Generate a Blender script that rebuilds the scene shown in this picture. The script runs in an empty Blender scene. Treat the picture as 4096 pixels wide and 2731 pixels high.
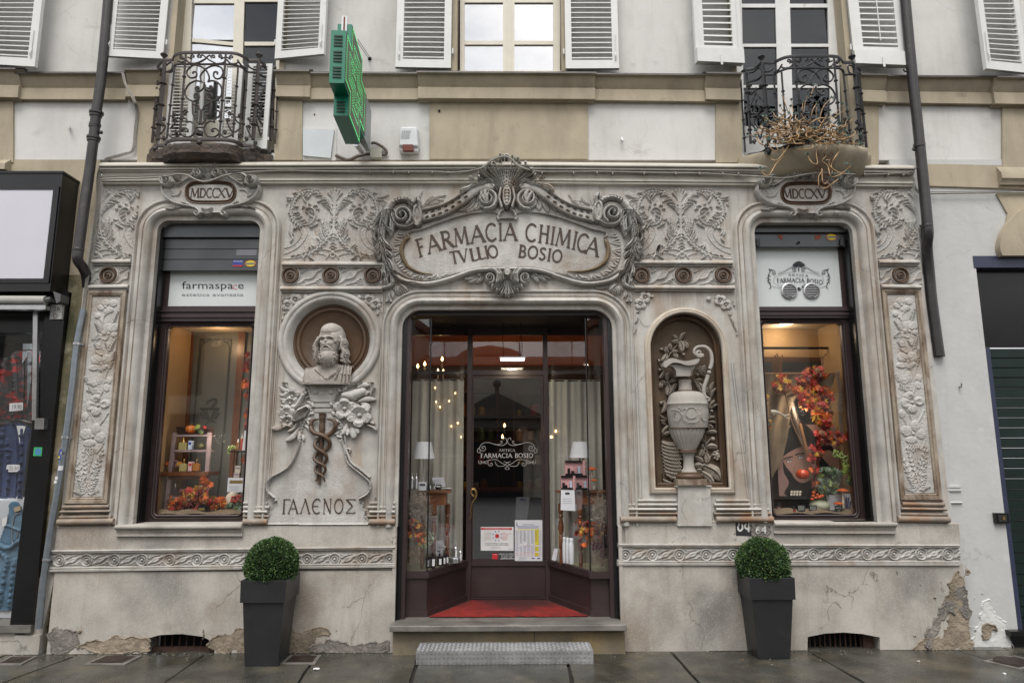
import bpy,math,random
import numpy as np
from mathutils import Vector,Matrix,geometry
PI=math.pi;R=math.radians
rnd=random.Random(7)
SC=bpy.context.scene;COL=SC.collection
CAMD,CAMH,PITCH,YAW,ROLL,FPX=6.2,1.65,9.3,-0.4,-0.15,2730.67
CAMROT=Matrix.Rotation(R(YAW),3,'Z')@Matrix.Rotation(R(90+PITCH),3,'X')@Matrix.Rotation(R(ROLL),3,'Z')
CAMPOS=Vector((0,-CAMD,CAMH))
cd=bpy.data.cameras.new('camera');cam=bpy.data.objects.new('camera',cd);COL.objects.link(cam)
cam.matrix_world=Matrix.Translation(CAMPOS)@CAMROT.to_4x4()
cd.sensor_width=36;cd.lens=24;cd.clip_start=0.05;cd.clip_end=500
SC.camera=cam
def ray(x,y):return CAMROT@Vector(((x-2048)/FPX,(1365.5-y)/FPX,-1.0))
def P(x,y,Y=0.0):
 d=ray(x,y);t=(Y+CAMD)/d.y
 return CAMPOS+d*t
def PZ(x,y,Z=0.0):
 d=ray(x,y);t=(Z-CAMH)/d.z
 return CAMPOS+d*t
def W(x,y,Y=0.0):
 p=P(x,y,Y);return(p.x,p.z)
def zc(ox,oy,k,Y=0.0):
 return lambda x,y:W(ox+x/k,oy+y/k,Y)
def tag(o,label=None,cat=None,group=None,kind=None):
 if label:o['label']=label
 if cat:o['category']=cat
 if group:o['group']=group
 if kind:o['kind']=kind
 return o
def thing(name,label,cat,loc=(0,0,0),group=None,kind=None):
 o=bpy.data.objects.new(name,None);COL.objects.link(o);o.location=loc
 o.empty_display_size=0.05
 return tag(o,label,cat,group,kind)
def kids(o):return[c for c in COL.objects if c.parent==o]
def copy_tree(o,parent=None):
 ch=kids(o)
 c=o.copy();COL.objects.link(c);c.parent=parent
 for k in ch:copy_tree(k,c)
 return c
def dup(root,loc,rz=0.0,label=None,sc=None):
 c=copy_tree(root);c.location=loc;c.rotation_euler=(0,0,rz)
 if sc:c.scale=(sc,sc,sc)if not isinstance(sc,tuple)else sc
 if label:c['label']=label
 return c
def attach(o,parent):
 if parent is not None:
  o.parent=parent
  p=parent;off=Vector((0,0,0))
  while p is not None:
   off+=p.location+p.matrix_parent_inverse.translation;p=p.parent
  o.matrix_parent_inverse=Matrix.Translation(-off)
 return o
def cr(pts,n=6,closed=False):
 pts=[tuple(p)for p in pts]
 if len(pts)<3 and not closed:return pts
 m=len(pts);out=[]
 rng=range(m)if closed else range(m-1)
 for i in rng:
  p0=pts[(i-1)%m]if closed or i>0 else pts[0]
  p1=pts[i];p2=pts[(i+1)%m]
  p3=pts[(i+2)%m]if closed or i+2<m else pts[-1]
  for j in range(n):
   t=j/n
   out.append(tuple(0.5*((2*b)+(-a+c)*t+(2*a-5*b+4*c-d)*t*t+(-a+3*b-3*c+d)*t**3)for a,b,c,d in zip(p0,p1,p2,p3)))
 if not closed:out.append(pts[-1])
 return out
def spiral(cx,cy,r0,r1,a0,turns,n=None):
 n=n or max(8,int(abs(turns)*14));out=[]
 for i in range(n+1):
  t=i/n;a=R(a0)+turns*2*PI*t;r=r0+(r1-r0)*t
  out.append((cx+r*math.cos(a),cy+r*math.sin(a)))
 return out
class MB:
 def __init__(s):s.v=[];s.f=[]
 def add(s,vs,fs):
  b=len(s.v);s.v.extend([tuple(v)for v in vs]);s.f.extend([tuple(i+b for i in f)for f in fs]);return s
 def box(s,x0,x1,y0,y1,z0,z1):
  vs=[(x,y,z)for z in(z0,z1)for y in(y0,y1)for x in(x0,x1)]
  return s.add(vs,[(0,2,3,1),(4,5,7,6),(0,1,5,4),(2,6,7,3),(0,4,6,2),(1,3,7,5)])
 def hexa(s,a,b):
  return s.add(list(a)+list(b),[(0,1,2,3),(7,6,5,4),(0,4,5,1),(1,5,6,2),(2,6,7,3),(3,7,4,0)])
 def pbox(s,x0,y0,x1,y1,Yf,Yb):
  a=[P(x0,y0,Yf),P(x1,y0,Yf),P(x1,y1,Yf),P(x0,y1,Yf)]
  return s.hexa(a,[Vector((p.x,Yb,p.z))for p in a])
 def pquad(s,pts,Yf,Yb):
  a=[P(x,y,Yf)for x,y in pts]
  return s.hexa(a,[Vector((p.x,Yb,p.z))for p in a])
 def poly(s,pts,Y,Yb=None,holes=()):
  loops=[[Vector((x,z,0))for x,z in pts]]+[[Vector((x,z,0))for x,z in h]for h in holes]
  tris=geometry.tessellate_polygon(loops)
  flat=[p for l in loops for p in l]
  b=len(s.v);s.v.extend([(p.x,Y,p.y)for p in flat]);s.f.extend([tuple(b+i for i in t)for t in tris])
  if Yb is not None:
   for l in loops:
    b=len(s.v);n=len(l)
    s.v.extend([(p.x,Y,p.y)for p in l]+[(p.x,Yb,p.y)for p in l])
    s.f.extend([(b+i,b+(i+1)%n,b+n+(i+1)%n,b+n+i)for i in range(n)])
  return s
 def tube(s,pts,r,n=6,caps=True,flat=1.0):
  pts=[Vector(p)for p in pts];m=len(pts)
  if m<2:return s
  rr=r if isinstance(r,(list,tuple))else[r]*m
  up=None;b=len(s.v)
  for i,p in enumerate(pts):
   t=(pts[min(i+1,m-1)]-pts[max(i-1,0)])
   if t.length<1e-9:t=Vector((0,0,1))
   t.normalize()
   if up is None:
    up=Vector((0,-1,0))if abs(t.y)<.9 else Vector((1,0,0))
   up=(up-t*up.dot(t));
   if up.length<1e-6:up=t.orthogonal()
   up.normalize();sd=t.cross(up)
   for j in range(n):
    a=2*PI*j/n
    s.v.append(tuple(p+up*(math.cos(a)*rr[i]*flat)+sd*(math.sin(a)*rr[i])))
  for i in range(m-1):
   for j in range(n):
    s.f.append((b+i*n+j,b+i*n+(j+1)%n,b+(i+1)*n+(j+1)%n,b+(i+1)*n+j))
  if caps:
   s.f.append(tuple(b+j for j in range(n))[::-1]);s.f.append(tuple(b+(m-1)*n+j for j in range(n)))
  return s
 def lathe(s,prof,c=(0,0,0),n=24,a0=0,a1=360,sy=1.0):
  full=abs(a1-a0)>=360;k=n if full else n+1;b=len(s.v)
  for r,z in prof:
   for j in range(k):
    a=R(a0+(a1-a0)*j/n);s.v.append((c[0]+r*math.cos(a),c[1]+r*math.sin(a)*sy,c[2]+z))
  for i in range(len(prof)-1):
   for j in range(n):
    j2=(j+1)%k if full else j+1
    s.f.append((b+i*k+j,b+i*k+j2,b+(i+1)*k+j2,b+(i+1)*k+j))
  return s
 def ring(s,cx,cz,prof,n=64,a0=0,a1=360,sx=1.0,sz=1.0):
  full=abs(a1-a0)>=360;k=n if full else n+1;b=len(s.v)
  for r,Y in prof:
   for j in range(k):
    a=R(a0+(a1-a0)*j/n);s.v.append((cx+r*math.cos(a)*sx,Y,cz+r*math.sin(a)*sz))
  for i in range(len(prof)-1):
   for j in range(n):
    j2=(j+1)%k if full else j+1
    s.f.append((b+i*k+j,b+(i+1)*k+j,b+(i+1)*k+j2,b+i*k+j2))
  return s
 def sphere(s,c,r,n=12,m=8,sc=(1,1,1)):
  prof=[(r*math.sin(PI*i/m)*1.0,-r*math.cos(PI*i/m))for i in range(m+1)]
  b=len(s.v);s.lathe(prof,(0,0,0),n)
  for i in range(b,len(s.v)):
   x,y,z=s.v[i];s.v[i]=(c[0]+x*sc[0],c[1]+y*sc[1],c[2]+z*sc[2])
  return s
 def sweep(s,path,prof,closed=False):
  m=len(path);k=len(prof);b=len(s.v);nr=[]
  for i in range(m):
   pa=path[(i-1)%m]if closed or i>0 else path[0]
   pb=path[(i+1)%m]if closed or i<m-1 else path[-1]
   pc=path[i]
   d1=Vector((pc[0]-pa[0],pc[1]-pa[1]));d2=Vector((pb[0]-pc[0],pb[1]-pc[1]))
   if d1.length<1e-7:d1=d2.copy()
   if d2.length<1e-7:d2=d1.copy()
   d1.normalize();d2.normalize()
   n1=Vector((-d1.y,d1.x));n2=Vector((-d2.y,d2.x));nn=n1+n2;nn.normalize()
   c=max(.35,nn.dot(n1));nr.append(nn/c)
  for i in range(m):
   for o,Y in prof:s.v.append((path[i][0]+nr[i].x*o,Y,path[i][1]+nr[i].y*o))
  for i in range(m if closed else m-1):
   i2=(i+1)%m
   for j in range(k-1):
    s.f.append((b+i*k+j,b+i*k+j+1,b+i2*k+j+1,b+i2*k+j))
  if not closed:
   s.f.append(tuple(b+j for j in range(k)));s.f.append(tuple(b+(m-1)*k+j for j in range(k))[::-1])
  return s
 def hband(s,x0,x1,rows,Yb=0.05,slant=True):
  b=len(s.v);k=len(rows)
  for yl,yr,Y in rows:
   s.v.append(tuple(P(x0,yl,Y)));s.v.append(tuple(P(x1,yr,Y)))
  for i in range(k-1):s.f.append((b+2*i,b+2*i+2,b+2*i+3,b+2*i+1))
  L=[s.v[b+2*i]for i in range(k)];Rr=[s.v[b+2*i+1]for i in range(k)]
  xl=sum(p[0]for p in L)/k;xr=sum(p[0]for p in Rr)/k
  for i in range(k):
   s.v[b+2*i]=(xl,L[i][1],L[i][2]);s.v[b+2*i+1]=(xr,Rr[i][1],Rr[i][2])
  s.v.extend([(xl,Yb,L[0][2]),(xl,Yb,L[-1][2]),(xr,Yb,Rr[0][2]),(xr,Yb,Rr[-1][2])]);e=b+2*k
  s.f.append(tuple([b+2*i for i in range(k)]+[e+1,e])[::-1]);s.f.append(tuple([b+2*i+1 for i in range(k)]+[e+3,e+2]))
  s.f.append((e,b,b+1,e+2));s.f.append((b+2*k-2,e+1,e+3,b+2*k-1))
  return s
 def build(s,name,m,parent=None,smooth=35,kind=None):
  me=bpy.data.meshes.new(name);me.from_pydata(s.v,[],s.f);me.materials.append(m)
  if smooth:
   me.shade_smooth()
   try:me.set_sharp_from_angle(angle=R(smooth))
   except Exception:pass
  me.update()
  o=bpy.data.objects.new(name,me);COL.objects.link(o);attach(o,parent)
  if kind:o['kind']=kind
  return o
def join_parts(name,mbs,mats,parent=None,smooth=35):
 me=bpy.data.meshes.new(name);v=[];f=[];mi=[]
 for k,mb in enumerate(mbs):
  b=len(v);v+=mb.v;f+=[tuple(i+b for i in q)for q in mb.f];mi+=[k]*len(mb.f)
 me.from_pydata(v,[],f)
 for m in mats:me.materials.append(m)
 me.polygons.foreach_set('material_index',mi)
 me.shade_smooth();me.set_sharp_from_angle(angle=R(smooth));me.update()
 o=bpy.data.objects.new(name,me);COL.objects.link(o);attach(o,parent);return o
class Relief:
 def __init__(s,x0,x1,z0,z1,res=.004):
  s.nx=int((x1-x0)/res)+1;s.nz=int((z1-z0)/res)+1
  s.xs=np.linspace(x0,x1,s.nx);s.zs=np.linspace(z0,z1,s.nz);s.res=res
  s.X,s.Z=np.meshgrid(s.xs,s.zs);s.H=np.zeros((s.nz,s.nx))
 def win(s,xa,xb,za,zb):
  i0,i1=np.searchsorted(s.xs,xa),np.searchsorted(s.xs,xb)
  j0,j1=np.searchsorted(s.zs,za),np.searchsorted(s.zs,zb)
  return slice(j0,j1),slice(i0,i1)
 def stroke(s,pts,r,h,mode='max',prof=.5,base=0.0,smooth=0):
  if smooth:pts=cr(pts,smooth)
  n=len(pts)
  if np.ndim(r):r=list(np.interp(np.linspace(0,1,n),np.linspace(0,1,len(r)),r))
  else:r=[r]*n
  if np.ndim(h):h=list(np.interp(np.linspace(0,1,n),np.linspace(0,1,len(h)),h))
  else:h=[h]*n
  for i in range(n-1):
   (xa,za),(xb,zb)=pts[i],pts[i+1];rm=max(r[i],r[i+1])+s.res
   w=s.win(min(xa,xb)-rm,max(xa,xb)+rm,min(za,zb)-rm,max(za,zb)+rm)
   X=s.X[w];Z=s.Z[w]
   if X.size==0:continue
   dx,dz=xb-xa,zb-za;L=dx*dx+dz*dz+1e-12
   t=np.clip(((X-xa)*dx+(Z-za)*dz)/L,0,1)
   d=np.hypot(X-xa-t*dx,Z-za-t*dz);rr=np.maximum(r[i]+(r[i+1]-r[i])*t,1e-4)
   q=1-(d/rr)**2;ins=q>0
   val=np.where(ins,base+(h[i]+(h[i+1]-h[i])*t)*np.maximum(q,0)**prof,0)
   if mode=='max':s.H[w]=np.maximum(s.H[w],val)
   elif mode=='cut':s.H[w]=np.where(ins,s.H[w]-val,s.H[w])
   elif mode=='add':s.H[w]=s.H[w]+val
   elif mode=='put':s.H[w]=np.where(ins,val,s.H[w])
  return s
 def ell(s,c,rx,rz,h,rot=0,base=0.0,mode='max',prof=.5):
  m=max(rx,rz);w=s.win(c[0]-m,c[0]+m,c[1]-m,c[1]+m)
  X=s.X[w]-c[0];Z=s.Z[w]-c[1]
  if X.size==0:return s
  ca,sa=math.cos(R(rot)),math.sin(R(rot))
  q=1-((X*ca+Z*sa)/rx)**2-((-X*sa+Z*ca)/rz)**2;ins=q>0
  val=np.where(ins,base+h*np.maximum(q,0)**prof,0)
  if mode=='max':s.H[w]=np.maximum(s.H[w],val)
  elif mode=='cut':s.H[w]-=val
  elif mode=='add':s.H[w]+=val
  elif mode=='put':s.H[w]=np.where(ins,val,s.H[w])
  return s
 def inside(s,poly):
  X,Z=s.X,s.Z;ins=np.zeros(X.shape,bool);n=len(poly)
  for i in range(n):
   x1,z1=poly[i];x2,z2=poly[(i+1)%n]
   if z1==z2:continue
   c=((z1>Z)!=(z2>Z))&(X<(x2-x1)*(Z-z1)/(z2-z1)+x1);ins^=c
  return ins
 def poly(s,poly,h,mode='max'):
  ins=s.inside(poly)
  if mode=='max':s.H=np.where(ins,np.maximum(s.H,h),s.H)
  else:s.H=np.where(ins,h,s.H)
  return s
 def leaf(s,base,tip,w,h,bend=0.0,ribs=0,b0=0.0):
  bx,bz=base;tx,tz=tip;dx,dz=tx-bx,tz-bz;L=math.hypot(dx,dz)+1e-9
  nx,nz=-dz/L,dx/L;mx,mz=bx+dx*.55+nx*bend*L,bz+dz*.55+nz*bend*L
  pts=cr([base,(mx,mz),tip],5)
  s.stroke(pts,[w*.35,w*.8,w,w*.75,w*.15],[h*.5,h*.8,h,h,h*.7],base=b0)
  if ribs:
   s.stroke(pts,[w*.12,w*.14,w*.03],[h*.4,h*.45,h*.2],mode='cut')
  return s
 def flower(s,c,r,h,n=4,a0=45,squash=1.0,deep=.5):
  for k in range(n):
   a=R(a0+360*k/n+rnd.uniform(-8,8));d=r*.52
   pc=(c[0]+d*math.cos(a),c[1]+d*math.sin(a)*squash)
   s.ell(pc,r*.56,r*.5,h*rnd.uniform(.75,1),rot=math.degrees(a)+90,prof=.38)
   for q in(-.3,.0,.3):
    s.stroke([c,(c[0]+r*.9*math.cos(a+q),c[1]+r*.9*math.sin(a+q)*squash)],[r*.05,r*.04],[h*.14,h*.04],mode='cut')
  s.ell(c,r*.42,r*.42*squash,h*deep,mode='cut',prof=.8)
  s.ell(c,r*.17,r*.17,h*.55,base=h*(1-deep)*.55,mode='max')
  return s
 def rough(s,a=.0012,k=3):
  n=np.random.default_rng(3).normal(0,1,s.H.shape)
  for _ in range(k):
   n=(n+np.roll(n,1,0)+np.roll(n,-1,0)+np.roll(n,1,1)+np.roll(n,-1,1))/5
  s.N=n/(n.std()+1e-9)*a;return s
 def mesh(s,name,m,Yb,parent=None,mask=None,sharp=.9,sink=.012,smooth=True,kind=None):
  nz,nx=s.H.shape
  H=s.H.copy();B=H
  for _ in range(10):B=(B+np.roll(B,1,0)+np.roll(B,-1,0)+np.roll(B,1,1)+np.roll(B,-1,1))/5
  if sharp:H=np.maximum(H+sharp*(H-B),np.minimum(H,.0005))+getattr(s,'N',0)
  if mask is not None:
   mk=mask if not isinstance(mask,float)else(s.H>mask)
   H=np.where(mk,H,-sink)
  co=np.empty((nz*nx,3));co[:,0]=s.X.ravel();co[:,1]=(Yb-H).ravel();co[:,2]=s.Z.ravel()
  idx=np.arange(nz*nx).reshape(nz,nx)
  q=np.stack([idx[:-1,:-1],idx[:-1,1:],idx[1:,1:],idx[1:,:-1]],-1).reshape(-1,4)
  if mask is not None:
   keep=(mk[:-1,:-1]|mk[:-1,1:]|mk[1:,1:]|mk[1:,:-1]).ravel();q=q[keep]
  used=np.zeros(nz*nx,bool);used[q.ravel()]=True
  remap=np.cumsum(used)-1;co=co[used];q=remap[q]
  me=bpy.data.meshes.new(name);me.vertices.add(len(co));me.vertices.foreach_set('co',co.ravel())
  me.loops.add(q.size);me.loops.foreach_set('vertex_index',q.ravel().astype(np.int32))
  me.polygons.add(len(q));me.polygons.foreach_set('loop_start',(np.arange(len(q))*4).astype(np.int32))
  me.update(calc_edges=True);me.validate()
  if smooth:me.shade_smooth()
  me.materials.append(m)
  o=bpy.data.objects.new(name,me);COL.objects.link(o);attach(o,parent)
  if kind:o['kind']=kind
  return o
def nd(nt,t,**kw):
 n=nt.nodes.new(t)
 for k,v in kw.items():
  if k=='inp':
   for a,b in v.items():n.inputs[a].default_value=b
  else:setattr(n,k,v)
 return n
def ramp(nt,src,p0,p1,c0=(0,0,0,1),c1=(1,1,1,1)):
 r=nt.nodes.new('ShaderNodeValToRGB');r.color_ramp.elements[0].position=p0;r.color_ramp.elements[1].position=p1
 r.color_ramp.elements[0].color=c0;r.color_ramp.elements[1].color=c1
 nt.links.new(src,r.inputs[0]);return r.outputs[0]
def mixc(nt,fac,a,b,mode='MIX',f=1.0):
 m=nt.nodes.new('ShaderNodeMix');m.data_type='RGBA';m.blend_type=mode
 if isinstance(fac,(int,float)):m.inputs[0].default_value=fac
 else:
  if f!=1.0:
   q=nd(nt,'ShaderNodeMath',operation='MULTIPLY');q.inputs[1].default_value=f
   nt.links.new(fac,q.inputs[0]);fac=q.outputs[0]
  nt.links.new(fac,m.inputs[0])
 for i,c in((6,a),(7,b)):
  if isinstance(c,tuple):m.inputs[i].default_value=(*c[:3],1)
  else:nt.links.new(c,m.inputs[i])
 return m.outputs[2]
def noise(nt,co,scale,detail=4,rough=.55,stretch=None):
 if stretch:
  mp=nd(nt,'ShaderNodeMapping');mp.inputs['Scale'].default_value=stretch;nt.links.new(co,mp.inputs[0]);co=mp.outputs[0]
 n=nd(nt,'ShaderNodeTexNoise',inp={'Scale':scale,'Detail':detail,'Roughness':rough});nt.links.new(co,n.inputs['Vector'])
 return n.outputs['Fac']
def M(name,col,rough=.6,metal=0.0,var=.12,vs=6,bump=0.0,bs=60,tints=(),streak=0.0,streakc=None,speck=0.0,specs=260,spec=.5,emit=None,cracks=0.0,roughvar=0.0,bdist=.004):
 m=bpy.data.materials.new(name);m.use_nodes=True;nt=m.node_tree;b=nt.nodes['Principled BSDF']
 col=tuple(x*.8 for x in col);tints=[(tuple(x*.8 for x in q[0]),*q[1:])for q in tints];streakc=tuple(x*.8 for x in streakc)if streakc else None
 co=nd(nt,'ShaderNodeTexCoord').outputs['Object']
 c=tuple(col)
 n1=noise(nt,co,vs,5)
 f=ramp(nt,n1,.3,.7)
 c=mixc(nt,f,tuple(x*(1-var)for x in col),tuple(min(1,x*(1+var))for x in col))
 for k,(tc,sc,p0,p1,amt,st)in enumerate(tints):
  nn=noise(nt,co,sc,7,.6,st);c=mixc(nt,ramp(nt,nn,p0,p1),c,tc,f=amt)
 if streak:
  nn=noise(nt,co,1.0,6,.65,(9,9,.9));c=mixc(nt,ramp(nt,nn,.52,.72),c,streakc or tuple(x*.5 for x in col),f=streak)
 if speck:
  nn=noise(nt,co,specs,2,.5);c=mixc(nt,ramp(nt,nn,.56,.68),c,tuple(x*.35 for x in col),f=speck)
  nn=noise(nt,co,specs*.7,2,.5);c=mixc(nt,ramp(nt,nn,.58,.7),c,tuple(min(1,x*1.5)for x in col),f=speck*.8)
 if cracks:
  v=nd(nt,'ShaderNodeTexVoronoi',feature='DISTANCE_TO_EDGE',inp={'Scale':1.35})
  w=nd(nt,'ShaderNodeTexNoise',inp={'Scale':3.0,'Detail':6.0});nt.links.new(co,w.inputs['Vector'])
  ad=mixc(nt,.3,co,w.outputs['Color']);nt.links.new(ad,v.inputs['Vector'])
  cf=ramp(nt,v.outputs['Distance'],.0,.0045,(1,1,1,1),(0,0,0,1))
  gate=ramp(nt,noise(nt,co,2.2,5),.5,.58)
  mm=nd(nt,'ShaderNodeMath',operation='MULTIPLY');nt.links.new(cf,mm.inputs[0]);nt.links.new(gate,mm.inputs[1])
  c=mixc(nt,mm.outputs[0],c,tuple(x*.25 for x in col),f=cracks)
 nt.links.new(c,b.inputs['Base Color'])
 b.inputs['Roughness'].default_value=rough;b.inputs['Metallic'].default_value=metal
 b.inputs['Specular IOR Level'].default_value=spec
 if roughvar:
  nn=noise(nt,co,2.2,6,.6)
  rr=nd(nt,'ShaderNodeMapRange',inp={'From Min':.38,'From Max':.62,'To Min':rough-roughvar,'To Max':rough+roughvar*.6})
  nt.links.new(nn,rr.inputs[0]);nt.links.new(rr.outputs[0],b.inputs['Roughness'])
 if bump:
  nn=noise(nt,co,bs,5,.6);bp=nd(nt,'ShaderNodeBump',inp={'Strength':bump,'Distance':bdist})
  nt.links.new(nn,bp.inputs['Height']);nt.links.new(bp.outputs[0],b.inputs['Normal'])
 if emit:
  b.inputs['Emission Color'].default_value=(*emit[0],1);b.inputs['Emission Strength'].default_value=emit[1]
 return m
def glassmat(name,refl=.12,tint=(1,1,1),rough=0.0):
 m=bpy.data.materials.new(name);m.use_nodes=True;nt=m.node_tree;nt.nodes.clear()
 o=nd(nt,'ShaderNodeOutputMaterial');mx=nd(nt,'ShaderNodeMixShader');t=nd(nt,'ShaderNodeBsdfTransparent');g=nd(nt,'ShaderNodeBsdfGlossy')
 t.inputs[0].default_value=(*tint,1);g.inputs['Roughness'].default_value=rough;g.inputs[0].default_value=(.95,.97,1,1)
 lw=nd(nt,'ShaderNodeLayerWeight');pw=nd(nt,'ShaderNodeMath',operation='POWER');pw.inputs[1].default_value=4.5;nt.links.new(lw.outputs['Facing'],pw.inputs[0])
 ad=nd(nt,'ShaderNodeMath',operation='MULTIPLY_ADD',use_clamp=True);ad.inputs[1].default_value=.8;ad.inputs[2].default_value=refl
 nt.links.new(pw.outputs[0],ad.inputs[0]);nt.links.new(ad.outputs[0],mx.inputs[0]);nt.links.new(t.outputs[0],mx.inputs[1]);nt.links.new(g.outputs[0],mx.inputs[2]);nt.links.new(mx.outputs[0],o.inputs[0])
 return m
BR=(.24,.13,.07)
T_ST=[((.34,.22,.125),2.3,.50,.70,.6,(1.8,1.8,.5)),((.16,.145,.13),1.3,.52,.75,.55,None),((.62,.60,.57),3.1,.55,.75,.5,None)]
stone=M('carved_stone',(.54,.52,.48),.85,var=.16,vs=7,bump=.5,bs=140,tints=T_ST,streak=.55,streakc=(.22,.16,.11),speck=.25,cracks=.8)
stone_up=M('pale_carved_stone',(.545,.53,.50),.85,var=.15,vs=9,bump=.55,bs=120,tints=[((.33,.22,.135),3.0,.50,.70,.65,None),((.25,.24,.225),1.6,.48,.68,.6,None),((.70,.69,.66),2.3,.52,.7,.5,None)],streak=.35,streakc=(.22,.17,.12),speck=.15)
stone_base=M('granite_plinth',(.52,.49,.44),.8,var=.18,vs=4,bump=.4,bs=200,speck=.6,specs=200,cracks=.9,tints=[((.27,.2,.14),1.5,.50,.68,.6,None),((.13,.125,.12),.9,.55,.72,.7,None)],streak=.35,streakc=(.2,.15,.11))
stone_rust=M('rust_stained_stone',(.33,.27,.215),.8,var=.2,vs=9,bump=.5,bs=120,tints=[((.3,.14,.06),4,.48,.66,.75,None),((.5,.46,.41),6,.52,.7,.6,None),((.1,.085,.07),3,.56,.7,.7,None)],streak=.4)
corn_m=M('cream_cornice_stone',(.58,.55,.48),.7,var=.1,vs=5,bump=.3,bs=100,tints=[((.25,.21,.16),2.0,.56,.74,.5,(1,1,3))],streak=.25,streakc=(.25,.2,.14))
brownp=M('brown_painted_stone',(.105,.062,.036),.45,var=.3,vs=6,bump=.4,bs=60,tints=[((.045,.03,.022),3,.5,.7,.7,None),((.2,.12,.06),5,.56,.72,.5,None)])
inkm=M('dark_letter_paint',(.055,.03,.018),.6,var=.4,vs=20)
plaster=M('white_plaster',(.70,.69,.665),.9,var=.05,vs=3,bump=.35,bs=35,tints=[((.42,.405,.38),1.2,.48,.70,.6,(1,1,.6)),((.36,.34,.31),3.5,.60,.73,.45,(1,1,1.6))],streak=.3,streakc=(.4,.38,.34),cracks=.25)
plaster_r=M('grey_white_render',(.58,.58,.57),.9,var=.05,vs=4,bump=.35,bs=18,bdist=.008,tints=[((.42,.41,.4),1.2,.54,.74,.5,(1,1,.6)),((.75,.75,.74),5,.58,.7,.4,None)],streak=.1,streakc=(.35,.33,.3),cracks=.3)
beige=M('beige_plaster',(.47,.405,.295),.85,var=.08,vs=3,bump=.35,bs=40,tints=[((.29,.25,.185),1.8,.46,.68,.75,(1.4,1.4,.6)),((.17,.145,.11),5,.62,.74,.5,None)],streak=.3,streakc=(.25,.2,.14),cracks=.3)
moss=M('mossy_plaster',(.22,.185,.115),.9,var=.3,vs=5,bump=.8,bs=30,bdist=.01,tints=[((.07,.075,.03),3,.45,.62,.85,(1.5,1.5,.5)),((.42,.37,.28),4,.55,.65,.7,None)],streak=.6,streakc=(.05,.045,.02))
white_p=M('white_shutter_paint',(.74,.74,.72),.5,var=.05,vs=9,bump=.15,bs=60,tints=[((.42,.38,.32),9,.66,.75,.5,None)])
cream_p=M('cream_window_paint',(.72,.68,.57),.45,var=.05,vs=8)
iron=M('wrought_iron_brown',(.062,.05,.046),.55,.3,var=.3,vs=40,bump=.4,bs=150)
iron_b=M('wrought_iron_black',(.022,.022,.024),.5,.3,var=.3,vs=40,bump=.3,bs=150)
pipe_m=M('dark_pipe_paint',(.05,.044,.045),.38,.3,var=.25,vs=6,tints=[((.12,.1,.09),9,.6,.7,.5,None)])
lead=M('lead_flashing',(.10,.09,.08),.5,.4,var=.25,vs=10)
frame_m=M('brown_painted_metal',(.052,.034,.034),.35,.1,var=.15,vs=4,tints=[((.09,.065,.06),2.5,.55,.75,.5,None)])
shut_m=M('grey_metal_shutter',(.10,.105,.11),.38,.5,var=.12,vs=5)
black_m=M('black_metal',(.012,.012,.013),.25,.2,var=.2,vs=5)
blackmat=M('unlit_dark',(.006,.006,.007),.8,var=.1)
galv=M('galvanised_pipe',(.30,.34,.38),.38,.75,var=.15,vs=14,bump=.1,bs=80)
alu=M('aluminium',(.6,.6,.61),.3,.9,var=.12,vs=10,roughvar=.1)
signw=M('white_sign_board',(.74,.78,.78),.4,var=.02,vs=2)
paper=M('paper',(.78,.78,.82),.6,var=.02)
ink=M('black_print',(.02,.018,.03),.6,var=.1)
inkg=M('grey_print',(.25,.25,.28),.7,var=.1)
inkr=M('red_print',(.6,.03,.04),.5,var=.1)
yel=M('yellow_print',(.8,.68,.03),.6,var=.05)
wood=M('varnished_wood',(.19,.07,.028),.3,var=.35,vs=7,tints=[((.07,.025,.012),6,.5,.7,.6,(8,8,.8))])
wood_g=M('grey_violet_wood',(.36,.27,.27),.6,var=.2,vs=12)
glass=glassmat('shop_glass',.045);glass_door=glassmat('door_glass',.13,(.62,.62,.62))
glass_sky=glassmat('window_glass',.52,(.5,.52,.55))
glass_dk=glassmat('dark_window_glass',.05,(.35,.38,.4))
warm_wall=M('warm_ochre_wall',(.42,.27,.13),.7,var=.1,vs=2)
def _arc(cx,cy,rx,ry,a0,a1,n=14):
 return[(cx+rx*math.cos(R(a0+(a1-a0)*i/n)),cy+ry*math.sin(R(a0+(a1-a0)*i/n)))for i in range(n+1)]
T_,t_=.125,.065
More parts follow.
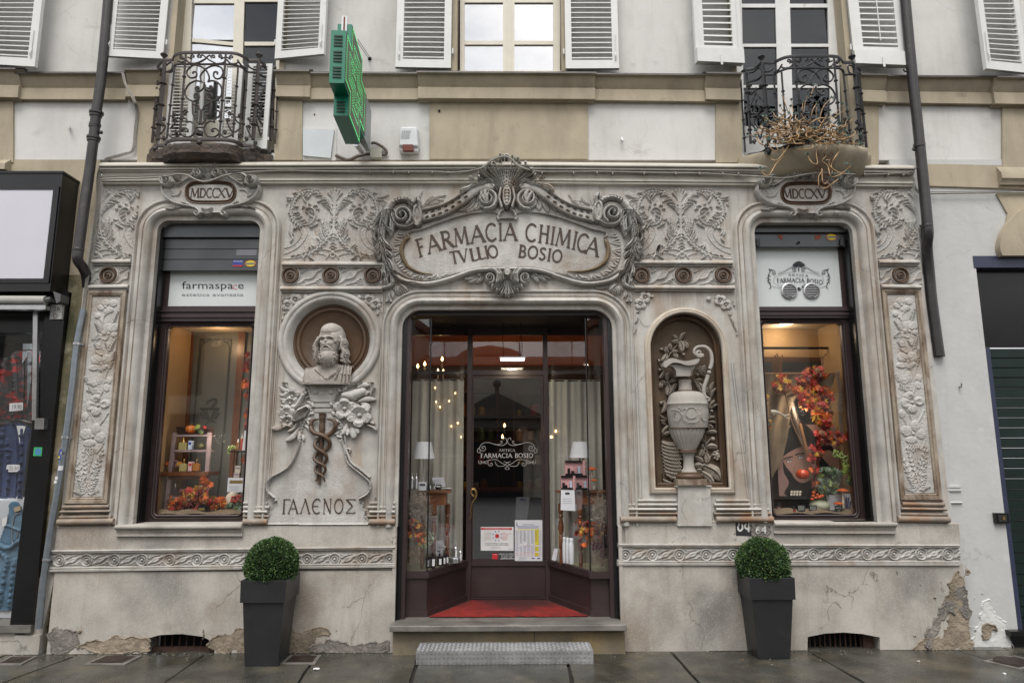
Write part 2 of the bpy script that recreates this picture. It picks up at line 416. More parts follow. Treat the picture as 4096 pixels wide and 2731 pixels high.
GL={'A':(.80,[([(.05,0),(.40,1)],t_),([(.38,1),(.76,0)],T_),([(.17,.34),(.62,.34)],t_)],[(.05,0,.10),(.76,0,.12)]),'B':(.62,[([(.14,0),(.14,1)],T_),([(.14,.97),(.3,.97)]+_arc(.3,.75,.22,.22,90,-90)+[(.14,.53)],.09),(_arc(.32,.27,.26,.25,90,-90)+[(.14,.02)],.1)],[(.12,0,.1),(.12,1,.1)]),'C':(.80,[(_arc(.45,.5,.38,.5,48,312,20),.10)],[(.71,.88,.05),(.71,.12,.05)]),'D':(.80,[([(.14,0),(.14,1)],T_),([(.14,.97),(.3,.97)]+_arc(.3,.5,.42,.47,90,-90,18)+[(.14,.03)],.1)],[(.12,0,.1),(.12,1,.1)]),'F':(.58,[([(.16,0),(.16,1)],T_),([(.16,.97),(.56,.97)],t_),([(.16,.53),(.46,.53)],t_)],[(.16,0,.14),(.12,1,.1),(.56,.93,.04),(.46,.53,.04)]),'H':(.84,[([(.16,0),(.16,1)],T_),([(.68,0),(.68,1)],T_),([(.16,.53),(.68,.53)],t_)],[(.16,0,.13),(.16,1,.13),(.68,0,.13),(.68,1,.13)]),'I':(.32,[([(.16,0),(.16,1)],T_)],[(.16,0,.13),(.16,1,.13)]),'L':(.56,[([(.14,0),(.14,1)],T_),([(.14,.03),(.52,.03)],t_)],[(.14,1,.12),(.52,.08,.04)]),'M':(.98,[([(.08,0),(.18,1)],t_),([(.18,1),(.48,.08)],T_),([(.48,.08),(.80,1)],t_),([(.80,1),(.88,0)],T_)],[(.08,0,.1),(.88,0,.12),(.16,1,.08),(.82,1,.08)]),'N':(.82,[([(.14,0),(.14,1)],t_),([(.14,1),(.68,0)],T_),([(.68,0),(.68,1)],t_)],[(.14,0,.1),(.12,1,.1),(.68,1,.1)]),'O':(.88,[(_arc(.44,.5,.38,.49,0,360,26),.10)],[]),'R':(.70,[([(.14,0),(.14,1)],T_),([(.14,.97),(.3,.97)]+_arc(.3,.74,.24,.23,90,-90)+[(.14,.51)],.09),([(.32,.5),(.70,0)],T_)],[(.14,0,.13),(.12,1,.1),(.7,0,.05)]),'S':(.60,[(cr([(.52,.84),(.38,.97),(.18,.92),(.11,.74),(.25,.56),(.42,.44),(.5,.25),(.4,.07),(.2,.02),(.08,.16)],4),.10)],[]),'T':(.76,[([(.38,0),(.38,1)],T_),([(.02,.97),(.74,.97)],t_)],[(.38,0,.13),(.02,.92,.03),(.74,.92,.03)]),'V':(.78,[([(.04,1),(.40,0)],T_),([(.40,0),(.74,1)],t_)],[(.05,1,.12),(.74,1,.1)]),'X':(.80,[([(.06,1),(.74,0)],T_),([(.04,0),(.72,1)],t_)],[(.06,1,.1),(.74,0,.1),(.04,0,.1),(.72,1,.1)]),'g':(.60,[([(.16,0),(.16,1)],T_),([(.16,.97),(.6,.97)],t_)],[(.16,0,.12),(.6,.9,.05)]),'l':(.80,[([(.05,0),(.40,1)],t_),([(.38,1),(.76,0)],T_)],[(.05,0,.10),(.76,0,.12),(.34,1,.07)]),'e':(.72,[(_arc(.45,.5,.38,.5,60,300,20),.10),([(.08,.5),(.55,.5)],t_)],[(.66,.88,.05),(.66,.1,.05)]),'s':(.76,[([(.06,.97),(.7,.97)],t_),([(.08,.97),(.5,.52)],T_),([(.5,.52),(.08,.03)],t_),([(.06,.03),(.7,.03)],t_)],[(.7,.9,.05),(.7,.1,.05)]),}
def glyph(mb,ch,org,ex,ez,Y,th=.0015,thin=1.0):
 _,strokes,ser=GL[ch];k=0
 def tr(p):return(org[0]+ex[0]*p[0]+ez[0]*p[1],org[1]+ex[1]*p[0]+ez[1]*p[1])
 allst=list(strokes)+[([(x-w,y),(x+w,y)],.05)for x,y,w in ser]
 for pts,w in allst:
  w*=thin;L=[];Rr=[];n=len(pts)
  for i,p in enumerate(pts):
   a=pts[max(i-1,0)];b=pts[min(i+1,n-1)];dx,dy=b[0]-a[0],b[1]-a[1];l=math.hypot(dx,dy)or 1
   ox,oy=-dy/l*w/2,dx/l*w/2;L.append(tr((p[0]+ox,p[1]+oy)));Rr.append(tr((p[0]-ox,p[1]-oy)))
  y=Y-.0004*k;k+=1;b0=len(mb.v)
  for a,c in zip(L,Rr):mb.v.extend([(a[0],y,a[1]),(c[0],y,c[1]),(a[0],y+th,a[1]),(c[0],y+th,c[1])])
  for i in range(n-1):
   q=b0+4*i
   mb.f.extend([(q,q+1,q+5,q+4),(q,q+4,q+6,q+2),(q+1,q+3,q+7,q+5)])
  q=b0+4*(n-1);mb.f.extend([(b0,b0+2,b0+3,b0+1),(q,q+1,q+3,q+2)])
def serif_line(mb,s,x0,y0,x1,y1,h,Y,sp=.08,thin=1.0,arch=0.0):
 tot=sum((.4 if c==' ' else GL[c][0])for c in s)+sp*(len(s)-1);u=0
 for c in s:
  w=.4 if c==' ' else GL[c][0]
  def at(t):return(x0+(x1-x0)*t,y0+(y1-y0)*t-arch*4*t*(1-t))
  a=at(u/tot);b=at((u+w)/tot)
  if c!=' ':
   A=W(*a,Y);B=W(*b,Y);ex=((B[0]-A[0])/w,(B[1]-A[1])/w);l=math.hypot(*ex)
   H=W(a[0],a[1]-h,Y);hh=math.hypot(H[0]-A[0],H[1]-A[1]);ez=(-ex[1]/l*hh,ex[0]/l*hh)
   glyph(mb,c,A,ex,ez,Y,thin=thin)
  u+=w+sp
def text(name,s,box,Y,m,parent=None,ext=.0006,squash=True):
 cu=bpy.data.curves.new(name,'FONT');cu.body=s;cu.size=1;cu.extrude=0;cu.resolution_u=2
 o=bpy.data.objects.new(name,cu);COL.objects.link(o)
 dg=bpy.context.evaluated_depsgraph_get();me=bpy.data.meshes.new_from_object(o.evaluated_get(dg));bpy.data.objects.remove(o);bpy.data.curves.remove(cu)
 co=np.empty(len(me.vertices)*3);me.vertices.foreach_get('co',co);co=co.reshape(-1,3)
 if len(co)==0:return None
 x0,x1,z0,z1=co[:,0].min(),co[:,0].max(),co[:,1].min(),co[:,1].max()
 TL=P(box[0],box[1],Y);TR=P(box[2],box[1],Y);BL=P(box[0],box[3],Y);BR_=P(box[2],box[3],Y)
 u=(co[:,0]-x0)/(x1-x0);v=(co[:,1]-z0)/(z1-z0+1e-9)
 out=np.zeros_like(co)
 for k in(0,2):
  out[:,k]=(BL[k]*(1-u)+BR_[k]*u)*(1-v)+(TL[k]*(1-u)+TR[k]*u)*v
 out[:,1]=Y
 me.vertices.foreach_set('co',out.ravel());me.update();me.materials.clear();me.materials.append(m)
 ob=bpy.data.objects.new(name,me);COL.objects.link(ob);attach(ob,parent);return ob
 # the apartment building above the shops
bld=thing('apartment_building','white and beige plastered building with shutters and two iron balconies above the carved stone shopfront','building',(0,0,0))
def wx(x,y,Y=0):return P(x,y,Y).x
def wz(x,y,Y=0):return P(x,y,Y).z
ZU=wz(2048,640);ZT=8.2
def rect_px(x0,y0,x1,y1,Y=0.0):
 a=(P(x0,y0,Y).x+P(x0,y1,Y).x)/2;b=(P(x1,y0,Y).x+P(x1,y1,Y).x)/2
 c=(P(x0,y0,Y).z+P(x1,y0,Y).z)/2;d=(P(x0,y1,Y).z+P(x1,y1,Y).z)/2
 return a,b,d,c
WT=7.2
cwx0,cwx1=wx(1828,140),wx(2246,140);cwz0=wz(2040,288)
lwx0,lwx1=wx(706,120),wx(1118,300);rwx0,rwx1=wx(2945,300),wx(3378,200)
Zbal=wz(600,612)
hole=lambda x0,x1,z0,z1:[(x0,z0),(x1,z0),(x1,z1),(x0,z1)]
m=MB();m.poly([(-9,ZU),(9,ZU),(9,ZT),(-9,ZT)],0.0,.30,holes=[hole(cwx0,cwx1,cwz0,WT),hole(lwx0,lwx1,Zbal,WT),hole(rwx0,rwx1,Zbal,WT)])
m.build('upper_wall',plaster,bld)
drx0=wx(3950,1500);drz1=wz(3960,1030)
m=MB();xl=wx(3700,1500,0)
m.poly([(xl,-.3),(drx0,-.3),(drx0,drz1),(9,drz1),(9,ZU),(wx(3560,700),ZU),(wx(3560,700),wz(3640,700))],-.012,.3)
m.build('lower_wall',plaster_r,bld)
m=MB();a=[P(395,655,-.02),P(330,655,-.02),P(120,2590,-.02),P(190,2590,-.02)]
m.hexa([P(322,640,-.01),P(410,640,-.01),P(240,2600,-.01),P(60,2600,-.01)],[P(322,640,.1),P(410,640,.1),P(240,2600,.1),P(60,2600,.1)])
m.pquad([(290,1150),(345,1150),(190,2500),(120,2500)],-.05,.0)
m.build('mossy_corner_wall',moss,bld)
m=MB();m.pquad([(215,2105),(262,2105),(150,2620),(75,2620)],-.07,.0);m.build('corner_wall_base',stone_base,bld)
m=MB()
for(x0,y0,x1,y1)in((-400,390,52,650),(548,400,625,650),(1098,395,1208,640),(1718,405,2352,636),(2864,405,2968,650),(3440,405,3515,655),(4010,410,4500,670)):
 m=MB();m.pbox(x0,y0,x1,y1,-.022,.0);m.build('pilaster',beige,bld)
m=MB();m.pbox(-500,640,400,1100,-.012,.0);m.build('band',beige,bld)
m=MB();m.hband(3680,4400,[(655,668,-.03),(742,765,-.03),(750,773,-.012)]);m.build('band',beige,bld)
m=MB()
if 1:
 x0,x1=4000,4400;m.hband(x0,x1,[(668,672,-.03),(690,694,-.085),(712,716,-.09),(722,727,-.07),(738,742,-.06),(745,750,-.03)])
m.build('pilaster_capital',beige,bld);m=MB();m.hband(-300,28,[(640,640,-.03),(652,652,-.09),(676,676,-.09),(684,684,-.04)])
m.build('pilaster_capital',beige,bld)
pts=cr([(4010,1022),(4000,985),(4012,930),(4050,870),(4100,830),(4160,810)],5)+[(4300,810),(4300,1022)]
m=MB();m.poly([W(x,y,-.08)for x,y in pts],-.08,0.0);m.poly([W(x,y,-.06)for x,y in[(3995,770),(4300,770),(4300,1000),(4015,1000),(4040,850)]],-.03,0.0)
m.build('door_arch_moulding',beige,bld)
def course(x0,x1,yl,yr,hl,hr,f,name='string_course'):
 r=[(0,.03),(.0,.10),(.05,.105),(.08,.09),(.11,.085),(.2,.075),(.35,.05),(.5,.035),(.52,.03),(.55,.045),(.56,.05),(.90,.05),(.92,.045),(.95,.01),(1.0,.0)]
 m=MB();m.hband(x0,x1,[(yl+hl*a,yr+hr*a,-(d+f))for a,d in r]);m.build(name,beige,bld)
 m=MB();m.hband(x0-3,x1+3,[(yl-3,yr-3,-(.01+f)),(yl-2,yr-2,-(.12+f)),(yl+4,yr+4,-(.122+f)),(yl+5,yr+5,-.05)]);m.build('flashing',lead,bld)
for a in((-350,76,268,274,128,128,.035),(76,505,290,290,118,120,0),(505,640,276,276,122,122,.035),(1104,1240,281,281,115,118,.035),(1240,1700,290,291,118,118,0),(1672,2380,286,290,118,118,.045),(2375,2850,294,298,118,120,0),(2822,2962,290,292,118,120,.035),(3436,3545,296,298,120,122,.035),(3545,3985,302,306,120,122,0),(3975,4400,306,312,120,122,.035)):
 course(*a)
for x0,x1,z0 in((cwx0,cwx1,cwz0),(lwx0,lwx1,Zbal),(rwx0,rwx1,Zbal)):
 m=MB();m.box(x0-.05,x0+.002,-.018,.26,z0,WT+.05);m.box(x1-.002,x1+.05,-.018,.26,z0,WT+.05);m.box(x0-.05,x1+.05,-.018,.26,WT,WT+.08);m.build('window_reveal',beige,bld)
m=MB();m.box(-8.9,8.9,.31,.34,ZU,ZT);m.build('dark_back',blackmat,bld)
def panes(parent,Yw,xs,ys,mg):
 for(x0,x1)in xs:
  for(y0,y1)in ys:
   g=MB();g.pquad([(x0,y0),(x1,y0),(x1,y1),(x0,y1)],Yw+.02,Yw+.026);g.build('pane',mg,parent,smooth=0)
wf=MB();Yw=.12
for x0,x1 in((1840,1858),(2012,2058),(2213,2240)):wf.pbox(x0,-420,x1,283,Yw,Yw+.06)
for x0,x1 in((2026,2030),(2043,2046)):wf.pbox(x0,-420,x1,283,Yw-.006,Yw)
for(y0,y1)in((-2,11),(164,179)):
 wf.pbox(1858,y0,2012,y1,Yw+.003,Yw+.05);wf.pbox(2058,y0,2213,y1,Yw+.003,Yw+.05)
wf.pbox(1836,283,2244,300,Yw-.01,Yw+.05)
w=wf.build('window',cream_p,bld);panes(w,Yw,((1858,2012),(2058,2213)),((-420,-2),(11,164),(179,283)),glass_sky)
c=MB();c.pbox(1840,-420,2240,300,Yw+.12,Yw+.13)
c.build('pale_sky_sheet',M('pale_sky_sheet',(.55,.57,.6),.9,var=.3,vs=2),w)  # pale sheet behind the glass, its tone lightened to imitate bright reflected sky
wf=MB();Yw=.13
for x0,x1 in((728,768),(938,978),(1112,1126)):wf.pquad([(x0+12,-420),(x1+12,-420),(x1-18,590),(x0-18,590)],Yw,Yw+.06)
wf.pquad([(768,153),(938,170),(938,184),(768,168)],Yw+.003,Yw+.05)
wf.pbox(978,168,1115,183,Yw+.003,Yw+.05);wf.pbox(775,2,945,14,Yw+.003,Yw+.05);wf.pbox(978,-5,1115,8,Yw+.003,Yw+.05);wf.pbox(740,480,1110,600,Yw+.003,Yw+.05)
w=wf.build('window',cream_p,bld);panes(w,Yw,((762,942),),((-400,2),(14,160),(178,480)),glass_sky);panes(w,Yw,((978,1112),),((-400,-5),(8,168),(183,480)),glass_dk)
c=MB();c.pbox(742,-420,945,500,Yw+.12,Yw+.13);c.build('pale_sky_sheet',bpy.data.materials['pale_sky_sheet'],w)  # same sky-toned sheet behind the left leaf
wf=MB();Yw=.13
for x0,x1,dx in((2940,2966,14),(3098,3156,20),(3308,3348,18)):wf.pquad([(x0-8,-420),(x1-8,-420),(x1+dx,620),(x0+dx,620)],Yw,Yw+.06)
for(y0,y1)in((16,31),(176,188),(341,352),(505,545)):
 wf.pbox(2966,y0,3112,y1,Yw+.003,Yw+.05);wf.pbox(3156,y0,3326,y1,Yw+.003,Yw+.05)
wf.pbox(2966,545,3340,640,Yw+.012,Yw+.04)
w=wf.build('window',white_p,bld);panes(w,Yw,((2960,3108),(3150,3322)),((-400,16),(31,176),(188,341),(352,505)),glass_dk)
def shutter(c,n,fu=.11,fv0=.05,fv1=.05,th=.035,half=None,u0=.0,detail=True,insets=None):
 tl,tr,br,bl=[Vector(p)for p in c]
 def S(u,v,d=0.0):
  p=(tl*(1-u)+tr*u)*(1-v)+(bl*(1-u)+br*u)*v;nrm=(tr-tl).cross(bl-tl).normalized()
  if nrm.y>0:nrm=-nrm
  return p+nrm*d
 def bar(mb,u0,u1,v0,v1,d0,d1):mb.hexa([S(u0,v0,d1),S(u1,v0,d1),S(u1,v1,d1),S(u0,v1,d1)],[S(u0,v0,d0),S(u1,v0,d0),S(u1,v1,d0),S(u0,v1,d0)])
 f=MB();bar(f,0,fu,0,1,0,th);bar(f,1-fu,1,0,1,0,th);bar(f,fu,1-fu,1-fv1,1,.001,th-.001);bar(f,fu,1-fu,0,fv0,.001,th-.001)
 a,b=fv0,1-fv1;uu0,uu1=fu,1-fu
 if insets:
  g,h,k=insets;bar(f,uu0,uu1,b-h,b,.004,th-.005);bar(f,uu0,uu0+g,a,b-h,.004,th-.005);bar(f,uu1-g,uu1,a,b-h,.004,th-.005);b-=h;uu0+=g;uu1-=g
  bar(f,.0,1.0,1-k,1.0,th,th+.03);bar(f,.48,.52,.955,1.02,th+.03,th+.04)
 sh=f.build('shutter',white_p,bld)
 s=MB();L=(b-a)
 for i in range(n):
  v=a+L*(i+.10)/n;v2=a+L*(i+.52)/n
  p=[S(uu0,v,.004),S(uu1,v,.004),S(uu1,v2,th-.004),S(uu0,v2,th-.004)]
  q=[x+Vector((0,0,-.007))for x in p];s.hexa(p,q)
 s.build('slats',white_p,sh)
 if insets and insets[2]<.09:
  r=MB();r.hexa([S(.5,a+.02,th+.004),S(.515,a+.02,th+.004),S(.515,b-.04,th+.004),S(.5,b-.04,th+.004)],[S(.5,a+.02,th-.004),S(.515,a+.02,th-.004),S(.515,b-.04,th-.004),S(.5,b-.04,th-.004)]);r.build('tilt_rod',white_p,sh)
 h=MB();h.tube([S(-.0+(1.03 if detail==1 else-.03),.865,.02),S((1.03 if detail==1 else-.03),.90,.02)],.009,8);h.build('hinge',white_p,sh)
 h=MB();e=.06 if detail==1 else .94
 if n>20:
  h.tube([S(e,.78,th+.008),S(e,.95,th+.008)],.005,6);h.tube([S(e,.90,th+.008),S(e,.925,th+.02),S(e,.94,th+.008)],.008,6);h.build('bolt',white_p,sh)
 return sh
def q4(px,Ys):
 return[P(x,y,Y)for(x,y),Y in zip(px,Ys)]
def ext(tl,tr,br,bl,Y4,k=1.6):
 p=q4((tl,tr,br,bl),Y4);return[p[3]+(p[0]-p[3])*k,p[2]+(p[1]-p[2])*k,p[2],p[3]]
def plumb(c):
 tl,tr,br,bl=c;tl=Vector((bl.x+(tl.x-bl.x)*.25,bl.y,tl.z));tr=Vector((br.x+(tr.x-br.x)*.25,br.y,tr.z));return[tl,tr,br,bl]
k=2.35
shutter(plumb(ext((-110,0),(175,0),(150,275),(-130,258),(-.05,-.16,-.16,-.05),k)),30,detail=2)
shutter(plumb(ext((450,0),(685,0),(654,243),(422,231),(-.16,-.03,-.03,-.16),k)),30,fu=.13,fv0=.03,fv1=.05,detail=1)
shutter(plumb(ext((1121,0),(1315,0),(1302,224),(1106,243),(-.03,-.14,-.14,-.03),k)),30,fu=.12,fv0=.03,fv1=.05,detail=2)
shutter(plumb(ext((1592,0),(1809,0),(1803,280),(1582,276),(-.09,-.03,-.03,-.09),2.1)),27,fu=.13,fv0=.03,fv1=.055,detail=1)
shutter(plumb(ext((2259,0),(2470,0),(2476,281),(2263,282),(-.03,-.09,-.09,-.03),2.1)),27,fu=.12,fv0=.03,fv1=.055,detail=2)
shutter(plumb(ext((2764,0),(2951,0),(2965,267),(2779,259),(-.15,-.05,-.05,-.15),2.3)),20,fu=.08,fv0=.03,fv1=.07,insets=(.11,.05,.09),detail=1)
shutter(plumb(ext((3376,0),(3609,0),(3640,276),(3415,267),(-.04,-.14,-.14,-.04),2.3)),22,fu=.08,fv0=.03,fv1=.07,insets=(.11,.05,.085),detail=2)
shutter(plumb(ext((3891,0),(4063,0),(4100,300),(3933,282),(-.20,-.05,-.05,-.20),2.3)),30,fu=.13,fv0=.03,fv1=.05,detail=1)
m=MB();m.pbox(4075,-300,4400,300,.02,.03);m.build('pane',glass_dk,bld)
for(x0,x1,y0,y1,Y)in((676,782,262,590,-.05),(886,968,262,585,.02),(990,1084,262,600,-.03)):
 c=q4(((x0+10,y0),(x1+10,y0),(x1-14,y1),(x0-14,y1)),(Y,Y,Y,Y));shutter(c,22,fu=.2,fv0=.03,fv1=.10,th=.03)
m=MB();m.tube([P(812,262,.0),P(798,590,.0)],.022,10);m.build('rail_pole',white_p,bld)
ZtL=P(630,269,-.02).z;ZbL=P(600,605,-.02).z
z5=lambda x,y:(560+x/4,180+y/4)
topL=[(630,269),(640,256),(654,243),(678,241),(692,240),(694,228),(710,217),(735,212),(775,211),(843,211),(910,212),(940,215),(960,221),(980,232),(995,242),(1015,243),(1035,244),(1055,257),(1080,270),(1108,277)]
topR=[(2961,298),(2977,282),(3005,277),(3027,270),(3047,252),(3070,252),(3095,252),(3115,241),(3145,230),(3182,226),(3225,225),(3270,225),(3332,226),(3355,231),(3367,242),(3372,250),(3390,251),(3410,251),(3425,268),(3440,283)]
ZtR=P(2961,298,-.02).z;ZbR=ZbL+(ZtR-ZtL)
planL=[PZ(x,y,ZtL)for x,y in topL];planR=[PZ(x,y,ZtR)for x,y in topR]
def smooth_plan(pl):
 xs=[p.x for p in pl];ys=[min(p.y,-.012)for p in pl]
 for i in range(1,len(xs)):xs[i]=max(xs[i],xs[i-1]+.004)
 return np.array(xs),np.array(ys)
PLX,PLY=smooth_plan(planL);PRX,PRY=smooth_plan(planR)
def on_rail(x,y):
 d=ray(x,y);best=None
 for i in range(len(PLX)-1):
  a=(PLX[i],PLY[i]);b=(PLX[i+1],PLY[i+1]);ex,ey=b[0]-a[0],b[1]-a[1]
  det=d.x*(-ey)+ex*d.y
  if abs(det)<1e-9:continue
  rx,ry=a[0]-CAMPOS.x,a[1]-CAMPOS.y
  t=(rx*(-ey)+ex*ry)/det;u=(d.x*ry-d.y*rx)/det
  if-.02<=u<=1.02 and t>0 and(best is None or t<best[0]):best=(t,CAMPOS+d*t)
 if best:return best[1]
 p=P(x,y,-.05);return p
def toR(p):
 cl,crr=(PLX[5]+PLX[14])/2,(PRX[6]+PRX[15])/2
 dx=-(p.x-cl);L=(PLX[-1]-PLX[0]);Rl=PRX[-1]-PRX[0]
 X=crr+dx*Rl/L;X=min(max(X,PRX[0]),PRX[-1]);Y=float(np.interp(X,PRX,PRY))
 return Vector((X,Y,p.z+(ZtR-ZtL)))
dec=[]
def D(*pts,r=.0075,n=5):dec.append((cr([z5(*p)for p in pts],n),r))
def SP(cx,cy,r0,a0,turns,tail=None,r=.0065):
 s=spiral(cx,cy,4,r0,a0,turns,12)
 if tail:s=s+cr([s[-1]]+list(tail),4)[1:]
 dec.append(([z5(*p)for p in s],r))
for a,b,rr in(((735,140),(640,1440),.009),((1375,150),(1272,1480),.009),((560,300),(430,1500),.008),((1572,340),(1490,1480),.008),((1712,420),(1642,1470),.008),((400,255),(285,1520),.016),((1902,260),(1812,1520),.016),((315,360),(195,1560),.011),((2155,400),(2092,1530),.011),((2215,420),(2165,1580),.008)):
 dec.append(([z5(a[0]+(b[0]-a[0])*t/4,a[1]+(b[1]-a[1])*t/4)for t in range(5)],rr))
 for t in(.28,.55,.8):
  dec.append(([z5(a[0]+(b[0]-a[0])*(t+q),a[1]+(b[1]-a[1])*(t+q))for q in(0,.012)],rr*1.9))
D((330,480),(400,430),(500,430),(560,330),(640,310),(860,312),(1240,310),(1500,320),(1640,370),(1720,435),(1860,445),(1960,500),(2080,550),(2160,560),r=.009)
for cx,cy,a0,tn,tail in((655,200,0,1.2,[(740,215)]),(845,190,180,-1.2,[(760,200)]),(940,190,0,1.1,[(1000,165),(1100,240),(1225,305)]),(1175,195,180,-1.1,[(1110,170),(1000,260),(870,308)]),(1280,190,0,1.2,[(1370,200)]),(1462,200,180,-1.2,[(1385,200)])):
 SP(cx,cy,38,a0,tn,tail)
D((740,240),(790,290),(870,300));D((870,300),(950,280),(1050,225));D((1230,305),(1330,290),(1370,240));D((1390,240),(1450,300),(1540,300),(1580,260));D((1560,240),(1620,330),(1700,380));D((1720,320),(1780,380),(1860,400));D((1910,400),(1960,330),(2040,400),(2120,420));D((600,260),(680,280),(735,240))
D((420,330),(470,290),(520,300),(500,400),(440,430));D((330,420),(380,380),(400,340))
D((1090,600),(1110,520),(1050,400),(930,335),(850,330),(765,400),(752,460),(790,520),(850,530),(905,500),(900,440),(850,440),(850,465))
D((980,580),(968,500),(1020,420),(1100,360),(1200,335),(1300,370),(1330,450),(1290,530),(1220,545),(1180,500),(1190,440),(1240,440),(1235,475))
D((1000,600),(900,578),(800,620),(738,700),(722,780),(760,860),(840,900),(910,890),(950,840),(930,790),(880,790),(870,840),(890,845))
D((1080,590),(1180,578),(1280,640),(1312,730),(1300,810),(1250,870),(1160,900),(1090,870),(1065,820),(1100,785),(1150,800),(1140,835))
D((1030,600),(1030,640),(1010,700),(950,745),(900,730),(890,690),(930,670),(945,695));D((1045,640),(1060,710),(1120,740),(1165,700),(1140,660),(1110,675))
D((840,900),(850,1110),(880,1130),(900,1200),(960,1280));D((1150,900),(1110,1110),(1060,1120),(1040,1220),(970,1280))
D((840,910),(870,960),(930,970),(950,1020),(980,1050),(1010,1030),(1040,970),(1100,950),(1150,900));dec.append(([z5(980,1050),z5(975,1150),z5(965,1270)],.012));dec.append(([z5(960,1380),z5(952,1400),z5(945,1440)],.03))
D((890,1330),(870,1270),(800,1230),(740,1240),(750,1200),(700,1160),(680,1110),(700,1060),(750,1050),(765,1080));D((1030,1330),(1060,1260),(1130,1220),(1190,1240),(1190,1190),(1260,1150),(1280,1100),(1260,1060),(1215,1060),(1215,1090))
D((890,1330),(880,1400),(800,1470),(700,1460),(650,1400),(700,1350),(760,1350),(765,1390),(735,1385));D((1030,1330),(1045,1410),(1100,1470),(1200,1470),(1265,1410),(1220,1345),(1160,1350),(1150,1385),(1185,1385));D((890,1325),(960,1320),(1030,1325))
for cx,cy in((1350,1395),(570,1390),(380,1490),(1590,1450),(1700,1500),(2030,1500),(1840,1570)):SP(cx,cy,36,0,1.3)
D((450,1420),(500,1480),(560,1480),(640,1440));D((1290,1430),(1350,1480),(1430,1460),(1500,1420))
SP(1440,1100,34,180,1.2,[(1500,1130)]);SP(1590,1130,34,0,1.2,[(1530,1160),(1540,1220),(1610,1270)]);SP(1410,1200,30,0,1.2,[(1380,1180),(1420,1300),(1480,1400)]);D((1610,1270),(1600,1330),(1520,1400))
SP(540,1110,34,0,1.2,[(480,1140)]);SP(545,1180,34,180,-1.2,[(580,1180),(540,1280),(480,1340)]);SP(380,1180,32,0,1.2,[(330,1210)]);SP(370,1270,32,180,-1.2,[(410,1290),(360,1390),(300,1440)]);D((700,1120),(760,1070))
D((2000,640),(1990,720),(1900,850),(1870,960));D((2000,640),(2010,730),(2100,950),(2110,1040));SP(2090,620,28,0,1.2,[(2120,650)]);SP(2080,740,30,0,1.2,[(2010,690)]);SP(1930,620,26,180,-1.2,[(1980,660)])
D((1880,970),(1960,1060),(2060,1110),(2090,1100));D((2090,1060),(1990,1090),(1870,1070));D((1980,820),(2010,900),(1930,970),(1960,1040),(2040,1050),(2030,960),(2000,930));D((1960,1280),(1890,1160),(1960,1120),(2030,1180),(1960,1290))
D((1930,1450),(1900,1330),(1860,1200));D((1930,1450),(2000,1330),(2090,1210));D((1850,1060),(1870,1120),(1930,1200));SP(1740,1190,30,0,1.2,[(1800,1230)]);SP(1740,1310,30,0,1.2,[(1700,1300),(1780,1480)])
D((250,1000),(330,860),(360,900));D((260,1180),(300,1340),(240,1460));SP(325,720,26,0,1.2,[(350,760)]);D((210,1340),(280,1450),(350,1500),(380,1500))
def railing(side):
 PX,PY,Zt,Zb=(PLX,PLY,ZtL,ZbL)if side=='L' else(PRX,PRY,ZtR,ZbR)
 mt=iron if side=='L' else iron_b
 m=MB();pl=[(x,y)for x,y in zip(PX,PY)];sm=cr(pl,3)
 m.tube([(x,y,Zb)for x,y in sm],.02,6,flat=.5);rl=m.build('balcony_railing',mt,bld);m=MB();m.tube([(x,y,Zt)for x,y in sm],.017,6,flat=.5);m.build('top_rail',mt,rl)
 m=MB()
 for pts,r in dec:
  wp=[on_rail(*p)for p in pts]
  wp=[p for p in wp if ZbL-.05<p.z<ZtL+.03]if len(wp)>2 else wp
  if len(wp)<2:continue
  if side=='R':wp=[toR(p)for p in wp]
  m.tube(wp,r*1.2,5)
 m.build('scrollwork',mt,rl)
 for i in((2,16)if side=='L' else(4,17)):
  m=MB();m.lathe([(0,0),(.014,.0),(.01,.02),(.012,.03),(.03,.05),(.034,.06),(.024,.072),(.008,.082),(.006,.095),(0,.10)],(PX[i],PY[i],Zt),12);m.build('finial',mt,rl)
  m=MB();m.sphere((PX[i],PY[i]-.01,Zb-.035),.026);m.build('ball',mt,rl)
 xm=(PX[5]+PX[14])/2;m=MB();m.sphere((xm,float(np.interp(xm,PX,PY))-.01,Zb-.035),.026);m.build('ball',mt,rl)
railing('L');railing('R')
slab_m=M('rotten_slate',(.07,.052,.042),.8,var=.4,vs=6,bump=1,bs=25,bdist=.02,tints=[((.14,.085,.05),7,.5,.66,.7,(1,1,4)),((.02,.017,.015),4,.5,.65,.8,(1,1,5))])
pl=[(x,y)for x,y in zip(PLX,PLY)];c0=Vector(((PLX[0]+PLX[-1])/2,0))
out=[(c0.x+(x-c0.x)*1.035,min(y*1.02-.012,-.0)+rnd.uniform(-.008,.008))for x,y in cr(pl,3)]
m=MB();n=len(out);zt=ZbL-.045
lay=[(1.0,zt),(1.01,zt-.03),(.985,zt-.06),(1.0,zt-.09),(.86,zt-.135)]
for s_,z_ in lay:
 for x,y in out:m.v.append((c0.x+(x-c0.x)*(.98+.02*s_),y*s_+rnd.uniform(-.004,.004),z_+rnd.uniform(-.005,.005)))
for k in range(len(lay)-1):
 for i in range(n-1):m.f.append((k*n+i,(k+1)*n+i,(k+1)*n+i+1,k*n+i+1))
b=len(m.v)
for x,y in out:m.v+=[(x,.0,zt),(x,.0,zt-.14)]
for i in range(n-1):
 m.f.append((i,i+1,b+2*i+2,b+2*i));q=4*n;m.f.append((q+i,b+2*i+1,b+2*i+3,q+i+1))
m.build('balcony_slab',slab_m,bld,smooth=25)
